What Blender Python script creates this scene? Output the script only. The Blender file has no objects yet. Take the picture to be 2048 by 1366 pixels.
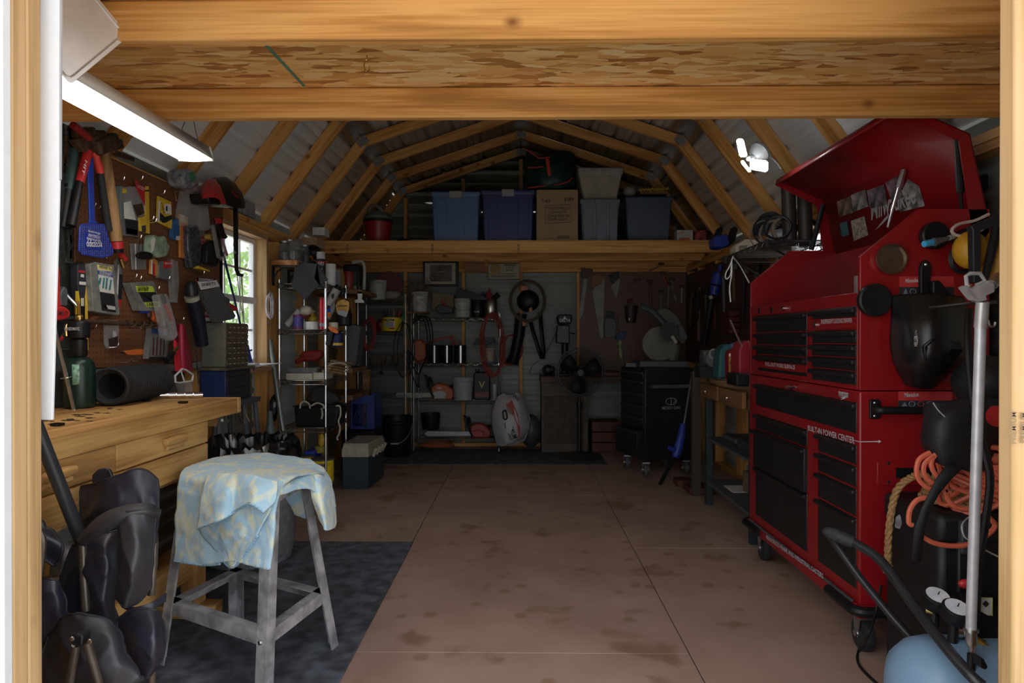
import bpy, bmesh, math, random
from mathutils import Vector, Matrix
random.seed(7)
SC = bpy.context.scene
COL = SC.collection
pi = math.pi
V = Vector
# ---------------------------------------------------------------- camera
F = 1365.0                       # focal length in pixels of the 2048 x 1366 frame
CAM = V((0, 0, 1.14))
YAW = math.atan(18 / F); PITCH = -math.atan(6 / F)
cd = bpy.data.cameras.new('camera'); cam = bpy.data.objects.new('camera', cd); COL.objects.link(cam)
cd.sensor_width = 36; cd.lens = 36 * F / 2048; cd.clip_start = 0.05
cam.location = CAM; cam.rotation_euler = (pi / 2 + PITCH, 0, YAW)
SC.camera = cam
# ---------------------------------------------------------------- light
SC.view_settings.view_transform = 'Standard'; SC.view_settings.look = 'None'
SC.view_settings.exposure = 0.25; SC.view_settings.gamma = 1.0
SC.view_settings.use_curve_mapping = False
wd = bpy.data.worlds.new('sky'); SC.world = wd; wd.use_nodes = True
bg = wd.node_tree.nodes['Background']; bg.inputs[0].default_value = (0.90, 0.95, 1.0, 1); bg.inputs[1].default_value = 2.0
sd = bpy.data.lights.new('sun', 'SUN'); sd.energy = 5; sd.angle = math.radians(3); sd.color = (1, .94, .85)
sun = bpy.data.objects.new('sun', sd); COL.objects.link(sun)
sun.rotation_euler = (math.radians(-33), math.radians(6), 0)   # high sun from behind the shed
# ---------------------------------------------------------------- pixel rays (layout helper)
_R = Matrix.Rotation(YAW, 3, 'Z') @ Matrix.Rotation(pi / 2 + PITCH, 3, 'X')
def ray(px, py): return _R @ V(((px - 1024) / F, (683 - py) / F, -1))
def hit(px, py, p, n):
    d = ray(px, py); n = V(n); return CAM + d * ((V(p) - CAM).dot(n) / d.dot(n))
def AY(px, py, Y): return hit(px, py, (0, Y, 0), (0, 1, 0))
def AX(px, py, X): return hit(px, py, (X, 0, 0), (1, 0, 0))
def AZ(px, py, Z=0): return hit(px, py, (0, 0, Z), (0, 0, 1))
# ---------------------------------------------------------------- mesh builder
WO = {}
class MB:
    def __init__(s): s.v = []; s.f = []
    def add(s, vs, fs):
        o = len(s.v); s.v += [V(p) for p in vs]; s.f += [tuple(i + o for i in f) for f in fs]; return s
    def box(s, x0, x1, y0, y1, z0, z1):
        return s.add([(x0,y0,z0),(x1,y0,z0),(x1,y1,z0),(x0,y1,z0),(x0,y0,z1),(x1,y0,z1),(x1,y1,z1),(x0,y1,z1)],
                     [(0,3,2,1),(4,5,6,7),(0,1,5,4),(1,2,6,5),(2,3,7,6),(3,0,4,7)])
    def obox(s, c, size, M=None):
        M = M or Matrix.Identity(3); c = V(c); h = [a / 2 for a in size]
        vs = [c + M @ V((h[0]*i, h[1]*j, h[2]*k)) for k in (-1, 1) for (i, j) in ((-1,-1),(1,-1),(1,1),(-1,1))]
        return s.add(vs, [(0,3,2,1),(4,5,6,7),(0,1,5,4),(1,2,6,5),(2,3,7,6),(3,0,4,7)])
    def bar(s, p0, p1, w, h, up=(0, 0, 1)):
        p0, p1 = V(p0), V(p1); x = (p1 - p0).normalized(); y = V(up).cross(x)
        if y.length < 1e-4: y = V((0, 1, 0)).cross(x)
        y.normalize(); z = x.cross(y); M = Matrix((x, y, z)).transposed()
        return s.obox((p0 + p1) / 2, ((p1 - p0).length, w, h), M)
    def cyl(s, p0, p1, r0, r1=None, n=12, caps=True):
        return s.tube([p0, p1], r0, n, radii=[r0, r0 if r1 is None else r1], caps=caps)
    def tube(s, pts, r, n=7, closed=False, radii=None, caps=True):
        pts = [V(p) for p in pts]; m = len(pts); o = len(s.v); prev = None
        for i, p in enumerate(pts):
            a = pts[(i - 1) % m] if (closed or i) else p; b = pts[(i + 1) % m] if (closed or i < m - 1) else p
            t = (b - a).normalized() if (b - a).length > 1e-9 else V((0, 0, 1))
            if prev is None:
                u = t.cross(V((0, 0, 1)));  u = u if u.length > .05 else t.cross(V((1, 0, 0)))
            else: u = prev - t * prev.dot(t)
            u.normalize(); prev = u; w = t.cross(u); rr = radii[i] if radii else r
            s.v += [p + (u * math.cos(2*pi*k/n) + w * math.sin(2*pi*k/n)) * rr for k in range(n)]
        for i in range(m if closed else m - 1):
            j = (i + 1) % m
            s.f += [(o+i*n+k, o+i*n+(k+1)%n, o+j*n+(k+1)%n, o+j*n+k) for k in range(n)]
        if caps and not closed:
            s.f.append(tuple(o + k for k in range(n))); s.f.append(tuple(o + (m-1)*n + k for k in range(n)))
        return s
    def lathe(s, prof, base, axis=(0, 0, 1), n=20, caps=True):
        a = V(axis).normalized(); base = V(base); u = a.cross(V((0, 1, 0)))
        u = u if u.length > .1 else a.cross(V((1, 0, 0))); u.normalize(); w = a.cross(u); o = len(s.v)
        for r, h in prof:
            s.v += [base + a * h + (u * math.cos(2*pi*k/n) + w * math.sin(2*pi*k/n)) * max(r, 1e-4) for k in range(n)]
        for i in range(len(prof) - 1):
            s.f += [(o+i*n+k, o+i*n+(k+1)%n, o+(i+1)*n+(k+1)%n, o+(i+1)*n+k) for k in range(n)]
        if caps:
            s.f.append(tuple(o + k for k in range(n))); s.f.append(tuple(o + (len(prof)-1)*n + k for k in range(n)))
        return s
    def prism(s, pts, d):
        pts = [V(p) for p in pts]; n = len(pts); d = V(d); o = len(s.v)
        s.v += pts + [p + d for p in pts]
        s.f += [tuple(o + i for i in range(n)), tuple(o + n + i for i in reversed(range(n)))]
        s.f += [(o+i, o+n+i, o+n+(i+1)%n, o+(i+1)%n) for i in range(n)]
        return s
    def grid(s, rows, closeu=False):
        o = len(s.v); m = len(rows[0])
        for r in rows: s.v += [V(p) for p in r]
        for i in range(len(rows) - 1):
            for k in range(m if closeu else m - 1):
                s.f.append((o+i*m+k, o+i*m+(k+1)%m, o+(i+1)*m+(k+1)%m, o+(i+1)*m+k))
        return s
    def sphere(s, c, rx, ry=None, rz=None, n=14, m=8, M=None):
        c = V(c); ry = ry or rx; rz = rz or rx; M = M or Matrix.Identity(3); rows = []
        for i in range(m + 1):
            th = pi * i / m; q = max(math.sin(th), .002)
            rows.append([c + M @ V((rx*q*math.cos(2*pi*k/n), ry*q*math.sin(2*pi*k/n), rz*math.cos(th))) for k in range(n)])
        return s.grid(rows, True)
    def build(s, name, m, parent=None, smooth=35, bevel=0, solid=0, sub=0, origin=None):
        me = bpy.data.meshes.new(name)
        off = V(origin) if origin is not None else (WO[parent.name] if parent else V((0, 0, 0)))
        if parent is None and origin is None:
            xs = [p.x for p in s.v]; ys = [p.y for p in s.v]; zs = [p.z for p in s.v]
            off = V(((min(xs)+max(xs))/2, (min(ys)+max(ys))/2, min(zs)))
        me.from_pydata([p - off for p in s.v], [], s.f)
        b = bmesh.new(); b.from_mesh(me); bmesh.ops.recalc_face_normals(b, faces=b.faces); b.to_mesh(me); b.free()
        if smooth:
            me.shade_smooth(); me.set_sharp_from_angle(angle=math.radians(smooth))
        ob = bpy.data.objects.new(name, me); COL.objects.link(ob)
        if m: me.materials.append(m)
        if parent: ob.parent = parent
        else: ob.location = off
        WO[ob.name] = off
        if sub:
            q = ob.modifiers.new('s', 'SUBSURF'); q.levels = sub; q.render_levels = sub
        if solid:
            q = ob.modifiers.new('t', 'SOLIDIFY'); q.thickness = solid; q.offset = 0
        if bevel:
            q = ob.modifiers.new('b', 'BEVEL'); q.width = bevel; q.segments = 2; q.limit_method = 'ANGLE'; q.angle_limit = .7
        return ob
def tag(o, label=None, cat=None, group=None, kind=None):
    if label: o['label'] = label
    if cat: o['category'] = cat
    if group: o['group'] = group
    if kind: o['kind'] = kind
    return o
def T(name, label, cat, loc, group=None, kind=None):
    o = bpy.data.objects.new(name, None); o.empty_display_size = .05; COL.objects.link(o)
    o.location = V(loc); WO[o.name] = V(loc); return tag(o, label, cat, group, kind)
def one(mb, name, label, cat, m, group=None, **k): return tag(mb.build(name, m, **k), label, cat, group)
def board(name, p0, p1, w, h, m, parent, up=(0, 0, 1), bevel=.003):
    """a stick of lumber whose own x axis runs along the grain"""
    p0, p1 = V(p0), V(p1); x = (p1 - p0).normalized(); y = V(up).cross(x).normalized(); z = x.cross(y)
    L = (p1 - p0).length; mb = MB().box(-L/2, L/2, -w/2, w/2, -h/2, h/2)
    ob = mb.build(name, m, None, origin=(0, 0, 0), bevel=bevel)
    M = Matrix((x, y, z)).transposed().to_4x4(); M.translation = (p0 + p1) / 2
    if parent: ob.parent = parent; M.translation -= WO[parent.name]
    ob.matrix_local = M; WO[ob.name] = (p0 + p1) / 2
    return ob
_dg = None
def txt(s, o, u, v, size, m, parent, align='LEFT', name='lettering', th=.0006, lift=.0012, wide=None):
    """flat lettering: o origin, u reading direction, v up"""
    cu = bpy.data.curves.new('txt', 'FONT'); cu.body = s; cu.size = 1; cu.align_x = align; cu.align_y = 'CENTER'
    cu.resolution_u = 2; cu.offset = .012
    to = bpy.data.objects.new('txt', cu); COL.objects.link(to)
    bpy.context.view_layer.update()
    me0 = bpy.data.meshes.new_from_object(to.evaluated_get(bpy.context.evaluated_depsgraph_get()))
    vs = [p.co.copy() for p in me0.vertices]; fs = [tuple(p.vertices) for p in me0.polygons]
    bpy.data.objects.remove(to); bpy.data.curves.remove(cu); bpy.data.meshes.remove(me0)
    u = V(u).normalized(); v = V(v); v = (v - u * v.dot(u)).normalized(); n = u.cross(v); o = V(o)
    if not vs: return None
    wx = max(p.x for p in vs) - min(p.x for p in vs); sx = size if wide is None else wide / wx
    mb = MB(); mb.add([o + u * (p.x * sx) + v * (p.y * size) + n * lift for p in vs], fs)
    return mb.build(name, m, parent, smooth=0)
def cr(pts, k=6, closed=False):
    """catmull-rom curve through points"""
    P = [V(p) for p in pts]; out = []; n = len(P)
    rng = range(n if closed else n - 1)
    for i in rng:
        a = P[(i-1) % n] if (closed or i) else P[i]; b = P[i]; c = P[(i+1) % n]
        d = P[(i+2) % n] if (closed or i < n - 2) else c
        for j in range(k):
            t = j / k
            out.append(.5 * ((2*b) + (c-a)*t + (2*a-5*b+4*c-d)*t*t + (3*b-a-3*c+d)*t*t*t))
    if not closed: out.append(P[-1])
    return out
def PX(pts, kind, c):
    f = {'X': AX, 'Y': AY, 'Z': AZ}[kind]
    return [f(a, b, c) for a, b in pts]
# ---------------------------------------------------------------- materials
MATS = {}
def _new(name):
    m = bpy.data.materials.new(name); m.use_nodes = True; nt = m.node_tree
    return m, nt, nt.nodes['Principled BSDF']
def N(nt, t, **k):
    n = nt.nodes.new(t)
    for a, b in k.items():
        if a.startswith('i_'): n.inputs[a[2:].replace('_', ' ')].default_value = b
        else: setattr(n, a, b)
    return n
def ramp(nt, stops, src):
    r = nt.nodes.new('ShaderNodeValToRGB'); e = r.color_ramp.elements
    while len(e) < len(stops): e.new(.5)
    for q, (p, c) in zip(e, stops): q.position = p; q.color = (*c, 1) if len(c) == 3 else c
    nt.links.new(src, r.inputs[0]); return r
def P(name, c, rough=.5, metal=0, var=.12, scale=30, spec=.5, alpha=1, trans=0, emit=None, es=0, bump=0, coat=0):
    """plain procedural surface with faint mottling"""
    if name in MATS: return MATS[name]
    m, nt, b = _new(name); L = nt.links.new
    tc = N(nt, 'ShaderNodeTexCoord'); no = N(nt, 'ShaderNodeTexNoise'); no.inputs['Scale'].default_value = scale; no.inputs['Detail'].default_value = 3
    L(tc.outputs['Object'], no.inputs['Vector'])
    lo = tuple(max(0, x * (1 - var)) for x in c); hi = tuple(min(1, x * (1 + var)) for x in c)
    r = ramp(nt, [(.35, lo), (.65, hi)], no.outputs['Fac']); L(r.outputs[0], b.inputs['Base Color'])
    b.inputs['Roughness'].default_value = rough; b.inputs['Metallic'].default_value = metal
    b.inputs['Specular IOR Level'].default_value = spec; b.inputs['Alpha'].default_value = alpha
    b.inputs['Transmission Weight'].default_value = trans; b.inputs['Coat Weight'].default_value = coat
    if emit: b.inputs['Emission Color'].default_value = (*emit, 1); b.inputs['Emission Strength'].default_value = es
    if bump:
        bp = N(nt, 'ShaderNodeBump'); bp.inputs['Strength'].default_value = bump; bp.inputs['Distance'].default_value = .002
        L(no.outputs['Fac'], bp.inputs['Height']); L(bp.outputs[0], b.inputs['Normal'])
    MATS[name] = m; return m
def WOOD(name, light, dark, axis='x', knots=True, rough=.55, across=14):
    if name in MATS: return MATS[name]
    m, nt, b = _new(name); L = nt.links.new
    tc = N(nt, 'ShaderNodeTexCoord'); oi = N(nt, 'ShaderNodeObjectInfo')
    mul = N(nt, 'ShaderNodeVectorMath', operation='SCALE'); mul.inputs['Scale'].default_value = 37
    cmb = N(nt, 'ShaderNodeCombineXYZ'); [L(oi.outputs['Random'], cmb.inputs[i]) for i in range(3)]
    L(cmb.outputs[0], mul.inputs[0]); ad = N(nt, 'ShaderNodeVectorMath', operation='ADD')
    L(tc.outputs['Object'], ad.inputs[0]); L(mul.outputs[0], ad.inputs[1])
    def mp(g, a):
        n = N(nt, 'ShaderNodeMapping'); s = [a, a, a]; s['xyz'.index(axis)] = g; n.inputs['Scale'].default_value = s
        L(ad.outputs[0], n.inputs['Vector']); return n
    m1 = mp(1.1, across); n1 = N(nt, 'ShaderNodeTexNoise'); n1.inputs['Scale'].default_value = 1.0; n1.inputs['Detail'].default_value = 4; n1.inputs['Distortion'].default_value = .6
    L(m1.outputs[0], n1.inputs['Vector'])
    m2 = mp(2.2, across * 9); n2 = N(nt, 'ShaderNodeTexNoise'); n2.inputs['Scale'].default_value = 1.0; n2.inputs['Detail'].default_value = 2
    L(m2.outputs[0], n2.inputs['Vector'])
    mm = N(nt, 'ShaderNodeMath', operation='MULTIPLY_ADD'); mm.inputs[1].default_value = .3; L(n2.outputs['Fac'], mm.inputs[0])
    m3 = N(nt, 'ShaderNodeMath', operation='MULTIPLY'); m3.inputs[1].default_value = .7; L(n1.outputs['Fac'], m3.inputs[0]); L(m3.outputs[0], mm.inputs[2])
    r = ramp(nt, [(.38, tuple(x*.72 for x in dark)), (.46, dark), (.52, tuple((p+q)/2 for p, q in zip(light, dark))), (.60, light)], mm.outputs[0])
    col = r.outputs[0]
    if knots:
        mk = mp(5, 7); vo = N(nt, 'ShaderNodeTexVoronoi'); vo.inputs['Scale'].default_value = 1.0; vo.inputs['Randomness'].default_value = 1
        L(mk.outputs[0], vo.inputs['Vector'])
        rk = ramp(nt, [(.06, (1, 1, 1)), (.11, (.4, .4, .4)), (.17, (0, 0, 0))], vo.outputs['Distance'])
        sc_ = N(nt, 'ShaderNodeSeparateColor'); L(vo.outputs['Color'], sc_.inputs[0]); gt = N(nt, 'ShaderNodeMath', operation='GREATER_THAN'); gt.inputs[1].default_value = .35; L(sc_.outputs[0], gt.inputs[0])
        mu = N(nt, 'ShaderNodeMath', operation='MULTIPLY'); L(rk.outputs[0], mu.inputs[0]); L(gt.outputs[0], mu.inputs[1]); rk = mu
        mx = N(nt, 'ShaderNodeMix', data_type='RGBA'); L(rk.outputs[0], mx.inputs[0]); L(col, mx.inputs[6])
        mx.inputs[7].default_value = (dark[0]*.42, dark[1]*.34, dark[2]*.3, 1); col = mx.outputs[2]
    L(col, b.inputs['Base Color']); b.inputs['Roughness'].default_value = rough
    b.inputs['Specular IOR Level'].default_value = .3
    bp = N(nt, 'ShaderNodeBump'); bp.inputs['Strength'].default_value = .12; bp.inputs['Distance'].default_value = .002
    L(n2.outputs['Fac'], bp.inputs['Height']); L(bp.outputs[0], b.inputs['Normal'])
    MATS[name] = m; return m
PINE_L, PINE_D = (.80, .44, .15), (.58, .27, .07)
pine = WOOD('pine', PINE_L, PINE_D)                       # grain along own x
pine_pale = WOOD('pine_pale', (.64, .41, .205), (.52, .32, .145))
benchx = WOOD('bench_wood', (.70, .42, .15), (.50, .26, .08), 'y', knots=False, across=10)
benchz = WOOD('bench_wood_up', (.68, .40, .15), (.48, .25, .08), 'z', knots=False, across=10)
brownwood = WOOD('brown_wood', (.33, .17, .07), (.18, .09, .035), 'x', knots=False)
def _osb():
    m, nt, b = _new('osb'); L = nt.links.new; tc = N(nt, 'ShaderNodeTexCoord'); col = None
    for i, (sx, sy, rot) in enumerate(((13, 70, .10), (11, 60, -.22), (15, 52, .45))):
        mp = N(nt, 'ShaderNodeMapping'); mp.inputs['Scale'].default_value = (sx, sy, 20); mp.inputs['Rotation'].default_value = (0, 0, rot); mp.inputs['Location'].default_value = (i*3.1, i*7.7, 0)
        L(tc.outputs['Object'], mp.inputs['Vector'])
        no = N(nt, 'ShaderNodeTexNoise'); no.inputs['Scale'].default_value = 1.5; L(mp.outputs[0], no.inputs['Vector'])
        ma = N(nt, 'ShaderNodeMix', data_type='RGBA'); ma.inputs[0].default_value = .25; L(mp.outputs[0], ma.inputs[6]); L(no.outputs['Color'], ma.inputs[7])
        vo = N(nt, 'ShaderNodeTexVoronoi'); vo.inputs['Scale'].default_value = 1.0; L(ma.outputs[2], vo.inputs['Vector'])
        sp = N(nt, 'ShaderNodeSeparateColor'); L(vo.outputs['Color'], sp.inputs[0])
        r = ramp(nt, [(.0, (.36, .14, .035)), (.25, (.68, .35, .11)), (.6, (.82, .48, .17)), (1, (.90, .66, .34))], sp.outputs[0])
        if col is None: col = r.outputs[0]
        else:
            fm = N(nt, 'ShaderNodeMath', operation='GREATER_THAN'); fm.inputs[1].default_value = .55; L(sp.outputs[1], fm.inputs[0])
            mx = N(nt, 'ShaderNodeMix', data_type='RGBA'); L(fm.outputs[0], mx.inputs[0]); L(col, mx.inputs[6]); L(r.outputs[0], mx.inputs[7]); col = mx.outputs[2]
    L(col, b.inputs['Base Color']); b.inputs['Roughness'].default_value = .6; return m
osb = _osb()
def _floor():
    m, nt, b = _new('painted_plywood'); L = nt.links.new; tc = N(nt, 'ShaderNodeTexCoord')
    def noise(s, d=4, loc=0, dist=0):
        mp = N(nt, 'ShaderNodeMapping'); mp.inputs['Location'].default_value = (loc, loc*2, 0); L(tc.outputs['Object'], mp.inputs['Vector'])
        n = N(nt, 'ShaderNodeTexNoise'); n.inputs['Scale'].default_value = s; n.inputs['Detail'].default_value = d; n.inputs['Distortion'].default_value = dist; L(mp.outputs[0], n.inputs['Vector']); return n.outputs['Fac']
    base = ramp(nt, [(.3, (.38, .245, .19)), (.7, (.50, .335, .265))], noise(2.5, 6)).outputs[0]
    def over(base, fac, c):
        mx = N(nt, 'ShaderNodeMix', data_type='RGBA'); L(fac, mx.inputs[0]); L(base, mx.inputs[6]); mx.inputs[7].default_value = (*c, 1); return mx.outputs[2]
    st = ramp(nt, [(.60, (0,0,0)), (.66, (.75,.75,.75)), (.8, (.9,.9,.9))], noise(3.6, 3, 5, .4)).outputs[0]
    base = over(base, st, (.27, .155, .095))
    vo = N(nt, 'ShaderNodeTexVoronoi'); vo.inputs['Scale'].default_value = 5.5; L(tc.outputs['Object'], vo.inputs['Vector'])
    sp = ramp(nt, [(.10, (.7,.7,.7)), (.2, (0,0,0))], vo.outputs['Distance']).outputs[0]
    base = over(base, sp, (.29, .165, .105))
    sc = ramp(nt, [(.70, (0,0,0)), (.78, (.55,.55,.55))], noise(16, 5, 9, 1.5)).outputs[0]
    base = over(base, sc, (.60, .50, .45))
    L(base, b.inputs['Base Color'])
    L(ramp(nt, [(.3, (.5,.5,.5)), (.7, (.72,.72,.72))], noise(4)).outputs[0], b.inputs['Roughness'])
    return m
floor_m = _floor()
def _peg():
    m, nt, b = _new('pegboard'); L = nt.links.new; tc = N(nt, 'ShaderNodeTexCoord')
    def cell(o):
        s = N(nt, 'ShaderNodeSeparateXYZ'); L(tc.outputs['Object'], s.inputs[0])
        def fr(i):
            a = N(nt, 'ShaderNodeMath', operation='MULTIPLY'); a.inputs[1].default_value = 1/.0254; L(s.outputs[i], a.inputs[0])
            f = N(nt, 'ShaderNodeMath', operation='FRACT'); L(a.outputs[0], f.inputs[0])
            d = N(nt, 'ShaderNodeMath', operation='SUBTRACT'); d.inputs[1].default_value = .5; L(f.outputs[0], d.inputs[0])
            q = N(nt, 'ShaderNodeMath', operation='MULTIPLY'); L(d.outputs[0], q.inputs[0]); L(d.outputs[0], q.inputs[1]); return q
        a = N(nt, 'ShaderNodeMath', operation='ADD'); L(fr(o[0]).outputs[0], a.inputs[0]); L(fr(o[1]).outputs[0], a.inputs[1])
        c = N(nt, 'ShaderNodeMath', operation='LESS_THAN'); c.inputs[1].default_value = .018; L(a.outputs[0], c.inputs[0]); return c
    return m, nt, b, cell
def PEG(name, axes, c):
    m, nt, b, cell = _peg(); m.name = name; L = nt.links.new
    mx = N(nt, 'ShaderNodeMix', data_type='RGBA'); L(cell(axes).outputs[0], mx.inputs[0]); mx.inputs[6].default_value = (*c, 1); mx.inputs[7].default_value = (.02, .01, .008, 1)
    L(mx.outputs[2], b.inputs['Base Color']); b.inputs['Roughness'].default_value = .5; return m
peg_left = PEG('pegboard_side', (1, 2), (.21, .085, .035)); peg_back = PEG('pegboard_rear', (0, 2), (.13, .06, .033))
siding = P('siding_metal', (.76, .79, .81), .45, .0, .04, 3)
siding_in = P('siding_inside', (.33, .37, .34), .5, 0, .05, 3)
white_pt = P('white_paint', (.80, .81, .83), .35, 0, .03)
galv = P('galvanised', (.42, .43, .44), .45, 1, .18, 60)
steel = P('steel', (.60, .60, .60), .3, 1, .1)
chrome = P('chrome', (.80, .80, .82), .18, 1, .05)
black = P('black_plastic', (.009, .009, .010), .45, 0, .2, spec=.35)
blackm = P('black_metal', (.013, .0135, .015), .38, 0, .2, spec=.4)
rubber = P('rubber', (.02, .02, .022), .8, 0, .2)
red = P('red_enamel', (.285, .007, .010), .38, 0, .06, 4, coat=.2)
redp = P('red_plastic', (.55, .03, .03), .4)
orange = P('orange_plastic', (.72, .17, .03), .45)
yellow = P('yellow_plastic', (.80, .52, .04), .45)
blue = P('blue_plastic', (.02, .06, .48), .45)
dkblue = P('dark_blue', (.015, .03, .12), .5)
green = P('green_plastic', (.05, .30, .10), .5)
white = P('white_plastic', (.78, .78, .76), .45, 0, .05)
cream = P('cream_plastic', (.70, .64, .50), .5)
grey = P('grey_plastic', (.30, .31, .32), .5)
dkgrey = P('dark_grey', (.09, .095, .10), .55)
brass = P('brass', (.62, .42, .14), .3, 1)
card = P('cardboard', (.42, .28, .15), .8, 0, .08)
paper = P('paper', (.78, .77, .73), .8, 0, .04)
ink = P('ink', (.015, .015, .018), .7)
inkw = P('white_ink', (.75, .72, .72), .6)
clear = P('clear_plastic', (.75, .77, .78), .15, 0, .1, alpha=.30)
bagm = P('poly_bag', (.70, .70, .70), .2, 0, .2, 40, alpha=.26, bump=1.0)
glass = P('glass', (.9, .95, .95), .03, 0, 0, alpha=.16, spec=.8)
rustm = P('rusty_iron', (.10, .055, .035), .7, .4, .35, 40)
# ================================================================ the shed itself
XI, XO = 1.74, 1.83           # stud face / cladding
YF, YB = 1.20, 7.30
ZP = 1.915                    # top of the wall plates
STN = [1.75 + .61 * i for i in range(10)]
KX, KZ, AZ_, FZ = 1.252, 2.705, 3.12, 1.945
ground = MB().box(-14, 14, -12, 20, -.5, -.20).build('ground', P('gravel_ground', (.46, .44, .39), .9, 0, .25, 12)); tag(ground, kind='structure')
fl = T('floor', None, None, (0, 4, 0), kind='structure')
MB().box(-XO, XO, YF, YB, -.16, -.019).build('subfloor', P('subfloor', (.10, .07, .05), .9), fl)
for x0, x1, seams in ((-1.83, -.61, [1.2, 3.72, 6.16, 7.3]), (-.61, .61, [1.2, 2.47, 4.97, 7.3]), (.61, 1.83, [1.2, 3.72, 6.16, 7.3])):
    for a, b in zip(seams, seams[1:]):
        MB().box(x0 + .002, x1 - .002, a + .002, b - .002, -.018, 0).build('plywood_sheet', floor_m, fl, bevel=.002)
def ribbed(p0, du, dv, Lu, Lv, n, pitch=.228, dep=.016):
    """ribbed sheet: ribs run along du, profile steps along dv, ribs stand out along n"""
    p0, du, dv, n = V(p0), V(du).normalized(), V(dv).normalized(), V(n).normalized(); prof = []; t = 0
    while t < Lv - .001:
        for a, h in ((0, 0), (.012, dep), (.038, dep), (.05, 0), (.105, 0), (.11, .004), (.12, .004), (.125, 0), (.165, 0), (.17, .004), (.18, .004), (.185, 0)):
            if t + a < Lv: prof.append((t + a, h))
        t += pitch
    prof.append((Lv, 0))
    return MB().grid([[p0 + dv * a + n * h for a, h in prof], [p0 + dv * a + n * h + du * Lu for a, h in prof]])
def wall_side(sd, name):
    w = T(name, None, None, (sd * XO, 4.2, 0), kind='structure')
    wy0, wy1, wz0, wz1 = 3.90, 4.61, .95, 1.835
    x = sd * XO
    for (a, b, z0, z1) in ((YF, wy0, 0, 2.0), (wy1, YB, 0, 2.0), (wy0, wy1, 0, wz0), (wy0, wy1, wz1, 2.0)):
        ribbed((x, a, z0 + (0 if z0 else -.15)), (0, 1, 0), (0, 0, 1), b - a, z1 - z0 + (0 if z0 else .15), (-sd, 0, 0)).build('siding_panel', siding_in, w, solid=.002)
    xm = sd * (XI + .045)
    for y in [1.26 + .61 * i for i in range(11)] + [wy0 - .022, wy1 + .055]:
        if wy0 - .01 < y < wy1 + .02: continue
        y = min(y, 7.17)
        board('stud', (xm, y, .04), (xm, y, 1.838), .089, .038, pine, w, up=(0, 1, 0))
    for z in (.02, 1.858, 1.897):
        board('wall_plate', (xm, YF + .05, z), (xm, YB - .11, z), .089, .038, pine, w)
    # window casing boards and the glazed unit
    t = T('window_1' if sd < 0 else 'window_2', None, None, (x, (wy0 + wy1) / 2, wz0), kind='structure')
    board('jamb', (xm, wy1 + .018, wz0), (xm, wy1 + .018, wz1), .12, .034, pine_pale, t, up=(0, 1, 0))
    board('jamb', (xm, wy0 + .0, wz0), (xm, wy0, wz1), .12, .034, pine_pale, t, up=(0, 1, 0))
    board('header', (xm, wy0 - .02, wz1 - .012), (xm, wy1 + .03, wz1 - .012), .12, .03, pine_pale, t)
    board('sill', (xm - sd * .015, wy0 - .02, wz0 - .012), (xm - sd * .015, wy1 + .03, wz0 - .012), .15, .03, pine_pale, t)
    mw = white_pt; gx = sd * (XO - .012)
    def rail(nm, y0, y1, z0, z1, d=.035): MB().box(gx - d/2, gx + d/2, y0, y1, z0, z1).build(nm, mw, t, bevel=.003)
    zm = (wz0 + wz1) / 2; a, b = wy0 + .02, wy1 - .002
    rail('frame_rail', a, b, wz1 - .06, wz1 - .027); rail('frame_rail', a, b, wz0 + .003, wz0 + .05); rail('meeting_rail', a, b, zm - .022, zm + .022, .05)
    rail('frame_stile', a, a + .035, wz0 + .05, wz1 - .06); rail('frame_stile', b - .035, b, wz0 + .05, wz1 - .06)
    for k in (1, 2): y = a + (b - a) * k / 3; rail('muntin', y - .008, y + .008, wz0 + .05, wz1 - .06, .015)
    for z in ((zm + wz1 - .06) / 2 + .01, (zm + wz0 + .05) / 2): rail('muntin', a + .035, b - .035, z - .008, z + .008, .015)
    MB().box(gx - .002, gx + .002, a + .03, b - .03, wz0 + .04, wz1 - .05).build('pane', glass, t)
    return w
wall_side(-1, 'wall_left'); wall_side(1, 'wall_right')
wb = T('wall_rear', None, None, (0, YB, 0), kind='structure')
prof = [(-XO, 1.98), (-KX - .05, KZ + .05), (0, AZ_ + .07), (KX + .05, KZ + .05), (XO, 1.98)]
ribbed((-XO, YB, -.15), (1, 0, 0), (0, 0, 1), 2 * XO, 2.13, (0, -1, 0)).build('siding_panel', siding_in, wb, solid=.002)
def roofz(x):
    x = abs(x); return AZ_ + .05 - (AZ_ - KZ) * x / KX if x < KX else KZ + .05 - (KZ - FZ) * (x - KX) / (XO - KX)
zz = 1.98
while zz < 3.16:      # gable cladding: one ribbed course after another, cut to the roof slope
    z1 = min(zz + .228, 3.165)
    def hw(z):
        return KX * (AZ_ + .05 - z) / (AZ_ - KZ) if z > KZ + .05 else KX + (XO - KX) * (KZ + .05 - z) / (KZ - FZ)
    h0, h1 = hw(zz) + .16, max(.02, hw(z1)) + .16; mb = MB(); rows = []
    for a, h in ((0, 0), (.012, .016), (.038, .016), (.05, 0), (.125, 0), (.13, .004), (.14, .004), (.145, 0), (z1 - zz, 0)):
        w_ = h0 + (h1 - h0) * a / (z1 - zz); rows.append([(-w_, YB - h, zz + a), (w_, YB - h, zz + a)])
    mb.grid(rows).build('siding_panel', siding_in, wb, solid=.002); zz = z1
MB().prism([(-XO - .05, YB + .012, -.15), (XO + .05, YB + .012, -.15), (XO + .05, YB + .012, 2.1), (KX + .15, YB + .012, KZ + .25), (0, YB + .012, AZ_ + .25), (-KX - .15, YB + .012, KZ + .25), (-XO - .05, YB + .012, 2.1)], (0, .012, 0)).build('gable_light_stop', siding_in, wb)  # unseen backing sheet added to block light leaking between the siding courses
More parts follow.
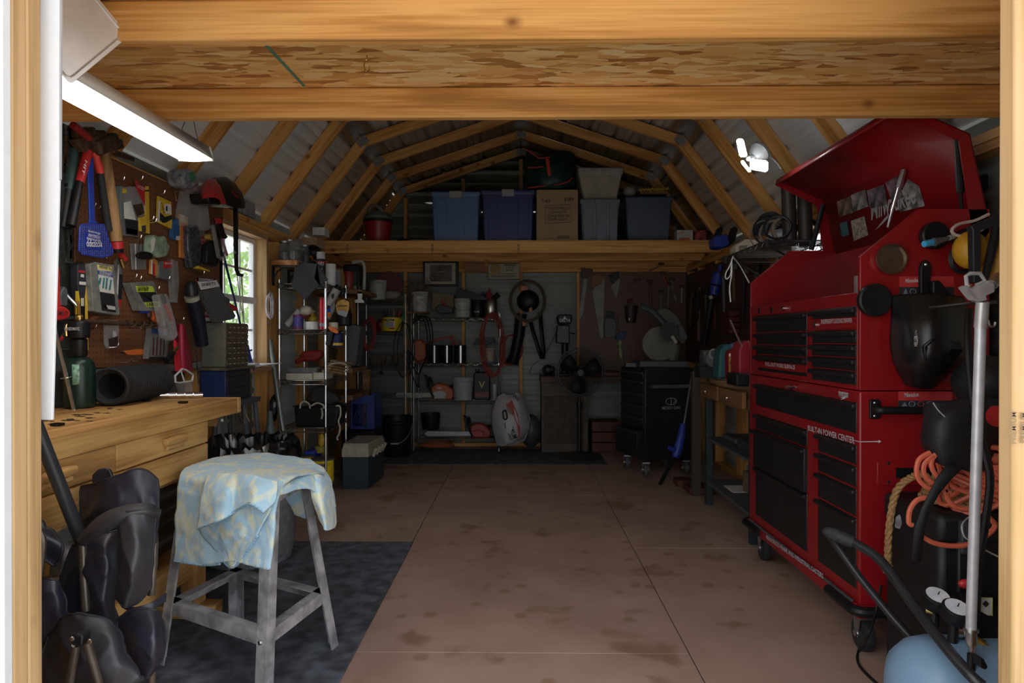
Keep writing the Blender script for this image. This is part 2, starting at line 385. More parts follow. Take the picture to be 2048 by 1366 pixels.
for x in (-1.79, -1.22, -.61, 0, .61, 1.22, 1.79):
    board('stud', (x, YB - .062, .04), (x, YB - .062, 1.838), .038, .089, pine, wb, up=(0, 1, 0))
    if abs(x) < 1.5: board('gable_stud', (x, YB - .062, 1.92), (x, YB - .062, roofz(x) - .14), .038, .089, pine, wb, up=(0, 1, 0))
for z in (.02, 1.858, 1.897): board('wall_plate', (-XI, YB - .062, z), (XI, YB - .062, z), .089, .038, pine, wb)
# front wall with the doorway the photograph looks through
wf = T('wall_front', None, None, (0, YF, 0), kind='structure')
OX0, OX1, OZ = -.882, .858, 1.99
for a, b in ((-XO, OX0 - .10), (OX1 + .10, XO)):
    ribbed((a, YF - .012, -.15), (0, 0, 1), (1, 0, 0), 2.15, b - a, (0, -1, 0)).build('siding_panel', siding, wf, solid=.002)
    MB().box(a, b, YF, YF + .012, 0, 2.0).build('sheathing', osb, wf)
MB().prism([(-XO, YF, 2.0), (XO, YF, 2.0), (XO, YF, 2.03), (KX + .05, YF, KZ + .05), (0, YF, AZ_ + .06), (-KX - .05, YF, KZ + .05), (-XO, YF, 2.03)], (0, -.014, 0)).build('gable_cladding', siding, wf)
MB().box(-XO, XO, YF, YF + .04, 2.0, 2.14).build('door_header', pine, wf)
board('door_post', (OX1 + .0445, YF + .02, 0), (OX1 + .0445, YF + .02, 2.0), .089, .04, pine_pale, wf, up=(0, 1, 0), bevel=.005)
for yy in (1.1905, 1.2275): board('door_post', (OX0 - .0445, yy, 0), (OX0 - .0445, yy, 2.0), .089, .036, pine_pale, wf, up=(0, 1, 0), bevel=.004)
board('door_post', (OX0 - .14, YF + .02, 0), (OX0 - .14, YF + .02, 2.0), .089, .04, pine_pale, wf, up=(0, 1, 0))
board('door_post', (OX1 + .14, YF + .02, 0), (OX1 + .14, YF + .02, 2.0), .089, .04, pine_pale, wf, up=(0, 1, 0))
MB().box(OX0 - .13, OX0 + .0, 1.150, 1.172, -.1, 2.05).build('door_trim', white_pt, wf, bevel=.003)
MB().box(OX1 + .055, OX1 + .145, YF - .03, YF - .012, -.1, 2.05).build('door_trim', white_pt, wf, bevel=.003)
pst = P('stamp_ink', (.25, .17, .09), .8)
txt('PREMIUM', AY(2026, 888, YF - .002), (0, 0, 1), (-1, 0, 0), .016, pst, wf, wide=.055, name='grade_stamp')
txt('PREMIUM', AY(2046, 886, YF - .002), (0, 0, 1), (-1, 0, 0), .016, pst, wf, wide=.052, name='grade_stamp')
# roof: ribbed sheets, rafters, truss plates
ce = T('ceiling', None, None, (0, 4, 2.6), kind='structure')
for sd in (-1, 1):
    for (xa, za), (xb, zb) in (((XO + .07, FZ - .03), (KX + .02, KZ + .05)), ((KX + .02, KZ + .05), (0, AZ_ + .06))):
        pa = V((sd * xa, YF - .1, za)); pb = V((sd * xb, YF - .1, zb)); d = pb - pa; nn = V((-sd * d.z * sd * sd, 0, 0))
        inn = V((-sd, 0, -1)) if abs(d.z) > .5 else V((0, 0, -1))
        nrm = d.cross(V((0, 1, 0))); nrm = nrm if nrm.dot(inn) > 0 else -nrm
        ribbed(pa, (0, 1, 0), d, YB - YF + .2, d.length, -nrm, dep=.018).build('roof_panel', siding, ce, solid=.002)
        m2 = MB().grid([[pa + V((0, 0, .03)), pb + V((0, 0, .03))], [pa + V((0, YB - YF + .2, .03)), pb + V((0, YB - YF + .2, .03))]])
    MB().grid([[(sd*(KX-.09), 1.2, KZ+.074), (sd*(KX+.02), 1.2, KZ+.042), (sd*(KX+.085), 1.2, KZ-.04)], [(sd*(KX-.09), 7.28, KZ+.074), (sd*(KX+.02), 7.28, KZ+.042), (sd*(KX+.085), 7.28, KZ-.04)]]).build('knee_flashing', galv, ce, solid=.002)
MB().grid([[(-.11, 1.2, AZ_ + .014), (0, 1.2, AZ_ + .05), (.11, 1.2, AZ_ + .014)], [(-.11, 7.28, AZ_ + .014), (0, 7.28, AZ_ + .05), (.11, 7.28, AZ_ + .014)]]).build('ridge_flashing', galv, ce, solid=.002)
def plate(c, ang, y):
    mb = MB(); M = Matrix.Rotation(ang, 3, 'Y'); mb.obox((c[0], y - .0205, c[1]), (.09, .002, .062), M)
    for i in range(5):
        for j in range(4): mb.obox(V((c[0], y - .023, c[1])) + M @ V((-.036 + .018 * i, 0, -.024 + .016 * j)), (.006, .004, .003), M)
    mb.build('truss_plate', galv, ce)
for y in [1.27] + STN:
    for sd in (-1, 1):
        board('rafter', (sd * (XO - .005), y, FZ + .0), (sd * (KX - .008), y, KZ + .01), .038, .085, pine, ce, up=(sd, 0, 1))
        board('rafter', (sd * (KX + .014), y, KZ - .008), (0, y, AZ_), .038, .08, pine, ce)
        plate((sd * (KX + .002), KZ - .005), sd * .62, y)
    plate((0, AZ_ - .012), 0, y)
# loft deck above the doorway: two joists with strand board on top
lf = T('doorway_loft', 'strand board loft deck on pine joists above the open doorway', 'loft', (0, 1.8, 1.9))
MB().box(-XI, XI, 1.24, 2.40, 2.005, 2.022).build('deck_panel', osb, lf)
for y in (1.75, 2.36):
    board('joist', (-XI, y, 1.951), (XI, y, 1.951), .04, .104, pine, lf, bevel=.006)
MB().prism([AZ(528, 90, 2.0045), AZ(536, 90, 2.0045), AZ(612, 172, 2.0045), AZ(606, 173, 2.0045)], (0, 0, -.0008)).build('chalk_line', P('chalk_green', (.10, .24, .16), .8), lf)
MB().tube(cr([AZ(733, 112, 2.003), AZ(734, 118, 1.985), AZ(728, 128, 1.975), AZ(731, 142, 1.962), AZ(738, 140, 1.96), AZ(739, 132, 1.968)], 5), .0022, 6).build('cup_hook', brass, lf)
# storage loft across the rear
rl = T('storage_loft', 'pine storage loft across the rear wall loaded with totes', 'loft', (0, 6.6, 1.88))
LZ = 2.003
for y in (6.02, 6.63, 7.18):
    board('joist', (-XI - .06, y, 1.945), (XI + .06, y, 1.945), .038, .108, pine, rl)
for i in range(5):
    MB().box(-1.80 + i*.72, -1.80 + i*.72 + .715, 6.0, 7.18, 2.0, LZ).build('deck_board', osb, rl)
for pxx in (695, 865, 1037):
    txt('PREMIUM', AY(pxx, 508, 5.998), (0, 0, 1), (-1, 0, 0), .032, pst, rl, wide=.085, name='grade_stamp')
# floor mats
rm = P('rubber_mat', (.095, .105, .13), .75, 0, .45, 14, bump=.4)
one(MB().box(-1.70, -.60, 1.75, 3.79, .0005, .009), 'rubber_mat', 'worn dark rubber floor mat under the metal stand', 'floor mat', rm, bevel=.003)
one(MB().box(-1.27, .78, 6.14, 7.0, .0005, .008), 'rubber_mat', 'dark rubber floor mat under the pedestal fan and rear shelving', 'floor mat', rm, bevel=.003)
# trees seen through the window
lv = P('sunlit_leaves', (.30, .48, .16), .6, 0, .45, 3)
for (x, y, r, nm) in ((-6.5, 9.2, 1.7, 'left'), (-8.5, 12.5, 2.2, 'far'), (-5.2, 12.0, 1.3, 'mid')):
    t = T('garden_tree', {'left': 'leafy green tree outside the left window', 'far': 'tall green tree farther behind outside the left window', 'mid': 'small green tree outside between the window trees'}[nm], 'tree', (x, y, -.2), 'trees outside the window')
    MB().cyl((x, y, -.2), (x, y, 1.4), .09, .06, 8).build('trunk', brownwood, t)
    mb = MB()
    for i in range(900):
        a, b_, q = random.uniform(0, 2*pi), random.uniform(-1, 1), random.random() ** .4
        c = V((x, y, 1.7)) + V((math.cos(a) * math.sqrt(1-b_*b_), math.sin(a) * math.sqrt(1-b_*b_), b_ * .95)) * r * q
        u = V((random.gauss(0,1), random.gauss(0,1), random.gauss(0,1))).normalized(); w = u.orthogonal().normalized()
        s_ = random.uniform(.06, .13); mb.add([c - u*s_, c + w*s_*.5, c + u*s_, c - w*s_*.5], [(0, 1, 2, 3)])
    mb.build('foliage', lv, t, smooth=0)
# ================================================================ doorway and left side
YS = 1.0
def px_sheet(rows): return [[AY(a, b, y * YS) for a, b, y in r] for r in rows]
Z3 = V((0, 0, 1))
def pr(pts, kind, c, d): return MB().prism(PX(pts, kind, c), d)
def rnd(pts, r, k=4):
    """round the corners of a 2d outline"""
    out = []; n = len(pts)
    for i in range(n):
        a, b, c = V((*pts[i-1], 0)), V((*pts[i], 0)), V((*pts[(i+1) % n], 0))
        u, w = (a - b), (c - b); q = min(r, u.length * .45, w.length * .45); u.normalize(); w.normalize()
        for j in range(k + 1):
            t = j / k; p = (b + u*q) * (1-t)**2 + b * 2*t*(1-t) + (b + w*q) * t*t; out.append((p.x, p.y))
    return out
# white strip hanging inside the left post
t = T('trim_strip', 'white metal trim strip hanging beside the left door post', 'trim strip', AY(95, 842, 1.27))
MB().prism([AY(80, -60, 1.27), AY(119, -60, 1.27), AY(118, 360, 1.27), AY(104, 840, 1.27), AY(74, 840, 1.27)], (0, .006, 0)).build('face', P('strip_white', (.86, .87, .90), .3, 0, .02), t, bevel=.001)
MB().prism([AY(119, -60, 1.27), AY(123, -60, 1.27), AY(121, 358, 1.27), AY(118, 360, 1.27)], (0, .004, 0)).build('lip', P('strip_grey', (.55, .57, .62), .3, .3, .02), t)
MB().prism([AY(74, -60, 1.275), AY(78, -60, 1.275), AY(76, 842, 1.275), AY(72, 842, 1.275)], (0, .008, 0)).build('flange', MATS['strip_white'], t)
# bare metal plate
def off(o, q): return (o[0] + q[0], o[1] + q[1])
A, B = (258, 72), (140, 170); C_, D_ = off(B, (-192, -236)), off(A, (-192, -236))
plm = P('plate_metal', (.74, .73, .72), .32, .75, .10, 9)
def PL(pts, dy=0): return [AY(a, b, 1.60 + .00075 * (a - 60) + dy) for a, b in pts]
t = T('metal_plate', 'blank bare metal plate with rounded corners hanging tilted under the joist', 'metal plate', AY(140, 170, 1.62))
out = rnd([A, B, C_, D_], 13); MB().prism(PL(out), (0, .0015, 0)).build('plate', plm, t)
def shrink(pts, k):
    cx = sum(p[0] for p in pts) / len(pts); cy = sum(p[1] for p in pts) / len(pts); return [(cx + (a-cx)*k, cy + (b-cy)*k) for a, b in pts]
MB().tube(PL(shrink(out, .93), -.002), .0025, 6, closed=True).build('embossed_rim', plm, t)
MB().prism(PL(rnd([(193, 26), (200, 24), (206, 32), (199, 35)], 4), -.0015), (0, -.0012, 0)).build('slot', ink, t)
board('hanger_wire', AY(95, -120, 1.62), AY(95, -190, 1.66), .002, .002, steel, t)
# fluorescent shop light
lampm = P('tube_diffuser', (.9, .9, .9), .4, 0, 0, emit=(1, .97, .92), es=7.0)
hous = P('lamp_housing', (.80, .77, .70), .4, 0, .03)
y0, y1, xa, xb, za, zb = 1.44, 2.65, -1.336, -1.207, 1.832, 1.888
t = T('shop_light', 'lit white fluorescent shop light hanging over the workbench', 'lamp', ((xa+xb)/2, (y0+y1)/2, zb))
MB().grid([[(xa-.004, y, za+.008), (xa+.012, y, zb), (xb-.012, y, zb), (xb+.004, y, za+.008)] for y in (y0, y1)]).build('housing', hous, t, solid=.003)
MB().prism([(xa-.006, y1, za), (xb+.006, y1, za), (xb-.006, y1, zb+.002), (xa+.006, y1, zb+.002)], (0, .012, 0)).build('end_cap', hous, t, bevel=.004)
MB().prism([(xa-.006, y0, za), (xb+.006, y0, za), (xb-.006, y0, zb+.002), (xa+.006, y0, zb+.002)], (0, -.012, 0)).build('end_cap', hous, t, bevel=.004)
MB().grid([[(xa, y, za+.006), (xa+.02, y, za), ((xa+xb)/2, y, za-.003), (xb-.02, y, za), (xb, y, za+.006)] for y in (y0+.002, y1-.002)]).build('diffuser', lampm, t)
for yy in (1.75, 2.58):
    MB().tube([(xa+.03, yy, zb), (-1.265, yy+.02, 2.03 if yy > 2.4 else 1.90)], .0012, 5).tube([(xb-.02, yy, zb), (-1.265, yy+.02, 2.03 if yy > 2.4 else 1.90)], .0012, 5).build('hanging_wire', blackm, t)
MB().cyl((-1.265, 2.6, 2.03), (-1.265, 2.44, 2.03), .002, n=6).cyl((-1.265, 2.44, 2.03), (-1.265, 2.41, 2.015), .002, n=6).build('hook', steel, t)
# ---------------------------------------------------------------- workbench
BX, BZ = -1.238, .88
t = T('workbench', 'heavy wooden workbench with two rows of drawers along the pegboard', 'workbench', (BX - .25, 2.1, 0))
for i in range(5):
    a = BX - i * .10
    MB().box(a - .0985, a, 1.24, 2.965, BZ - .065, BZ).build('top_plank', benchx, t, bevel=.002)
MB().box(BX - .50, BX + .001, 2.967, 3.0, BZ - .066, BZ + .001).build('end_board', WOOD('bench_end', (.72, .44, .17), (.5, .27, .09), 'x', knots=False), t, bevel=.003)
hb = WOOD('pull_wood', (.66, .40, .16), (.50, .27, .09), 'y', knots=False)
for y0_, y1_ in ((1.47, 2.086), (2.094, 2.708)):
    for z0_, z1_ in ((.728, .812), (.626, .722)):
        d = MB().box(BX - .42, BX - .012, y0_, y1_, z0_, z1_).build('drawer', benchx, t, bevel=.003)
        if z1_ > .8:
            c = (y0_ + y1_) / 2 + .03; zc = (z0_ + z1_) / 2
            MB().lathe([(.0, -.075), (.014, -.07), (.017, -.03), (.017, .03), (.014, .07), (.0, .075)], (BX - .004, c, zc + .006), (0, 1, 0), 12).lathe([(.0, -.06), (.010, -.055), (.011, .055), (.0, .06)], (BX - .006, c, zc - .016), (0, 1, 0), 10).build('pull', hb, d)
MB().box(BX - .43, BX - .03, 1.46, 2.72, .612, .815).build('drawer_case', benchz, t)
for yy in (2.728, 1.40):
    for xx in (BX - .10, BX - .47):
        MB().box(xx - .035, xx + .035, yy, yy + .075, .06, BZ - .065).build('leg', benchz, t, bevel=.004)
    MB().box(BX - .53, BX + .004, yy - .005, yy + .08, 0.009, .062).build('foot', WOOD('bench_foot', (.66, .40, .15), (.48, .25, .08), 'x', knots=False), t, bevel=.006)
    MB().box(BX - .45, BX - .05, yy + .01, yy + .06, BZ - .13, BZ - .066).build('top_rail', MATS['bench_foot'], t)
MB().box(BX - .12, BX - .085, 1.46, 2.73, .18, .27).build('stretcher', benchx, t, bevel=.003)
MB().box(BX - .50, BX - .465, 1.46, 2.73, .18, .27).build('stretcher', benchx, t, bevel=.003)
MB().cyl((BX - .05, 2.86, BZ - .09), (BX - .30, 2.86, BZ - .09), .021, n=14).build('vise_guide', hb, t)
MB().prism([AX(443, 838, BX), AX(447, 838, BX), AX(447, 843, BX), AX(443, 843, BX)], (-.002, 0, 0)).build('paper_tag', paper, t)
# oil stains with their own shape on the worktop
stn = P('oil_stain', (.05, .03, .018), .45, 0, .5, 60)
random.seed(21)
for cx_, cy_, rx, ry, nn_ in ((110, 838, 34, 5, 5), (160, 832, 30, 4, 4), (90, 846, 18, 4, 3), (195, 827, 26, 3, 3), (235, 818, 20, 2.5, 3), (170, 842, 22, 2.5, 3)):
    for k_ in range(nn_):
        ox, oy = random.uniform(-rx, rx), random.uniform(-ry, ry); q = [(cx_ + ox + random.uniform(.35, 1)*rx*.45*math.cos(a*pi/7), cy_ + oy + random.uniform(.3, 1)*ry*.4*math.sin(a*pi/7)) for a in range(14)]
        q3 = [AZ(a, b, BZ + .0004 + .00005*k_) for a, b in q]
        if all(BX - .49 < p.x < BX - .004 and p.y < 2.95 for p in q3): MB().prism(q3, (0, 0, .0003)).build('oil_stain', stn, t)

for (px0, py0) in ((115, 850), (366, 805), (293, 801)):
    c = AZ(px0, py0 + 2, BZ)
    one(MB().lathe([(.011, 0), (.013, .002), (.013, .007), (.011, .009)], c, n=10).obox(c + V((0, 0, .005)), (.03, .022, .008)), 'bench_dog', {115: 'black bench dog on the worktop below the trim strip', 366: 'black bench dog standing alone near the far end of the worktop', 293: 'black bench dog beside the corrugated pipe'}[px0], 'bench dog', black)
# propane torch
tx, ty = -1.655, 2.535
grn = P('tank_green', (.007, .026, .017), .35)
t = T('propane_torch', 'dark green propane cylinder with a black torch head on the workbench', 'torch', (tx, ty, BZ))
MB().lathe([(.046, 0), (.052, .006), (.054, .02), (.054, .150), (.050, .170), (.036, .186), (.018, .192)], (tx, ty, BZ), n=24).build('cylinder', grn, t)
MB().grid([[(tx + .0545*math.sin(a), ty - .0545*math.cos(a), BZ + z) for a in (.15, .3, .45, .6)] for z in (.09, .125, .165)]).build('torn_label', P('label_green', (.25, .45, .32), .7, 0, .5, 60), t, solid=.001)
MB().lathe([(.024, .192), (.028, .20), (.028, .255), (.022, .262)], (tx, ty, BZ), n=16).lathe([(.034, .262), (.037, .27), (.037, .315), (.03, .325)], (tx, ty, BZ), n=16).build('torch_body', black, t)
txt('BERNZOMATIC', (tx - .033, ty - .0375, BZ + .295), (1, 0, 0), Z3, .016, inkw, t, wide=.06)
MB().lathe([(.012, .325), (.014, .33), (.014, .345), (.009, .35)], (tx, ty, BZ), n=10).tube(cr([(tx, ty, BZ+.34), (tx+.0, ty, BZ+.37), (tx-.006, ty-.002, BZ+.40)], 4), .006, 8).build('fitting', brass, t)
MB().tube(cr([(tx-.004, ty, BZ+.38), AY(143, 600, 2.53), AY(128, 584, 2.52)], 5), .006, 8).build('burner_tube', steel, t)
MB().cyl(AY(131, 588, 2.52), AY(113, 573, 2.50), .010, .011, 12).build('burner_tip', brass, t)
MB().tube(cr([AY(142, 652, 2.53), AY(134, 650, 2.52), AY(132, 660, 2.51), AY(133, 672, 2.51)], 4), .004, 6).build('trigger_guard', brass, t)
MB().lathe([(.0, 0), (.011, .002), (.011, .012), (0, .014)], AY(122, 676, 2.48), (0, -1, 0), 12).build('valve_knob', redp, t)
# threaded rod with washer
p0, p1 = AZ(148, 820, BZ), AY(106, 640, 2.42)
t = T('threaded_rod', 'steel threaded rod with a washer leaning on the green cylinder', 'rod', p0)
MB().cyl(p0, p1, .006, n=8).build('rod', steel, t)
mb = MB(); dd = (p1 - p0)
for i in range(26): q = p0 + dd * (.01 + .42 * i / 26); mb.cyl(q, q + dd * .006, .0072, n=8)
mb.build('thread', steel, t); q = p0 + dd * .36
MB().cyl(q, q + dd.normalized() * .003, .019, n=16).build('washer', steel, t)
MB().lathe([(.014, 0), (.014, .002)], p0, n=12).build('foot_disc', steel, t)
# corrugated pipe
t = T('corrugated_pipe', 'black corrugated plastic drain pipe lying on the workbench', 'pipe', (-1.585, 2.8, BZ))
a0, a1 = V((-1.570, 2.58, BZ + .077)), V((-1.605, 2.985, BZ + .077)); ax = (a1 - a0); L_ = ax.length; prof = [(.050, .02), (.066, .0), (.073, .004), (.075, .03)]
h = .034
while h < L_: prof += [(.075, h), (.075, h + .009), (.066, h + .012), (.066, h + .016)]; h += .019
prof += [(.068, L_), (.060, L_)]; MB().lathe(prof + [(.060, L_ - .02), (.060, .02), (.050, .02)], a0, ax, 28, caps=False).build('pipe', rubber, t)
MB().lathe([(.058, .3*L_), (.001, .3*L_)], a0, ax, 20, caps=False).build('inside_bend', black, t)
# ---------------------------------------------------------------- metal stand and towel
NB, RB, BB, LB = V((-.785, 2.07, .009)), V((-.673, 2.505, .009)), V((-1.16, 2.76, .009)), V((-1.275, 2.36, .009))
ZT = .655
NT, RT, BT, LT = V((-.79, 2.15, ZT)), V((-.77, 2.45, ZT)), V((-1.13, 2.68, ZT)), V((-1.19, 2.38, ZT))
fe = P('painted_iron', (.42, .42, .44), .5, .25, .4, 16, bump=.4)
t = T('metal_stand', 'scuffed grey angle iron stand with four splayed legs under the towel', 'stand', (-.98, 2.43, .009))
def angle(p0, p1, d1, d2, w=.046, th=.005):
    d1, d2 = V(d1).normalized(), V(d2).normalized()
    o = [V((0,0,0)), d1 * w, d1 * w + d2 * th, d1 * th + d2 * th, d2 * w + d1 * th, d2 * w]
    return MB().grid([[p0 + q for q in o], [p1 + q for q in o]], True).add([p0 + q for q in o], [tuple(range(6))]).add([p1 + q for q in o], [tuple(range(6))])
feet, tops = [NB, RB, BB, LB], [NT, RT, BT, LT]
for i in range(4):
    f, tp = feet[i], tops[i]
    angle(f, tp, feet[i-1] - f, feet[(i+1) % 4] - f).build('leg', fe, t, smooth=0)
    k = .215 / ZT; a = f.lerp(tp, k); b = feet[(i+1) % 4].lerp(tops[(i+1) % 4], k)
    ce_ = sum(feet, V()) / 4; inn = V((ce_.x - (a.x+b.x)/2, ce_.y - (a.y+b.y)/2, 0))
    angle(a.lerp(b, .0) + inn.normalized()*.006, a.lerp(b, 1.0) + inn.normalized()*.006, (0, 0, -1), inn, .042).build('rail', fe, t, smooth=0)
    angle(tp, tops[(i+1) % 4], (0, 0, -1), inn, .045).build('top_rail', fe, t, smooth=0)
MB().prism([q + V((0, 0, -.006)) for q in tops], (0, 0, .005)).build('top_plate', fe, t)
k = .215 / ZT; q = NB.lerp(NT, k) + V((-.018, -.004, -.02))
MB().lathe([(.008, 0), (.007, .005), (.0, .006)], q, (-.6, -.8, 0), 8).build('bolt', steel, t)
def _towel():
    m, nt, b = _new('towel'); L = nt.links.new; tc = N(nt, 'ShaderNodeTexCoord')
    mp = N(nt, 'ShaderNodeMapping'); mp.inputs['Scale'].default_value = (1, 1, .8); L(tc.outputs['Object'], mp.inputs['Vector'])
    n1 = N(nt, 'ShaderNodeTexNoise'); n1.inputs['Scale'].default_value = 13; n1.inputs['Detail'].default_value = 1.5; n1.inputs['Distortion'].default_value = 1.8; L(mp.outputs[0], n1.inputs['Vector'])
    r = ramp(nt, [(.46, (.46, .70, .86)), (.55, (.66, .78, .76)), (.64, (.80, .82, .62))], n1.outputs['Fac'])
    n2 = N(nt, 'ShaderNodeTexNoise'); n2.inputs['Scale'].default_value = 6; n2.inputs['Detail'].default_value = 5; L(tc.outputs['Object'], n2.inputs['Vector'])
    r2 = ramp(nt, [(.60, (0, 0, 0)), (.75, (.45, .45, .45))], n2.outputs['Fac'])
    mx = N(nt, 'ShaderNodeMix', data_type='RGBA'); L(r2.outputs[0], mx.inputs[0]); L(r.outputs[0], mx.inputs[6]); mx.inputs[7].default_value = (.36, .33, .25, 1)
    L(mx.outputs[2], b.inputs['Base Color']); b.inputs['Roughness'].default_value = .95; b.inputs['Sheen Weight'].default_value = .3
    n3 = N(nt, 'ShaderNodeTexNoise'); n3.inputs['Scale'].default_value = 380; L(tc.outputs['Object'], n3.inputs['Vector'])
    bp = N(nt, 'ShaderNodeBump'); bp.inputs['Strength'].default_value = .6; bp.inputs['Distance'].default_value = .004; L(n3.outputs['Fac'], bp.inputs['Height']); L(bp.outputs[0], b.inputs['Normal'])
    return m
tow = _towel(); hemm = P('towel_hem', (.33, .55, .72), .95, 0, .25, 200)
t = T('towel', 'worn blue and yellow leaf pattern towel draped over the metal stand', 'towel', (-.98, 2.43, ZT))
def sheet(rows, name, m, par, th=.007, k=7, wr=0.0, fr=20, hem=None, ridge=0):
    """cloth surface through a net of points, with fine wrinkles"""
    r1 = [cr(r, k) for r in rows]; cols = [cr([r[i] for r in r1], k) for i in range(len(r1[0]))]
    if wr or ridge:
        from mathutils import noise
        sd_ = V((random.random()*50, 0, 0))
        cols = [[p + (noise.noise_vector(p * fr + sd_) + noise.noise_vector(p * fr * 2.3 + sd_) * .5) * wr - V((0, 1, 0)) * ridge * ((1 - abs(noise.noise(p * fr * .8 + sd_ * 2))) ** 4 + .5 * (1 - abs(noise.noise(p * fr * 1.9 + sd_ * 3))) ** 5) for p in c] for c in cols]
    ob = MB().grid(cols).build(name, m, par, smooth=180, solid=th)
    if hem: MB().tube(cols[0] + [c[-1] for c in cols[1:]] + cols[-1][::-1][1:] + [c[0] for c in cols[1:-1][::-1]], hem[1], 6, closed=True).build('hem', hem[0], ob if par.parent is None else par)
    return ob
main = [
 [(392,928,2.60),(440,915,2.70),(520,908,2.76),(600,916,2.66),(640,930,2.52)],
 [(372,938,2.46),(440,926,2.50),(510,928,2.50),(590,932,2.48),(650,946,2.44)],
 [(359,955,2.36),(425,950,2.29),(490,955,2.21),(545,962,2.14),(600,950,2.24)],
 [(356,985,2.345),(420,982,2.27),(484,990,2.185),(545,996,2.115),(560,985,2.13)],
 [(352,1055,2.34),(418,1050,2.265),(480,1060,2.18),(541,1060,2.105),(551,1050,2.115)],
 [(349,1122,2.34),(405,1130,2.26),(468,1122,2.17),(532,1137,2.10),(540,1130,2.11)]]
sheet(px_sheet(main), 'main_cloth', tow, t, k=12, wr=.005, fr=13, ridge=.005)
flap = [
 [(415,948,2.28),(450,948,2.235),(478,949,2.20),(510,952,2.15),(556,962,2.10)],
 [(407,985,2.225),(450,982,2.15),(478,976,2.165),(510,974,2.10),(556,985,2.085)],
 [(401,1030,2.215),(444,1016,2.14),(474,1004,2.155),(508,994,2.085),(550,1004,2.07)],
 [(397,1056,2.215),(438,1040,2.135),(470,1022,2.15),(500,1007,2.075),(528,1024,2.06)]]
sheet(px_sheet(flap), 'folded_flap', tow, t, k=12, wr=.005, fr=13, ridge=.005)
tri = [
 [(397,1050,2.262),(440,1020,2.20),(490,1000,2.14),(548,998,2.10)],
 [(405,1066,2.258),(448,1058,2.19),(490,1045,2.135),(532,1040,2.10)],
 [(432,1096,2.24),(460,1092,2.18),(490,1080,2.14),(514,1072,2.11)],
 [(463,1133,2.19),(468,1134,2.18),(474,1128,2.165),(484,1116,2.15)]]
sheet(px_sheet(tri), 'hanging_corner', tow, t, k=12, wr=.005, fr=13, ridge=.005)
side = [
 [(556,952,2.20),(590,940,2.36),(622,930,2.45),(648,935,2.50)],
 [(552,978,2.11),(592,962,2.24),(630,950,2.36),(662,965,2.47)],
 [(552,992,2.105),(592,976,2.21),(628,968,2.31),(664,985,2.43)],
 [(556,984,2.13),(596,975,2.23),(634,985,2.30),(670,1012,2.41)]]
sheet(px_sheet(side), 'side_drape', tow, t, k=12, wr=.005, fr=13, ridge=.005)
bun = [
 [(618,955,2.34),(640,950,2.36),(660,968,2.42),(666,990,2.50)],
 [(622,985,2.30),(640,978,2.30),(662,990,2.38),(671,1015,2.47)],
 [(632,1018,2.31),(646,1020,2.28),(662,1025,2.36),(672,1040,2.45)],
 [(646,1048,2.33),(654,1060,2.30),(664,1058,2.36),(671,1050,2.43)]]
sheet(px_sheet(bun), 'corner_bunch', tow, t, k=12, wr=.005, fr=13, ridge=.005)
back = [[(560,972,2.52),(600,968,2.52),(628,965,2.53)], [(575,1000,2.52),(600,1010,2.51),(628,1005,2.53)], [(590,1030,2.53),(612,1035,2.52),(630,1044,2.53)]]
sheet(px_sheet(back), 'back_drape', tow, t, k=12, wr=.005, fr=13, ridge=.005)
MB().tube(cr([AY(a, b, y) for a, b, y in ((397,1057,2.21),(438,1041,2.13),(470,1023,2.145),(500,1008,2.07),(528,1025,2.055))], 6), .004, 6).build('hem', hemm, t)
MB().tube(cr([AY(a, b, y) for a, b, y in ((398,1054,2.258),(430,1096,2.235),(466,1135,2.18),(515,1072,2.105))], 6), .004, 6).build('hem', hemm, t)
MB().tube(cr([AY(a, b, y) for a, b, y in ((349,1122,2.335),(405,1130,2.255),(440,1128,2.21))], 6), .004, 6).build('hem', hemm, t)
# ---------------------------------------------------------------- folded camp chairs
YS = .93
hemn = P('nylon_hem', (.014, .014, .02), .6)
nyl = P('navy_nylon', (.020, .020, .034), .42, 0, .25, 8, spec=.6)
nyl2 = P('grey_nylon', (.034, .032, .038), .5, 0, .25, 8, spec=.6)
tubm = P('brown_tube', (.13, .105, .085), .35, .6, .15)
t = T('camp_chair', 'folded navy camp chair with brown tubes in front of the workbench', 'camp chair', (-1.17, 1.8, 0))
sheet(px_sheet([[(166,974,2.0),(195,966,1.97),(240,946,1.95),(282,934,1.96),(319,958,1.99)], [(163,1030,1.99),(196,1025,1.95),(240,1010,1.93),(284,1005,1.945),(320,1020,1.98)], [(160,1100,1.98),(198,1095,1.94),(240,1090,1.93),(284,1085,1.945),(316,1085,1.98)], [(150,1180,1.97),(198,1180,1.93),(240,1180,1.93),(284,1170,1.945),(312,1165,1.97)]]), 'backrest', nyl, t, .003, k=12, wr=.008, fr=9, ridge=.011, hem=(hemn, .0035))
sheet(px_sheet([[(187,950,1.99),(200,938,1.985),(218,938,1.985),(224,952,1.98)], [(187,972,1.99),(200,968,1.985),(216,966,1.985),(226,966,1.98)]]), 'strap_tab', nyl, t, .008)
sheet(px_sheet([[(154,1082,1.84),(182,1048,1.80),(215,1024,1.79),(262,1010,1.80),(300,1009,1.82),(321,1021,1.85)], [(158,1086,1.81),(190,1060,1.76),(222,1040,1.75),(262,1026,1.76),(300,1022,1.79),(319,1030,1.83)], [(166,1094,1.82),(198,1072,1.78),(228,1056,1.77),(262,1040,1.78),(298,1034,1.80),(316,1040,1.84)]]), 'arm_strap', nyl2, t, .006)
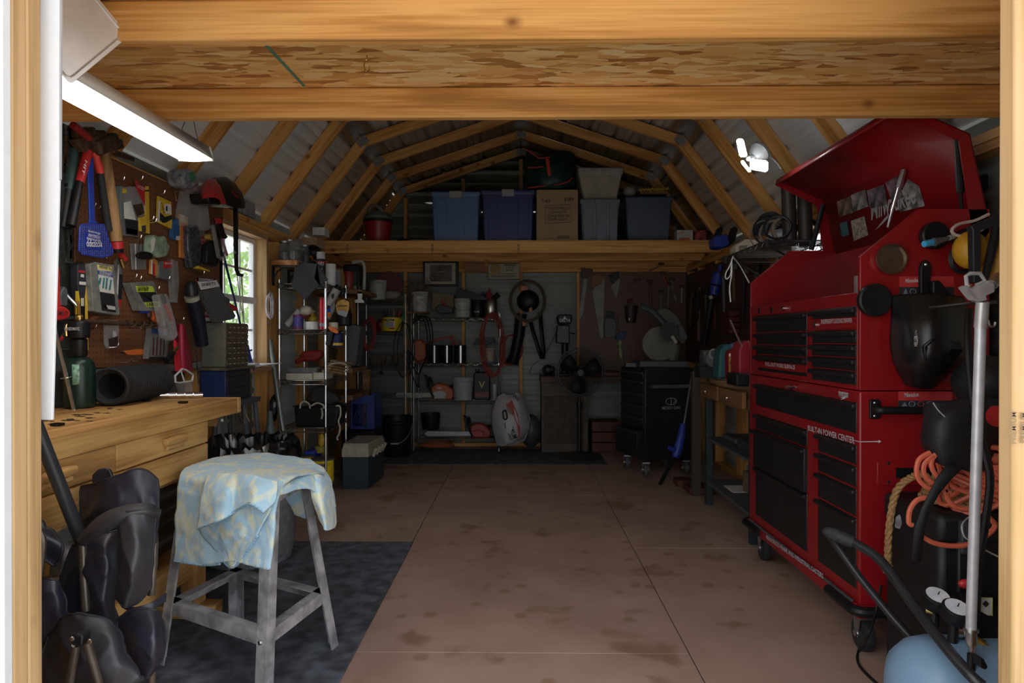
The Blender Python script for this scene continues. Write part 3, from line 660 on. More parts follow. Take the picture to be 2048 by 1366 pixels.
sheet(px_sheet([[(246,1030,1.79),(270,1026,1.77),(296,1024,1.79),(319,1030,1.83)], [(244,1090,1.78),(268,1090,1.74),(292,1086,1.77),(314,1080,1.82)], [(241,1150,1.78),(262,1155,1.73),(286,1150,1.76),(306,1140,1.81)], [(236,1196,1.79),(250,1216,1.74),(276,1206,1.77),(304,1172,1.81)]]), 'arm_panel', nyl2, t, .003, k=12, wr=.008, fr=9, ridge=.011, hem=(hemn, .0035))
sheet(px_sheet([[(150,1090,1.92),(180,1075,1.86),(215,1065,1.86),(245,1060,1.88)], [(128,1150,1.90),(170,1130,1.82),(212,1105,1.80),(240,1120,1.85)], [(110,1210,1.88),(160,1200,1.83),(210,1180,1.79),(236,1180,1.84)], [(100,1262,1.86),(160,1255,1.84),(215,1250,1.80),(232,1245,1.82)]]), 'seat', nyl, t, .003, k=12, wr=.008, fr=9, ridge=.011, hem=(hemn, .0035))
sheet(px_sheet([[(96,1270,1.72),(130,1232,1.69),(165,1226,1.67),(220,1238,1.68),(250,1270,1.70)], [(84,1310,1.70),(128,1280,1.67),(175,1282,1.65),(222,1272,1.65),(262,1310,1.68)], [(74,1350,1.70),(128,1330,1.66),(180,1335,1.63),(230,1322,1.63),(280,1342,1.67)], [(66,1400,1.70),(130,1390,1.66),(185,1385,1.64),(236,1375,1.64),(290,1352,1.67)]]), 'seat_front', nyl2, t, .003, k=12, wr=.008, fr=9, ridge=.011, hem=(hemn, .0035))
sheet(px_sheet([[(240,1235,1.76),(275,1216,1.73),(310,1218,1.73),(330,1236,1.77)], [(246,1270,1.75),(280,1265,1.70),(312,1262,1.69),(334,1270,1.75)], [(262,1310,1.74),(288,1312,1.69),(312,1310,1.68),(330,1312,1.74)], [(282,1345,1.74),(295,1354,1.71),(308,1350,1.71),(322,1330,1.74)]]), 'side_panel', nyl, t, .003, k=12, wr=.008, fr=9, ridge=.011, hem=(hemn, .0035))
sheet(px_sheet([[(236,1198,1.80),(262,1214,1.745),(300,1206,1.75),(332,1186,1.80)], [(246,1214,1.79),(266,1222,1.74),(300,1220,1.745),(330,1204,1.79)]]), 'cup_holder', nyl, t, .006)
for a, b, r in (((165,1085,1.82),(172,1222,1.80),.0105), ((309,1085,1.83),(303,1190,1.82),.0095), ((152,1290,1.575),(118,1500,1.62),.009), ((174,1285,1.57),(236,1500,1.62),.009), ((304,1335,1.74),(300,1520,1.76),.009), ((228,1330,1.76),(224,1520,1.78),.009)):
    p0, p1 = AY(a[0], a[1], a[2]*YS), AY(b[0], b[1], b[2]*YS)
    if b[1] > 1400: p1 = p0 + (p1 - p0) * (p0.z / (p0.z - p1.z))
    MB().cyl(p0, p1, r, n=12).build('tube', tubm, t)
MB().prism(PX([(139, 1274), (150, 1268), (166, 1272), (164, 1292), (156, 1296), (142, 1290)], 'Y', 1.45), (0, .03, 0)).build('leg_joint', black, t, bevel=.004)
for a, b in ((144, 1278), (179, 1283)): MB().lathe([(.0055, 0), (.0045, .003), (.0, .004)], AY(a, b, 1.449), (0, -1, 0), 10).build('rivet', steel, t)
YS = .86
t = T('camp_chair', 'second folded navy camp chair tucked behind the left door post', 'camp chair', (-1.4, 1.9, 0))
sheet(px_sheet([[(40,1020,2.0),(75,1030,1.98),(110,1060,1.97)], [(40,1060,1.98),(76,1066,1.94),(124,1098,1.95)], [(40,1100,1.98),(72,1110,1.95),(108,1130,1.96)]]), 'backrest', nyl, t, .003, k=12, wr=.008, fr=9, ridge=.011, hem=(hemn, .0035))
sheet(px_sheet([[(40,1150,1.93),(75,1152,1.90),(112,1156,1.90),(128,1176,1.92)], [(40,1220,1.92),(78,1220,1.88),(116,1220,1.88),(136,1230,1.91)], [(40,1300,1.92),(78,1300,1.89),(114,1300,1.89),(130,1300,1.92)]]), 'seat', nyl, t, .003, k=12, wr=.008, fr=9, ridge=.011, hem=(hemn, .0035))
MB().tube(cr([AY(72, 1060, 1.63), AY(80, 1068, 1.63), AY(84, 1090, 1.63), AY(78, 1152, 1.63)], 5), .010, 10).build('tube', tubm, t)
p0 = AY(60, 1300, 1.63); MB().cyl(p0, (p0.x, p0.y, 0), .009, n=10).build('leg', tubm, t)
YS = 1.0; p0 = AY(115, 1300, 1.63); MB().cyl(p0, (p0.x, p0.y, 0), .009, n=10).build('leg', tubm, t)
p0, p1 = AY(66, 835, 1.66), AY(178, 1120, 1.78); p1 = p0 + (p1 - p0) * (p0.z / (p0.z - p1.z))
t = T('black_pole', 'smooth black metal pole leaning across the workbench drawers', 'pole', p1)
MB().cyl(p0.lerp(p1, -.1), p1, .0165, n=20).build('shaft', P('pole_black', (.035, .038, .045), .32, 0, .1), t)
MB().cyl(p0.lerp(p1, .955), p1, .019, n=16).build('foot_cap', rubber, t)
# pale bag on the lower bench level
t = T('white_bag', 'crumpled pale grey bag on the floor behind the camp chairs', 'bag', AZ(130, 1330, .27))
sheet([[AY(a, b, y) for a, b, y in r] for r in ([(104,1068,2.2),(118,1076,2.16),(138,1086,2.16),(156,1074,2.2)], [(106,1095,2.18),(120,1098,2.10),(140,1100,2.10),(156,1098,2.16)], [(103,1125,2.18),(122,1124,2.10),(142,1122,2.10),(158,1124,2.16)], [(100,1152,2.2),(122,1154,2.12),(142,1152,2.12),(160,1150,2.2)])], 'front', P('pale_bag', (.42, .43, .46), .6, 0, .3, 20, bump=.6), t, .006)
c = AY(130, 1170, 2.24); MB().obox((c.x, c.y + .02, c.z * .5), (.12, .12, c.z)).build('bucket_below', dkgrey, t, bevel=.01)
# ---------------------------------------------------------------- trash can
cx, cy = -1.40, 3.52
t = T('trash_can', 'galvanised trash can with a black liner bag behind the stand', 'trash can', (cx, cy, .009))
cen = AZ(496, 1100, 0); cx, cy = -1.405, 3.50
prof = [(.205, 0), (.21, .004), (.212, .03), (.218, .035), (.22, .05)] + [(.222 + .00002*i, .06 + .02*i) for i in range(23)] + [(.236, .53), (.242, .545), (.24, .56)]
mb = MB(); n = 48; o = 0
rows = [[(cx + (r + (.004 if (k % 2) and .05 < h < .53 else 0)) * math.cos(2*pi*k/n), cy + (r + (.004 if (k % 2) and .05 < h < .53 else 0)) * math.sin(2*pi*k/n), .009 + h) for k in range(n)] for r, h in prof]
MB().grid(rows, True).build('can', P('dull_zinc', (.26, .28, .30), .45, .3, .2, 30), t)
MB().lathe([(.2, .01), (.0, .01)], (cx, cy, .009), caps=False).build('can_bottom', MATS['dull_zinc'], t)
rows = []; n = 96
for i, (r, h) in enumerate(((.246, .46), (.25, .49), (.254, .52), (.257, .55), (.256, .575), (.25, .60), (.24, .615), (.22, .62), (.20, .60), (.19, .5))):
    rows.append([(cx + (r + random.uniform(-.011, .011)) * math.cos(2*pi*k/n), cy + (r + random.uniform(-.008, .008)) * math.sin(2*pi*k/n), h + random.uniform(-.018, .018)) for k in range(n)])
MB().grid(rows, True).build('liner_bag', P('bin_bag', (.008, .008, .009), .22, 0, .1, spec=.8), t, smooth=25)
def XY0(px, Y): return AY(px, 677, Y).x
# ================================================================ pegboard and what hangs on it
PGX = -1.725
t = T('pegboard', 'brown perforated pegboard panel above the workbench', 'pegboard', (PGX, 3.2, 1.02))
MB().box(PGX - .006, PGX, 2.62, 3.21, 1.02, 1.90).build('panel', peg_left, t, bevel=.001)
MB().box(PGX - .006, PGX, 3.212, 3.93, 1.02, 1.90).build('panel', peg_left, t, bevel=.001)
MB().box(PGX - .03, PGX - .008, 2.62, 3.93, .98, 1.015).build('ledger', WOOD('grey_ledger', (.45, .43, .38), (.33, .31, .27), 'y', False), t)
def item(name, label, cat, pts, m, th=.02, gap=.006, patches=(), group=None, bev=.002, lines=()):
    x = PGX + gap + th
    P3 = PX(pts, 'X', x); c = sum(P3, V()) / len(P3)
    o = T(name, label, cat, (x - th, c.y, min(p.z for p in P3)), group)
    MB().prism(P3, (-th, 0, 0)).build('body', m, o, bevel=bev)
    for q in patches:
        nm, pp, mm = q[:3]; MB().prism(PX(pp, 'X', x + .0012), (-.001, 0, 0)).build(nm, mm, o)
    for s_, a, b, sz, mm, w_ in lines:
        p0, p1 = AX(*a, x), AX(*b, x); txt(s_, p0, p1 - p0, Z3, sz, mm, o, lift=.003, wide=(p1 - p0).length if w_ else None)
    return o
def hook(px, py, L=.05, pt=None):
    p = AX(px, py, PGX + .045)
    return MB().tube(cr([(PGX - .002, p.y, p.z), (PGX + .03, p.y, p.z), (PGX + .045, p.y, p.z + .004), (PGX + .05, p.y, p.z + .018)], 4), .0022, 6)
hooks = [(247, 362, 'above the drill bit case'), (284, 360, 'above the red header bag'), (328, 388, 'above the yellow card'), (306, 440, 'right of the yellow ruler card'), (311, 445, 'below the yellow ruler card'),
         (281, 478, 'above the ruled plastic sleeve'), (213, 518, 'above the clevis pin case'), (272, 556, 'above the lime labelled case'), (281, 560, 'over the lime labelled case corner'), (317, 580, 'beside the clear tube packs'),
         (191, 658, 'under the auger bit shank'), (281, 660, 'under the auger bit twist'), (235, 695, 'over the orange knife'), (262, 725, 'below the orange knife'), (278, 722, 'below the orange blade end'), (366, 642, 'above the pink umbrella sleeve'), (338, 560, 'above the flashlight'), (407, 549, 'above the sanding sheet pack'), (190, 415, 'between the bolt cutter handles'), (200, 418, 'beside the wooden handle')]
for a, b, w_ in hooks:
    one(hook(a, b), 'peg_hook', 'bent steel pegboard hook ' + w_, 'hook', chrome, 'pegboard hooks')
clr2 = P('clear_case', (.36, .37, .36), .2, 0, .25, 60, alpha=.42, bump=.4)
greym = P('case_grey', (.22, .22, .205), .35, 0, .25)
wt = inkw
# --- tools in the near corner, in front of bare siding
chain = P('chain_steel', (.09, .09, .085), .5, .8, .3)
o = T('chainsaw_chain', 'two loops of dark saw chain hanging left of the pegboard', 'chain', AX(130, 545, -1.70))
for (a, b, c, d) in ((112, 250, 128, 545), (134, 255, 145, 520)):
    mb = MB(); 
    for (xx, sgn) in ((a + 5, 1), (c - 4, -1)):
        for i in range(46):
            yy = b + (d - b) * i / 45; p = AX(xx + math.sin(i * .35) * 1.2, yy, -1.69)
            mb.obox(p, (.005, .016, .012)); 
            if i % 2: mb.obox(p + V((0, sgn * -.008, .0)), (.003, .012, .010))
    mb.build('chain_loop', chain, o, smooth=0)
o = T('red_tree_saw', 'red handled pruning tool hanging beside the trim strip', 'pruning tool', AX(125, 690, -1.66))
MB().prism(PX([(100, 470), (112, 500), (121, 545), (121, 600), (124, 612), (108, 618), (108, 560)], 'X', -1.66), (-.02, 0, 0)).build('arm', redp, o, bevel=.004)
MB().prism(PX(rnd([(100, 616), (130, 612), (142, 622), (140, 636), (120, 642), (100, 636)], 8), 'X', -1.65), (-.035, 0, 0)).build('handle', redp, o, bevel=.006)
txt('HOMELITE', AX(108, 626, -1.648), V((0, 1, 0)), Z3, .022, ink, o, wide=.07, lift=.003)
MB().prism(PX(rnd([(122, 585), (130, 572), (136, 578), (136, 612), (122, 612)], 5), 'X', -1.67), (-.02, 0, 0)).build('grip', dkgrey, o, bevel=.004)
MB().prism(PX([(104, 640), (128, 642), (130, 660), (112, 690), (100, 690)], 'X', -1.665), (-.03, 0, 0)).build('bracket', black, o, bevel=.004)
# bolt cutters / loppers / sledge
def handle(o, nm, a, b, r0, r1, m, x=-1.66):
    return MB().cyl(AX(*a, x), AX(*b, x), r0, r1, 12).build(nm, m, o)
o = T('bolt_cutter', 'bolt cutter with red grips hanging head up on the pegboard', 'bolt cutter', AX(160, 450, -1.66))
handle(o, 'grip', (176, 303), (159, 365), .017, .016, redp); handle(o, 'arm', (159, 362), (142, 452), .014, .018, black)
handle(o, 'grip', (187, 300), (201, 346), .016, .015, P('red_bright', (.75, .06, .04), .4)); handle(o, 'arm', (200, 344), (217, 462), .013, .015, rubber)
MB().prism(PX([(150, 280), (175, 270), (202, 284), (196, 306), (168, 304)], 'X', -1.65), (-.03, 0, 0)).build('jaw', rustm, o, bevel=.004)
txt('HIT', AX(172, 320, -1.64), AX(163, 356, -1.64) - AX(172, 320, -1.64), (0, 1, .2), .02, inkw, o, wide=.06)
o = T('lopper', 'dark green and black lopper handle hanging left of the bolt cutter', 'lopper', AX(135, 450, -1.68))
handle(o, 'grip', (147, 300), (136, 380), .018, .019, P('lopper_green', (.02, .06, .06), .45), -1.69); handle(o, 'arm', (137, 370), (126, 456), .018, .02, black, -1.69)
o = T('sledge_hammer', 'long wooden sledge handle with a rusty iron head on pegboard hooks', 'hammer', AX(232, 500, -1.65))
MB().tube([AX(209, 290, -1.65), AX(214, 340, -1.65), AX(223, 400, -1.65), AX(233, 482, -1.65)], .02, 14, radii=[.017, .021, .022, .023]).build('handle', WOOD('handle_wood', (.42, .24, .10), (.26, .14, .055), 'z', False), o)
MB().cyl(AX(233, 483, -1.65), AX(235, 497, -1.65), .0235, .0235, 14).build('red_band', redp, o); MB().cyl(AX(235, 497, -1.65), AX(236, 506, -1.65), .023, .019, 14).build('end_cap', black, o)
MB().obox(AX(208, 288, -1.65), (.055, .15, .06), Matrix.Rotation(.5, 3, 'X')).build('head', rustm, o, bevel=.012)
for (a, b, s_, lab) in ((168, 268, .045, 'rusty hammer head above the bolt cutter jaws'), (190, 276, .05, 'rusty hammer head beside the sledge head'), (226, 290, .04, 'small rusty hammer head at the file bundle')):
    o = T('hammer', lab, 'hammer', AX(a, b + 12, -1.66), 'hammer heads on the top hooks'); MB().obox(AX(a, b, -1.66), (.05, s_ * 2.1, s_), Matrix.Rotation(.4, 3, 'X')).build('iron_head', rustm, o, bevel=.01); MB().cyl(AX(a, b, -1.66), AX(a - 2, b + 16, -1.69), .011, n=8).build('handle_stub', MATS['handle_wood'], o)
one(MB().cyl(AX(146, 250, -1.62), AX(178, 276, -1.62), .014, n=12), 'claw_bar', 'dark red tool bar lying above the hammer heads', 'tool', P('deep_red', (.28, .02, .02), .4))
for i in range(4): one(MB().cyl(AX(226, 300 + i*3, -1.69 + .006*i), AX(268, 316 + i*2, -1.69 + .006*i), .004, .002, 6), 'metal_file', 'thin rusty file poking out past the hammer heads', 'file', rustm, 'files beside the hammer heads')
# fly swatter
fly = P('swatter_blue', (.02, .05, .36), .4)
o = T('fly_swatter', 'blue plastic fly swatter hanging upside down with printed paddle', 'fly swatter', AX(190, 512, -1.655))
MB().prism(PX([(175, 316), (187, 316), (190, 440), (197, 447), (177, 447), (180, 440)], 'X', -1.652), (-.006, 0, 0)).build('handle', fly, o, bevel=.0015)
Q = [(162, 449), (207, 449), (226, 503), (222, 511), (203, 515), (163, 508), (157, 501), (159, 455)]
def inq(x, y, poly):
    c = False
    for i in range(len(poly)):
        (x1, y1), (x2, y2) = poly[i-1], poly[i]
        if (y1 > y) != (y2 > y) and x < (x2-x1)*(y-y1)/(y2-y1)+x1: c = not c
    return c
MB().tube(PX(Q, 'X', -1.655), .0028, 5, closed=True).build('rim', fly, o)
mb = MB()
for y in range(452, 515, 4):
    xs = [x/2 for x in range(310, 460) if inq(x/2, y, Q)]
    if xs: mb.cyl(AX(min(xs), y, -1.655), AX(max(xs), y, -1.655), .0022, n=4, caps=False)
for x in range(160, 226, 4):
    ys = [y for y in range(448, 516) if inq(x, y, Q)]
    if ys: mb.cyl(AX(x, min(ys), -1.655), AX(x, max(ys), -1.655), .0022, n=4, caps=False)
tag(mb.build('mesh', fly, o), kind='stuff')
MB().prism(PX(rnd([(172, 464), (199, 464), (204, 500), (172, 497)], 4), 'X', -1.651), (-.004, 0, 0)).build('print_panel', fly, o)
txt('ecozapp', AX(204, 491, -1.648), AX(172, 490, -1.648) - AX(204, 491, -1.648), (0, 0, -1), .038, inkw, o, wide=.098)
txt("Back off the Bottles", AX(201, 483, -1.648), (0, -1, 0), (0, 0, -1), .016, inkw, o, wide=.085)
txt("GIVE BUGS AWAY", AX(200, 475, -1.648), (0, -1, 0), (0, 0, -1), .018, inkw, o, wide=.075)
txt("toll free order line", AX(200, 468, -1.648), (0, -1, 0), (0, 0, -1), .014, inkw, o, wide=.075)
# packaged goods
item('drill_bit_case', 'clear case of drill bits with yellow and black labels', 'bit case', [(240, 372), (255, 374), (277, 441), (278, 474), (243, 470)], clr2, .025, patches=(('yellow_label', [(245, 377), (253, 378), (253, 387), (245, 386)], yellow), ('paper_label', [(248, 405), (262, 402), (272, 440), (249, 437)], paper), ('black_label', [(250, 437), (276, 442), (276, 472), (252, 468)], ink), ('chart', [(253, 456), (275, 460), (275, 470), (254, 466)], paper)))
item('blue_red_pack', 'narrow blue and green carded pack behind the drill bit case', 'carded pack', [(236, 372), (243, 370), (245, 440), (238, 440)], P('pack_teal', (.06, .18, .20), .5), .012)
item('hardware_bag', 'clear bag of fasteners with a red header card', 'parts bag', [(268, 372), (290, 384), (293, 410), (288, 432), (272, 436), (262, 430), (258, 400)], bagm, .03, patches=(('red_header', [(270, 358), (276, 362), (284, 372), (290, 372), (290, 412), (280, 392), (272, 376)], redp), ('fasteners', [(266, 410), (284, 406), (289, 426), (274, 434)], rustm)), lines=(('LOST', (273, 371), (288, 380), .02, wt, True),))
item('yellow_ruler_card', 'yellow carded hand tool pack with silver tips', 'carded pack', [(290, 372), (298, 372), (300, 468), (281, 462), (278, 435), (292, 432)], yellow, .01, patches=(('black_band', [(290, 380), (298, 380), (298, 383), (290, 383)], ink), ('silver_tips', [(283, 452), (292, 450), (292, 464), (284, 466)], chrome)))
item('yellow_card', 'yellow and black carded tape with a price sticker', 'carded pack', [(318, 392), (327, 396), (343, 404), (345, 452), (343, 458), (316, 444)], yellow, .012, patches=(('white_spine', [(317, 402), (321, 402), (319, 444), (315, 443)], paper), ('barcode_sticker', [(329, 408), (342, 409), (343, 428), (331, 427)], paper), ('barcode', [(332, 412), (335, 412), (335, 422), (332, 422)], ink), ('black_print', [(320, 424), (330, 434), (344, 430), (344, 438), (333, 445), (326, 446), (320, 440)], ink)), lines=(('STANLEY', (322, 405), (328, 430), .02, ink, True),))
o = T('wire_frame_hook', 'thin wire picture frame hook beside the poly bag', 'wire hook', AX(352, 400, -1.69)); MB().tube(PX([(349, 383), (378, 379), (376, 392), (353, 402)], 'X', -1.69), .0016, 5, closed=True).build('wire', chrome, o)
item('blue_glove_pack', 'small blue pouch with a pale ball at the bottom', 'pouch', rnd([(348, 440), (358, 436), (360, 470), (354, 482), (345, 476)], 5), P('pouch_blue', (.03, .12, .28), .5), .02, patches=(('pale_ball', rnd([(352, 472), (360, 472), (360, 481), (352, 481)], 4), cream),))
item('orange_tool_card', 'narrow orange carded tool with a red insert', 'carded pack', [(360, 428), (376, 434), (376, 518), (361, 515)], P('card_orange', (.62, .22, .04), .5), .012, patches=(('header', [(360, 428), (370, 431), (370, 444), (361, 442)], cream), ('red_insert', [(366, 452), (376, 454), (376, 484), (367, 484)], redp)))
item('clear_bag_large', 'large crumpled clear poly bag with pale header hanging at the pegboard end', 'poly bag', rnd([(384, 372), (396, 368), (420, 376), (415, 395), (419, 430), (423, 458), (408, 464), (396, 452), (384, 456), (372, 450), (374, 420), (378, 395)], 6), bagm, .06, patches=(('header', [(386, 368), (420, 376), (414, 400), (402, 384), (388, 382)], P('header_pink', (.66, .60, .60), .7)),), bev=.01)
item('dark_poly_bag', 'dark bag of black hardware below the large poly bag', 'poly bag', rnd([(377, 452), (396, 448), (402, 470), (408, 530), (384, 538), (378, 500)], 5), P('bag_dark', (.06, .065, .075), .25, 0, .5, 60), .04, bev=.008)
item('blade_pack', 'clear blister pack with a red and black instruction card', 'blister pack', [(388, 466), (408, 462), (424, 508), (398, 512)], clr2, .025, patches=(('red_card', [(395, 475), (411, 474), (416, 496), (401, 498)], redp), ('black_card', [(401, 499), (416, 497), (419, 505), (403, 505)], ink)), lines=(('WARNING READ', (396, 480), (412, 480), .012, wt, True), ('BEFORE USE', (398, 487), (413, 487), .012, wt, True)))
item('green_sponge_bag', 'clear bag of pale green foam pieces', 'poly bag', rnd([(304, 474), (310, 469), (318, 474), (332, 472), (336, 488), (341, 492), (334, 512), (316, 516), (303, 508)], 4), P('bag_green', (.30, .40, .28), .35, 0, .3, 30), .04, bev=.01, patches=(('white_edge', [(303, 480), (308, 474), (311, 478), (308, 500), (303, 505)], paper),))
item('ruled_sleeve', 'clear plastic sleeve with a ruled white line', 'plastic sleeve', [(262, 487), (292, 488), (293, 539), (266, 540)], clr2, .008, patches=(('white_rule', [(270, 487), (272, 487), (273, 539), (271, 539)], paper),))
o = T('cord_tag', 'black oval tag on a loop of cord over the plastic sleeve', 'tag', AX(291, 519, -1.68)); MB().prism(PX([(274 + 17 + 16*math.cos(a*pi/8), 511 + 8*math.sin(a*pi/8)) for a in range(16)], 'X', -1.675), (-.012, 0, 0)).build('tag_disc', black, o, bevel=.003); MB().tube(PX([(280, 480), (277, 500), (286, 505), (284, 482)], 'X', -1.68), .0015, 5).build('cord', black, o)
item('orange_stick_pack', 'slim white and orange pack of blades', 'carded pack', [(302, 520), (308, 516), (316, 522), (315, 553), (302, 548)], P('pack_orange', (.70, .28, .05), .5), .012, patches=(('red_print', [(305, 526), (310, 528), (310, 552), (305, 550)], redp), ('white_side', [(302, 520), (305, 519), (305, 549), (302, 548)], paper)))
item('grey_red_pack', 'small grey blister pack with a red header', 'blister pack', [(322, 522), (345, 520), (345, 562), (318, 556), (318, 530)], P('pack_grey', (.15, .16, .16), .4), .02, patches=(('red_header', [(327, 522), (345, 521), (345, 535), (327, 537)], redp),), lines=(('MILWAUKEE', (329, 527), (343, 527), .012, wt, True),))
item('clear_tube_pack', 'tall clear plastic tube pack of small bits', 'tube pack', [(345, 518), (356, 524), (359, 566), (355, 606), (350, 604)], clr2, .03)
item('lime_label_case', 'tilted grey assortment case with lime green labels', 'assortment case', [(262, 566), (308, 562), (322, 612), (318, 622), (282, 622)], greym, .04, patches=(('lime_label', [(272, 572), (305, 572), (310, 584), (274, 584)], P('lime', (.62, .74, .06), .5)), ('picture', [(277, 584), (311, 584), (317, 602), (288, 604)], ink), ('lime_label', [(288, 605), (319, 603), (321, 614), (294, 614)], MATS['lime']), ('pins', [(281, 586), (283, 586), (304, 600), (302, 601)], chrome), ('pins', [(297, 586), (299, 586), (312, 598), (310, 599)], chrome)), lines=(('COTTER PIN', (275, 576), (296, 576), .016, ink, True), ('ASSORTMENT', (275, 580), (296, 580), .016, ink, True), ('LARGE', (292, 609), (314, 609), .022, ink, True)))
CPC = item('clevis_pin_case', 'clear assortment case of clevis pins with a yellow, blue and white label', 'assortment case', [(180, 528), (190, 524), (228, 530), (240, 628), (236, 631), (192, 624), (187, 622)], greym, .05, patches=(('yellow_label', [(194, 529), (224, 534), (224, 543), (196, 540)], P('label_yellow', (.80, .72, .25), .6)), ('blue_label', [(195, 540), (225, 544), (226, 555), (197, 549)], P('label_blue', (.03, .10, .40), .6)), ('picture', [(197, 549), (226, 555), (229, 588), (200, 583)], paper), ('black_label', [(200, 584), (229, 589), (232, 625), (204, 621)], ink), ('count_table', [(205, 609), (230, 613), (231, 620), (206, 617)], paper)),
     lines=(('UNIVERSAL CLEVIS', (197, 543), (223, 547), .024, wt, True), ('PIN ASSORTMENT', (197, 547), (221, 552), .022, wt, True), ('HARDWARE  74 pc', (197, 533), (222, 538), .018, ink, True)))
pinm = P('zinc_blue', (.10, .30, .34), .3, .6)
o = CPC
for (a, b) in (((201, 556), (199, 568)), ((208, 556), (206, 576)), ((214, 556), (212, 578)), ((222, 560), (219, 580))): MB().cyl(AX(*a, -1.666), AX(*b, -1.666), .004, n=6).build('printed_pin', pinm, o)
item('hacksaw_blade_pack', 'tall thin blade pack with a red and black label', 'blade pack', [(232, 522), (242, 514), (247, 520), (240, 620), (236, 624), (233, 560)], clr2, .012, patches=(('black_label', [(239, 548), (246, 550), (243, 600), (237, 598)], ink), ('red_label', [(237, 598), (243, 600), (241, 616), (235, 614)], redp), ('white_edge', [(236, 530), (239, 528), (236, 590), (234, 590)], paper)))
o = T('hose_fitting', 'small red and brass hose fitting on a hook', 'fitting', AX(246, 534, -1.67)); MB().cyl(AX(240, 508, -1.67), AX(250, 520, -1.67), .012, n=10).build('red_collar', redp, o); MB().cyl(AX(241, 517, -1.67), AX(247, 535, -1.67), .010, .008, 10).build('stem', brass, o); MB().cyl(AX(247, 525, -1.67), AX(255, 522, -1.67), .007, n=8).build('branch', rustm, o)
item('chisel_pack', 'black packaged tool with blue and white stickers on the pegboard edge', 'tool pack', rnd([(156, 528), (166, 524), (173, 530), (173, 570), (170, 596), (160, 600), (156, 570)], 4), P('pack_black', (.03, .032, .045), .4), .03, patches=(('red_print', [(158, 540), (170, 542), (170, 546), (158, 545)], redp), ('white_sticker', [(162, 548), (168, 549), (168, 555), (162, 554)], paper), ('barcode_sticker', [(159, 563), (172, 564), (172, 570), (159, 569)], paper)))
o = T('yellow_level', 'yellow and black straight tool hanging below the black pack', 'level', AX(165, 705, -1.69)); MB().prism(PX([(157, 582), (160, 582), (162, 700), (157, 660)], 'X', -1.69), (-.012, 0, 0)).build('edge', yellow, o); MB().prism(PX([(170, 545), (174, 545), (177, 700), (171, 703)], 'X', -1.69), (-.012, 0, 0)).build('edge', yellow, o); MB().prism(PX([(161, 596), (170, 596), (170, 700), (163, 703)], 'X', -1.688), (-.012, 0, 0)).build('blade', black, o); MB().prism(PX([(163, 596), (168, 596), (168, 612), (163, 612)], 'X', -1.686), (-.005, 0, 0)).build('collar', cream, o)
# auger bit
o = T('auger_bit', 'long rusty auger bit resting across two hooks', 'auger bit', AX(255, 655, -1.67))
a0, a1 = AX(172, 643, -1.675), AX(338, 652, -1.675); MB().cyl(a0, a0.lerp(a1, .42), .010, n=10).cyl(a0.lerp(a1, .4), a1, .006, n=8).build('shank', rustm, o)
mb = MB(); pts = []
for i in range(60):
    tt = .42 + .58 * i / 59; p = a0.lerp(a1, tt); w_ = i * .62; pts.append(p + V((math.cos(w_) * .012, 0, math.sin(w_) * .012)))
MB().tube(pts, .005, 6).build('flight', rustm, o); MB().cyl(AX(184, 638, -1.675), AX(196, 634, -1.675), .008, .004, 8).build('copper_end', P('copper', (.5, .2, .08), .4, .8), o)
item('zip_bag', 'small clear zip bag of screws', 'zip bag', [(211, 638), (239, 640), (238, 694), (218, 698), (213, 690)], bagm, .012, patches=(('screws', [(217, 678), (236, 672), (236, 692), (219, 695)], steel), ('label', [(226, 662), (232, 663), (234, 676), (226, 676)], paper)))
o = T('orange_knife', 'orange handled knife lying on two hooks', 'knife', AX(265, 712, -1.66)); MB().prism(PX(rnd([(252, 702), (284, 698), (289, 702), (286, 710), (256, 710)], 4), 'X', -1.655), (-.018, 0, 0)).build('handle', orange, o, bevel=.004); MB().prism(PX([(236, 706), (253, 702), (253, 709)], 'X', -1.66), (-.002, 0, 0)).build('blade', steel, o)
item('bit_set_pack', 'clear and blue blister pack of spade bits', 'blister pack', [(303, 655), (340, 662), (334, 718), (295, 718)], clr2, .025, patches=(('blue_header', [(304, 657), (339, 664), (338, 672), (303, 666)], P('label_blue2', (.04, .10, .30), .6)), ('black_foot', [(299, 714), (334, 714), (334, 720), (298, 720)], ink)) + tuple(('bit', [(306 + 7*i, 674 + i), (309 + 7*i, 674 + i), (307 + 7*i, 710), (304 + 7*i, 710)], steel) for i in range(4)))
o = T('red_screwdriver', 'screwdriver with a red shaft in a clear bag', 'screwdriver', AX(340, 680, -1.65)); MB().cyl(AX(324, 588, -1.65), AX(330, 606, -1.65), .010, n=10).build('tip', black, o); MB().cyl(AX(329, 604, -1.65), AX(343, 640, -1.65), .007, n=10).build('shaft', redp, o); MB().prism(PX(rnd([(318, 590), (336, 586), (352, 640), (358, 672), (346, 684), (334, 676), (326, 630)], 6), 'X', -1.63), (-.04, 0, 0)).build('clear_bag', bagm, o, bevel=.008)
o = T('pliers', 'pliers with orange handles behind the lime labelled case', 'pliers', AX(308, 645, -1.7)); MB().prism(PX(rnd([(305, 620), (311, 622), (318, 640), (314, 646), (308, 640)], 3), 'X', -1.69), (-.015, 0, 0)).build('handle', orange, o, bevel=.003); MB().prism(PX(rnd([(299, 621), (304, 622), (304, 636), (300, 634)], 2), 'X', -1.69), (-.012, 0, 0)).build('jaw', steel, o); MB().prism(PX([(283, 620), (298, 620), (298, 626), (284, 626)], 'X', -1.69), (-.012, 0, 0)).build('blue_handle', blue, o)
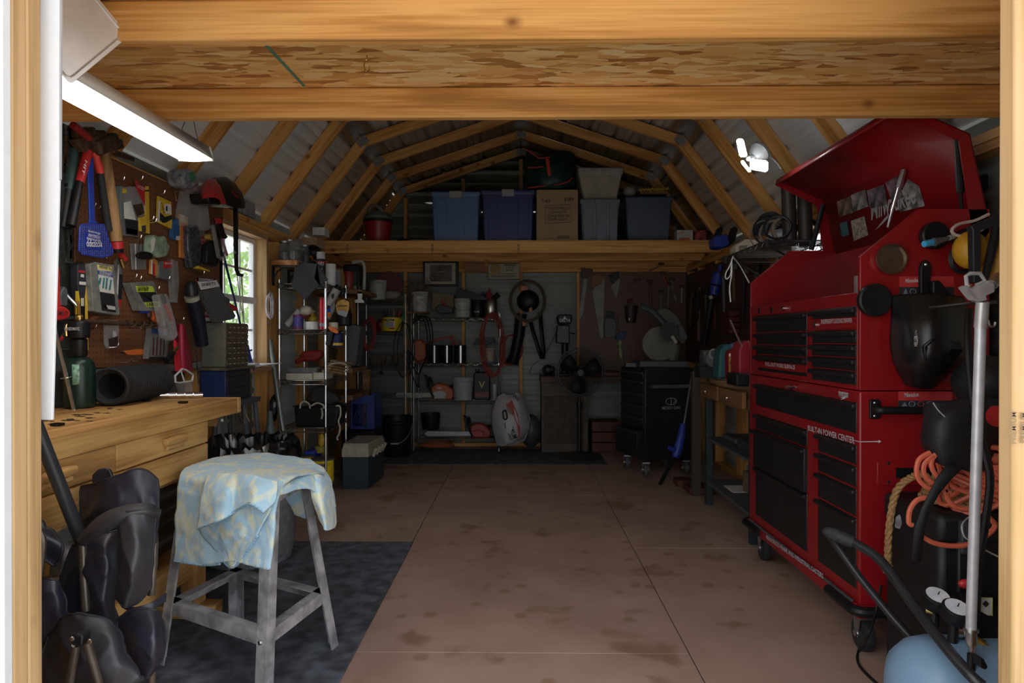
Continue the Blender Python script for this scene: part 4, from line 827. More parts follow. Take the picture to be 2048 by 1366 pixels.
# hanging pink umbrella with white triangular hanger
pk = P('umbrella_red', (.36, .02, .05), .45)
o = T('folded_umbrella', 'folded red umbrella in a clear sleeve with a white triangular hanger', 'umbrella', AX(368, 790, -1.63))
sheet([[AX(a, b, x) for a, b, x in r] for r in ([(355, 650, -1.66), (362, 648, -1.62), (368, 652, -1.63)], [(352, 690, -1.66), (364, 690, -1.61), (376, 690, -1.63)], [(350, 725, -1.66), (366, 728, -1.61), (382, 728, -1.63)], [(352, 740, -1.66), (368, 744, -1.61), (384, 742, -1.63)])], 'cloth', pk, o, .012)
MB().prism(PX([(351, 680), (356, 690), (362, 728), (366, 742), (354, 742)], 'X', -1.605), (-.01, 0, 0)).build('bright_strip', P('strip_red', (.7, .03, .05), .4), o)
MB().tube(PX([(350, 752), (364, 738), (372, 740), (386, 750), (384, 762), (358, 766), (351, 764)], 'X', -1.60), .005, 8, closed=True).tube(PX([(362, 742), (369, 764)], 'X', -1.60), .004, 6).build('hanger', white, o)
MB().prism(PX(rnd([(362, 768), (384, 764), (386, 785), (372, 792)], 4), 'X', -1.61), (-.03, 0, 0)).build('clear_foot', bagm, o, bevel=.006)
o = T('hose_nozzle', 'hose nozzle with a brass tip lying by the umbrella', 'nozzle', AX(345, 735, -1.60)); MB().cyl(AX(333, 722, -1.6), AX(346, 706, -1.6), .014, .012, 12).build('body', black, o); MB().cyl(AX(346, 706, -1.6), AX(355, 694, -1.6), .009, .008, 10).build('brass_tip', brass, o)
o = T('flashlight', 'long black flashlight with a pale ring hanging by the pegboard end', 'flashlight', AX(400, 690, -1.62)); MB().tube([AX(385, 598, -1.62), AX(396, 640, -1.62), AX(405, 690, -1.62)], .03, 18, radii=[.033, .035, .03]).build('body', P('torch_navy', (.012, .013, .025), .35), o); MB().cyl(AX(383, 592, -1.62), AX(385, 600, -1.62), .035, n=18).build('ring', P('ring_pale', (.35, .33, .26), .4), o); MB().lathe([(.02, -.07), (.03, -.05), (.032, -.02), (.030, 0)], AX(383, 592, -1.62), (0, .05, -1), 16).build('head', blackm, o)
o = T('hanging_chain', 'length of dark chain hanging behind the flashlight', 'chain', AX(390, 760, -1.68)); mb = MB()
for i in range(30): p = AX(381 + i*.55, 600 + i*5.6, -1.68); mb.tube([p + V((0, .006*math.cos(a*pi/3)*(1 if i % 2 else .4), .010*math.sin(a*pi/3))) for a in range(6)], .0022, 5, closed=True)
mb.build('links', chain, o)
item('sanding_sheet_pack', 'pack of dark grey sanding sheets with a red and white header', 'sheet pack', [(404, 582), (440, 574), (472, 632), (468, 638), (434, 645)], P('sanding_grey', (.10, .10, .098), .8, 0, .25, 90), .03, gap=.09, patches=(('header', [(392, 555), (431, 557), (440, 573), (402, 580)], paper), ('red_band', [(392, 555), (431, 557), (432, 560), (420, 563), (393, 563)], redp)), lines=(('SANDING', (396, 559), (426, 561), .02, wt, True), ('SHEETS', (402, 570), (430, 567), .02, ink, True)))
o = T('white_tub', 'small white tub on top of the drawer organiser', 'tub', AY(414, 642, 3.72)); MB().lathe([(.02, 0), (.022, .045), (.02, .05)], AY(414, 642, 3.72), n=14).build('body', white, o); MB().lathe([(.0225, .018), (.0225, .032)], AY(414, 642, 3.72), n=14, caps=False).build('red_label', redp, o)
# helmet, roll pack
o = T('power_tool_guard', 'red and black plastic helmet sitting on top of the pegboard', 'helmet', AX(445, 440, -1.60))
def dome(pts_, x0, x1, m, nm, k=5):
    rows = []
    for i in range(k):
        a = i / (k - 1); x = x0 + (x1 - x0) * a; s_ = math.sin(pi * (.18 + .64 * a)); 
        cx_ = sum(p[0] for p in pts_) / len(pts_); cy_ = max(p[1] for p in pts_)
        rows.append([AX(cx_ + (p[0]-cx_) * (.6 + .4*s_), cy_ + (p[1]-cy_) * s_, x) for p in pts_])
    mb = MB().grid(rows, True); mb.f.append(tuple(range(len(pts_)))); n_ = len(rows)*len(pts_); mb.f.append(tuple(range(n_ - len(pts_), n_)))
    return mb.build(nm, m, o, smooth=50)
dome([(402, 372), (415, 358), (432, 357), (445, 370), (455, 400), (456, 408), (446, 408), (440, 392), (430, 384), (412, 384), (400, 390)], -1.70, -1.52, redp, 'red_shell')
dome([(424, 356), (452, 354), (470, 366), (484, 385), (491, 405), (490, 417), (478, 416), (462, 410), (452, 404), (440, 370)], -1.69, -1.54, black, 'black_shell')
MB().prism(PX([(416, 388), (438, 386), (446, 406), (440, 412), (420, 408)], 'X', -1.56), (-.10, 0, 0)).build('padding', blackm, o, bevel=.01)
txt('Milwaukee', AX(462, 382, -1.535), AX(480, 398, -1.535) - AX(462, 382, -1.535), Z3, .03, redp, o, wide=.09)
MB().prism(PX([(442, 408), (466, 410), (464, 415), (446, 414)], 'X', -1.56), (-.06, 0, 0)).build('visor_edge', P('visor_pale', (.45, .52, .42), .3), o)
item('tape_roll_pack', 'round shrink wrapped roll with green print above the pegboard', 'wrapped roll', rnd([(366, 350), (374, 338), (386, 338), (398, 352), (401, 372), (388, 378), (372, 374)], 8), P('roll_grey', (.24, .26, .30), .3, 0, .5, 40), .09, patches=(('green_print', rnd([(379, 344), (388, 344), (390, 360), (384, 366), (380, 356)], 4), green),), bev=.015)
o = T('pry_bar', 'flat black pry bar with a hooked foot hanging in front of the window', 'pry bar', AX(475, 553, -1.62))
MB().grid([[AX(467, 415, -1.62), AX(475, 415, -1.62)], [AX(468, 500, -1.62), AX(476, 500, -1.62)], [AX(470, 540, -1.62), AX(476, 538, -1.62)], [AX(474, 551, -1.60), AX(479, 547, -1.60)], [AX(486, 553, -1.57), AX(487, 549, -1.57)]]).build('bar', blackm, o, solid=.006)
item('pen_pack', 'clear sleeve holding two long dark markers', 'marker pack', [(428, 450), (440, 446), (458, 515), (450, 522), (440, 515)], clr2, .02, gap=.10, patches=(('marker', [(432, 458), (437, 456), (447, 512), (442, 514)], black), ('red_marker', [(440, 470), (444, 470), (457, 510), (452, 513)], P('dkred', (.30, .02, .04), .4))))
item('red_black_strap', 'red and black webbing strap hanging over the pen sleeve', 'strap', [(429, 436), (443, 438), (450, 465), (456, 474), (452, 478), (444, 476), (436, 456)], black, .01, gap=.13, patches=(('red_end', [(429, 436), (443, 437), (445, 446), (432, 448)], redp),))
item('black_pouch', 'black zipped pouch with a cord hanging beside the window', 'pouch', rnd([(416, 486), (432, 480), (440, 490), (438, 530), (430, 535), (414, 528)], 5), black, .03, gap=.06, bev=.006)
item('yellow_wedge', 'yellow plastic wedge behind the black pouch', 'wedge', [(398, 532), (420, 540), (421, 544), (396, 537)], yellow, .03, gap=.03)
item('yellow_reel', 'small amber reel hanging under the poly bag', 'reel', rnd([(420, 468), (430, 466), (432, 478), (424, 482), (419, 476)], 4), P('amber', (.45, .27, .05), .4), .03, gap=.05)
item('clear_cone_bag', 'clear cone shaped bag hanging before the window', 'poly bag', [(455, 478), (460, 490), (474, 506), (462, 510), (454, 500)], bagm, .03, gap=.12)
# ---------------------------------------------------------------- organisers by the window
CX0, CX1 = -1.725, -1.595
o = T('drawer_organiser', 'olive grey small parts organiser with rows of clear drawers by the window', 'organiser', (-1.66, 3.81, .985))
og = P('olive_grey', (.16, .16, .125), .5); amb = P('amber_drawer', (.12, .085, .04), .3, 0, .5, 60)
MB().box(CX0, CX1, 3.66, 3.965, .985, 1.226).build('body', og, o, bevel=.004)
for r in range(8):
    for c in range(5):
        yy = 3.672 + c * .058; zz_ = .995 + r * .0285
        d = MB().box(CX1 - .004, CX1 + .006, yy, yy + .052, zz_, zz_ + .0245).build('drawer', amb, o); MB().box(CX1 + .006, CX1 + .012, yy + .02, yy + .032, zz_ + .004, zz_ + .009).build('tab', clear, d)
o = T('drawer_organiser', 'blue small parts organiser with dark drawers under the olive one', 'organiser', (-1.66, 3.81, .80))
MB().box(CX0, CX1 + .01, 3.64, 3.975, .80, .968).build('body', P('organiser_blue', (.02, .035, .12), .4), o, bevel=.004)
for r in range(5):
    for c in range(4):
        yy = 3.655 + c * .078; zz_ = .81 + r * .031
        MB().box(CX1 + .006, CX1 + .016, yy, yy + .072, zz_, zz_ + .027).build('drawer', P('smoke_drawer', (.03, .03, .032), .25), o)
one(MB().box(CX0 - .01, CX1 + .03, 3.62, 4.0, .968, .984), 'wall_shelf', 'thin board shelf between the two drawer organisers', 'shelf', WOOD('board_dark', (.20, .15, .10), (.12, .09, .06), 'y', False), bevel=.002)
o = T('work_stand', 'dark folding stand carrying the blue organiser', 'stand', (-1.62, 3.8, 0))
MB().box(-1.73, -1.54, 3.58, 4.02, .77, .799).build('top', dkgrey, o, bevel=.004)
for a, b in ((-1.71, 3.80), (-1.56, 3.82), (-1.71, 3.98), (-1.56, 3.98)): MB().cyl((a, b, .77), (a + (.06 if a > -1.6 else -.0), b + (.05 if b > 3.8 else -.05), 0), .014, n=8).build('leg', dkgrey, o)
for i in range(7): one(MB().cyl(AY(452 + i*6, 826 + (i % 3) * 3, 3.6), AY(446 + i*9, 842 + (i*5 % 9), 3.5), .0028, n=6), 'steel_rod', 'bright steel rod sticking out under the organisers', 'rod', chrome, 'steel rods under the organisers')
for i in range(6): p = V((-1.60 + i*.035, 2.93 + i*.004, BZ)); MB().cyl(p + V((0, 0, .014)), p + V((.03, .02, .02)), .012, n=12) and one(MB().cyl(p + V((0, 0, .0135)), p + V((.03, .02, .0135)), .0132, n=12), 'socket', 'chrome socket lying at the far end of the workbench', 'socket', chrome, 'sockets on the workbench')
o = T('long_blue_stick', 'thin dark blue stick leaning across the window', 'stick', AX(508, 745, -1.70)); MB().cyl(AX(446, 505, -1.68), AX(502, 738, -1.70), .007, n=8).build('shaft', dkblue, o); MB().cyl(AX(494, 690, -1.70), AX(506, 740, -1.70), .010, n=8).cyl(AX(489, 705, -1.70), AX(503, 700, -1.70), .006, n=6).build('blue_clamp', P('clamp_blue', (.03, .05, .30), .4), o)
for a, b in (((474, 552), (486, 640)), ((482, 552), (489, 655)), ((484, 552), (486, 655))): MB().cyl(AX(*a, -1.69), AX(*b, -1.70), .003, n=6) and one(MB().cyl(AX(*a, -1.69), AX(*b, -1.70), .003, n=6), 'brazing_rod', 'pale brazing rod standing in front of the window', 'rod', P('rod_pale', (.45, .42, .34), .4, .6), 'brazing rods at the window')
o = T('red_clip', 'red plastic clip tool lying on the organiser', 'clip', AX(480, 630, -1.66)); MB().prism(PX([(460, 606), (474, 614), (474, 622), (462, 622)], 'X', -1.65), (-.02, 0, 0)).build('red_jaw', redp, o); MB().prism(PX([(453, 594), (459, 598), (460, 610), (453, 604)], 'X', -1.66), (-.02, 0, 0)).build('dark_head', dkgrey, o)
o = T('sill_papers', 'white papers lying on the window sill', 'papers', AZ(505, 742, .97)); MB().box(-1.78, -1.62, 4.2, 4.5, .968, .972).build('sheet', paper, o); MB().box(-1.76, -1.60, 4.25, 4.55, .9725, .976).build('sheet', P('paper2', (.7, .7, .72), .7), o)
o = T('sill_box', 'small white box at the window sill corner', 'box', (-1.64, 4.12, .965)); MB().box(-1.68, -1.60, 4.08, 4.16, .965, .99).build('box', white, o, bevel=.002)
# ---------------------------------------------------------------- left wall between window and racks
o = T('jar_shelf', 'short pine shelf on a black iron bracket beside the window', 'shelf', (-1.62, 4.80, 1.60))
ps = AY(536, 530, 4.72); shz = ps.z; 
MB().box(-1.735, -1.555, 4.72, 5.12, shz - .0, shz + .036).build('board', WOOD('jar_shelf_wood', (.60, .30, .12), (.42, .18, .06), 'y', False), o, bevel=.003)
for yy in (4.74, 5.06): MB().box(-1.738, -1.725, yy, yy + .02, shz - .14, shz).box(-1.725, -1.57, yy, yy + .02, shz - .012, shz).build('bracket', blackm, o); MB().tube(cr([(-1.73, yy + .01, shz - .11), (-1.70, yy + .01, shz - .04), (-1.61, yy + .01, shz - .008)], 4), .006, 6).build('bracket_brace', blackm, o)
jarg = P('jar_glass', (.30, .33, .33), .04, 0, .1, alpha=.22, spec=.9); nails = P('jar_hardware', (.09, .085, .08), .4, .4, .7, 150)
for i, (jx, jy, r, h, lid) in enumerate(((-1.665, 4.78, .042, .125, 1), (-1.60, 4.79, .045, .135, 0), (-1.665, 4.89, .045, .15, 1), (-1.60, 4.90, .042, .16, 0), (-1.66, 5.0, .045, .15, 0), (-1.60, 5.02, .04, .13, 1))):
    z = shz + .036; o = T('glass_jar', ['short glass jar of screws at the window end of the jar shelf', 'glass jar of nails at the front of the jar shelf', 'tall glass jar behind the window end jar', 'tall open glass jar in the middle of the jar shelf', 'glass jar at the far back of the jar shelf', 'small glass jar at the far end of the jar shelf'][i], 'jar', (jx, jy, z), 'jars on the pine shelf')
    MB().lathe([(r*.92, 0), (r, .008), (r, h*.78), (r*.78, h*.9), (r*.78, h)], (jx, jy, z), n=18).build('glass', jarg, o)
    MB().lathe([(r*.88, .006), (r*.9, h*.5), (r*.3, h*.55)], (jx, jy, z), n=14).build('contents', nails, o)
    if lid: MB().lathe([(r*.82, h), (r*.82, h + .012), (r*.7, h + .014)], (jx, jy, z), n=16).build('lid', steel, o)
for i, (a, b, lab) in enumerate(((537, 612, 'coil of clear cable hanging on the stud below the jar shelf'), (545, 815, 'dark round wire spool hanging low on the stud'))):
    c = AX(a, b, -1.70); o = T('wire_coil', lab, 'coil', c - V((0, 0, .09)))
    for k in range(5): MB().tube([c + V((.004*k, (.028 + .004*(k % 3)) * math.cos(q*pi/12) * 1.6, (.075 + .004*k) * math.sin(q*pi/12))) for q in range(24)], .0035, 5, closed=True).build('loop', P('coil_clear', (.45, .42, .44), .2, 0, .2) if not i else black, o)
    if i: MB().lathe([(.05, -.01), (.05, .01)], c, (1, 0, 0), 16).build('hub', dkgrey, o); MB().prism([c + V((.014, -.02, .0)), c + V((.014, .02, .0)), c + V((.014, .02, .035)), c + V((.014, -.02, .035))], (.001, 0, 0)).build('label', paper, o)
one(MB().cyl(AX(540, 680, -1.72), AZ(580, 990, .0).lerp(AX(566, 862, -1.60), 1) , .018, n=12), 'steel_pipe', 'grey steel pipe leaning against the wall below the window', 'pipe', P('pipe_grey', (.22, .24, .22), .4, .6))
o = T('green_funnel', 'grey green tapered funnel standing behind the trash can', 'funnel', V((XY0(540, 4.3), 4.3, 0))); MB().lathe([(.07, 0), (.06, .45), (.02, .60), (.012, .68)], V((XY0(540, 4.3), 4.3, 0)), n=14).build('cone', P('funnel_green', (.12, .16, .15), .5), o)
one(MB().box(-1.80, -1.76, 4.05, 4.5, 1.93, 2.03), 'plate_panel', 'dusty translucent panel leaning in the rafters above the window', 'panel', P('dusty_panel', (.28, .30, .32), .4, 0, .3, 20))
# ================================================================ racks and the rear wall
def XY(px, Y): return AY(px, 677, Y).x
def ypr(pts, Y, th, name, m, par, bev=0): return MB().prism(PX(pts, 'Y', Y), (0, th, 0)).build(name, m, par, bevel=bev)
def rack(name, label, x0, x1, y0, y1, levels, H, m, along='x', dense=.045):
    o = T(name, label, 'shelving', ((x0+x1)/2, (y0+y1)/2, .0085))
    for x in (x0, x1):
        for y in (y0, y1):
            MB().cyl((x, y, .0085), (x, y, H), .0092, n=10).lathe([(.0145, 0), (.0145, .03)], (x, y, .009), n=10).lathe([(.0105, 0), (.009, .006)], (x, y, H), n=10).build('post', m, o)
    for z in levels:
        mb = MB(); ring = [(x0, y0), (x1, y0), (x1, y1), (x0, y1)]
        for dz in (0, -.03):
            for i in range(4): a, b = ring[i], ring[(i+1) % 4]; mb.cyl((*a, z + dz), (*b, z + dz), .0032, n=6)
        for i in range(4):     # zigzag truss between the two rim wires
            a, b = V((*ring[i], 0)), V((*ring[(i+1) % 4], 0)); n = max(2, int((b-a).length / .05)); pts = [a.lerp(b, k/n) + V((0, 0, z - (.03 if k % 2 else 0))) for k in range(n + 1)]
            mb.tube(pts, .0022, 5)
        if along == 'x':
            k = x0
            while k < x1: mb.cyl((k, y0, z), (k, y1, z), .0018, n=5); k += dense
        else:
            k = y0
            while k < y1: mb.cyl((x0, k, z), (x1, k, z), .0018, n=5); k += dense
        mb.build('wire_shelf', m, o)
        for x in (x0, x1):
            for y in (y0, y1): MB().lathe([(.0135, -.035), (.0115, .008)], (x, y, z - .0), n=10).build('collar', m, o)
    return o
AX0, AX1, AY0, AY1 = -1.70, -1.373, 4.78, 5.33
chrome_d = P('rack_chrome', (.50, .50, .50), .25, 1, .1)
LA = [.10, .51, .845, 1.20, 1.525]
rack('wire_rack', 'narrow chrome wire rack by the left wall crowded with cans', AX0, AX1, AY0, AY1, LA, 1.555, chrome_d, 'y')
LD = [.121, .513, .884, 1.35]
DX0, DX1, DY0, DY1 = -1.08, -.222, 6.85, 7.17
rack('wire_rack', 'wide chrome wire rack with chainsaws against the rear wall', DX0, DX1, DY0, DY1, LD, 1.40, chrome_d, 'x')
LC = [.57, .85, 1.21, 1.526]
darkst = P('dark_steel', (.10, .10, .105), .4, .6)
rack('wire_rack', 'dark steel wire rack with buckets in the rear left corner', -1.63, -1.155, 6.80, 7.17, LC, 1.58, P('rack_grey', (.35, .35, .36), .3, .9), 'x')
def vessel(name, label, cat, px, Y, z, prof, m, group=None, n=18, lid=None, band=None, dx=0):
    b = V((XY(px, Y) + dx, Y, z)); o = T(name, label, cat, b, group)
    MB().lathe(prof, b, n=n).build('body', m, o)
    if lid: MB().lathe(lid[0], b, n=n).build(lid[2] if len(lid) > 2 else 'lid', lid[1], o)
    if band: MB().lathe([(band[0], band[1]), (band[0], band[2])], b, n=n, caps=False).build('label', band[3], o)
    return o
def canp(r, h): return [(r*.96, 0), (r, .004), (r, h - .004), (r*.96, h)]
# --- rack A, top shelf
z = LA[4] + .004
o = vessel('spray_can', 'black and grey spray can on the top of the narrow wire rack', 'spray can', 642, 4.86, z, canp(.033, .175), P('can_black', (.03, .03, .03), .3), lid=([(.031, .178), (.031, .225), (.026, .23)], P('cap_grey', (.45, .45, .47), .4), 'cap')); p = V((XY(642, 4.86), 4.86 - .034, z + .12))
txt('WD', p + V((-.02, 0, .02)), (1, 0, 0), Z3, .03, inkw, o); txt('RUST', p + V((-.022, 0, -.02)), (1, 0, 0), Z3, .018, inkw, o); MB().lathe([(.0338, .03), (.0338, .045)], (XY(642, 4.86), 4.86, z), n=18, caps=False).build('silver_band', steel, o); MB().lathe([(.0338, .15), (.0338, .16)], (XY(642, 4.86), 4.86, z), n=18, caps=False).build('red_band', redp, o)
vessel('white_can', 'plain white can behind the black spray can', 'can', 661, 5.02, z, canp(.04, .16), white)
vessel('thinner_can', 'black can with a red band on the top of the narrow rack', 'can', 618, 5.1, z + .0, canp(.05, .19), P('can_dark', (.02, .02, .022), .35), band=(.051, .10, .13, redp), lid=([(.02, .19), (.02, .21)], black))
o = T('black_folder', 'large black folder hanging over the edge of the narrow wire rack', 'folder', AY(615, 700, 4.76))
ypr([(590, 523), (636, 528), (655, 560), (634, 575), (610, 601), (583, 572), (588, 545)], 4.755, .012, 'cover', P('folder_black', (.022, .024, .03), .6), o, .003); ypr([(606, 525), (634, 528), (628, 560), (640, 572)], 4.75, .006, 'flap', P('folder_flap', (.03, .032, .042), .6), o)
o = T('orange_grinder', 'dark tool with an orange collar behind the folder', 'power tool', AY(620, 520, 5.2)); MB().sphere(AY(624, 505, 5.2), .07, .05, .06).build('motor', black, o); MB().cyl(AY(613, 518, 5.15), AY(625, 517, 5.15), .022, n=12).build('collar', orange, o)
one(MB().obox(AX(642, 465, -1.66), (.10, .14, .065)), 'white_carton', 'small white carton on the wall plate above the narrow rack', 'carton', white, bevel=.002)
one(MB().obox(AX(627, 488, -1.63), (.12, .22, .07)), 'brown_carton', 'brown cardboard carton under the white carton', 'carton', card, bevel=.002)
vessel('light_bulb', 'white globe bulb resting on the wall plate', 'light bulb', 605, 5.5, 1.93, [(.012, -.02), (.014, .0), (.03, .02), (.036, .045), (.026, .072), (.0, .082)], P('bulb_white', (.7, .7, .62), .3), dx=-.02)
vessel('black_clamp', 'black spring clamp standing behind the jars', 'clamp', 578, 5.18, 1.70, [(.03, 0), (.02, .03), (.006, .05), (.004, .08)], black)
# shelf 2
z = LA[3] + .004
o = vessel('chalk_can', 'purple and blue printed can at the front of the second shelf', 'can', 596, 4.84, z, canp(.034, .105), P('can_purple', (.22, .05, .15), .4, 0, .5, 70), band=(.0345, .02, .09, P('can_print', (.10, .08, .35), .5, 0, .6, 90)))
vessel('tape_roll', 'white roll of tape lying on the second shelf', 'tape', 624, 4.84, z, [(.02, 0), (.046, 0), (.046, .055), (.02, .055)], white)
vessel('oil_bottle', 'yellow bottle behind the white tape roll', 'bottle', 625, 4.98, z, [(.03, 0), (.034, .01), (.034, .09), (.012, .11), (.012, .13)], P('bottle_yellow', (.55, .40, .03), .35), lid=([(.022, .13), (.022, .14)], cream, 'cap'))
for i, (pp, lab) in enumerate(((642.5, 'red tube standing left of its twin on the second shelf'), (649, 'red tube standing by the rack post on the second shelf'))):
    o = vessel('red_tube', lab, 'tube', pp, 4.80, z, canp(.0115, .205), P('tube_red', (.72, .03, .06), .3), 'red tubes', n=12, lid=([(.009, .205), (.009, .225)], redp, 'cap'), band=(.0119, .02, .045, P('tube_band', (.45, .42, .55), .5)))
o = T('caulk_tube', 'white caulk tube leaning on the second shelf', 'caulk tube', AY(575, 652, 4.95)); MB().cyl(AY(574, 650, 4.95), AY(600, 621, 4.95), .024, n=14).build('tube', white, o)
o = T('dome_lid', 'cream domed lid with a red printed tub', 'tub', AY(612, 640, 4.92)); c = AY(612, 622, 4.95); MB().sphere(c, .05, .05, .04, 16, 8).build('dome', cream, o); MB().cyl(AY(606, 634, 4.95), AY(616, 624, 4.95), .034, n=14).build('red_tub', P('tub_red', (.25, .05, .04), .5, 0, .5, 80), o)
o = T('spray_bottle', 'dark spray bottle with an orange and blue label on the narrow rack', 'spray bottle', AY(688, 655, 4.95))
MB().lathe([(.045, 0), (.058, .01), (.058, .08), (.046, .13), (.02, .17), (.018, .20)], AY(688, 652, 4.95), n=18).build('body', black, o)
ypr([(671, 612), (676, 602), (688, 598), (698, 604), (698, 618), (692, 632), (674, 626)], 4.888, .004, 'label', P('label_amber', (.60, .34, .07), .5, 0, .3, 40), o); ypr([(674, 624), (683, 620), (696, 625), (692, 634), (676, 629)], 4.886, .002, 'blue_label', P('label_pale_blue', (.35, .42, .48), .5), o); txt('CLEANER', AY(675, 612, 4.884), (1, 0, 0), Z3, .02, ink, o, wide=.07)
MB().cyl(AY(684, 590, 4.95), AY(688, 578, 4.95), .014, n=10).obox(AY(682, 580, 4.93), (.06, .03, .03)).build('trigger', black, o)
o = T('aerosol_can', 'pale grey aerosol can tipped behind the rack post', 'spray can', AY(664, 610, 4.9)); MB().cyl(AY(657, 610, 4.9), AY(674, 578, 4.9), .032, n=16).build('can', P('can_pale', (.40, .39, .37), .4), o); MB().cyl(AY(673, 580, 4.9), AY(678, 571, 4.9), .03, .02, 16).build('cap', black, o); ypr([(662, 590), (668, 586), (668, 595), (664, 598)], 4.862, .003, 'mark', ink, o)
o = T('glue_bottle', 'blue and grey glue bottle leaning between the bottles', 'bottle', AY(662, 640, 4.87)); ypr([(654, 620), (662, 612), (669, 602), (668, 620), (658, 640), (653, 634)], 4.86, .03, 'body', P('glue_grey', (.25, .28, .33), .4), o, .006); ypr([(655, 619), (661, 614), (661, 624), (655, 624)], 4.857, .003, 'blue_label', blue, o); ypr([(655, 626), (662, 624), (662, 634), (655, 634)], 4.857, .003, 'orange_label', orange, o)
vessel('beige_tub', 'beige round tub below the spray bottle', 'tub', 667, 4.84, z, canp(.032, .05), cream)
o = T('orange_nozzle', 'orange spray nozzle of a bottle hanging on the rack end', 'nozzle', AY(667, 667, 4.75)); ypr(rnd([(655, 653), (668, 654), (677, 663), (675, 668), (660, 662)], 3), 4.74, .03, 'trigger', orange, o, .005); MB().cyl(AY(664, 664, 4.76), AY(658, 690, 4.76), .022, .025, 12).build('black_bottle', black, o)
o = T('yellow_label_bottle', 'dark bottle with yellow label below the orange nozzle', 'bottle', AY(674, 695, 4.98)); MB().lathe([(.04, 0), (.045, .01), (.045, .09), (.02, .12)], AY(674, 694, 4.98), n=16).build('body', dkblue, o); MB().lathe([(.0455, .012), (.0455, .03)], AY(674, 694, 4.98), n=16, caps=False).build('label', yellow, o)
# shelf 3
z = LA[2] + .004
one(MB().box(XY(573, 4.8), XY(625, 4.8), 4.79, 4.92, z, z + .045), 'white_box', 'long white box at the front of the third shelf', 'box', P('box_ivory', (.55, .52, .42), .6), bevel=.002)
one(MB().box(XY(626, 4.8), XY(650, 4.8), 4.80, 5.0, z, z + .05), 'white_box', 'short ivory box beside the rack post on the third shelf', 'box', MATS['box_ivory'], bevel=.002)
o = T('bristle_tray', 'clear tray of dark bristles on the long white box', 'tray', (XY(598, 4.85), 4.85, z + .046)); MB().box(XY(575, 4.8), XY(634, 4.8), 4.80, 4.95, z + .046, z + .085).build('tray', clr2, o, bevel=.006)
mb = MB(); x = XY(577, 4.8)
while x < XY(632, 4.8): mb.box(x, x + .004, 4.81, 4.94, z + .05, z + .08); x += .009
mb.build('bristles', dkgrey, o)
o = T('red_drill', 'dark red power tool lying behind the bristle tray', 'power tool', AY(618, 724, 5.1)); ypr(rnd([(596, 715), (606, 702), (640, 700), (644, 712), (632, 722), (600, 724)], 5), 5.1, .09, 'housing', P('drill_red', (.30, .02, .015), .45), o, .012); MB().cyl(AY(610, 716, 5.1), AY(592, 724, 5.05), .018, n=10).build('handle', MATS['drill_red'], o)
for i in range(5): one(MB().cyl(AY(654 + i*4, 742 - i*5, 4.85 + .06*i), AY(690 + i*4, 748 - i*5, 4.95 + .07*i), .009, .006, 8).obox(AY(652 + i*4, 742 - i*5, 4.84 + .06*i), (.05, .03, .014)), 'paint_brush', ['wooden paint brush at the bottom of the third shelf pile', 'wooden paint brush second up in the third shelf pile', 'wooden paint brush in the middle of the third shelf pile', 'wooden paint brush second from the top of the pile', 'wooden paint brush on top of the third shelf pile'][i], 'paint brush', P('handle_tan', (.30, .18, .08), .5), 'brushes on the third shelf')
o = T('white_cable', 'loop of white cable on the third shelf', 'cable', AY(685, 740, 4.9)); MB().tube(cr([AY(657, 731, 4.9), AY(672, 726, 4.9), AY(690, 728, 4.9), AY(696, 738, 4.92), AY(688, 744, 4.92)], 6), .005, 6).build('cable', P('cable_white', (.45, .43, .38), .5), o)
# shelf 4
z = LA[1] + .004
o = T('black_tub', 'black rectangular tub of straps on the fourth shelf', 'tub', (XY(625, 4.85), 4.9, z)); MB().prism([(XY(592, 4.8), 4.79, z), (XY(672, 4.8), 4.79, z), (XY(680, 4.8), 4.79, z + .145), (XY(588, 4.8), 4.79, z + .145)], (0, .24, 0)).build('tub', black, o, bevel=.012); MB().box(XY(586, 4.8), XY(682, 4.8), 4.78, 5.04, z + .143, z + .152).build('rim', blackm, o, bevel=.004)
for i, pts in enumerate(([(600, 817), (602, 806), (610, 803), (618, 808), (620, 817)], [(622, 812), (634, 806), (646, 810), (648, 817)], [(672, 812), (680, 813), (681, 830), (677, 842), (680, 856), (678, 868), (674, 876), (676, 880)], [(643, 816), (645, 828), (643, 838)])):
    MB().tube(cr([AY(a, b, 4.775) for a, b in pts], 5), .006, 6).build('strap_end', P('strap_white', (.50, .47, .40), .6), o)
o = T('sander', 'dark power tool with a cord on the tub', 'power tool', AY(640, 800, 4.95)); ypr(rnd([(622, 775), (640, 770), (668, 788), (680, 800), (660, 812), (640, 806), (618, 806)], 6), 4.95, .10, 'housing', P('tool_dark', (.035, .033, .032), .5), o, .012)
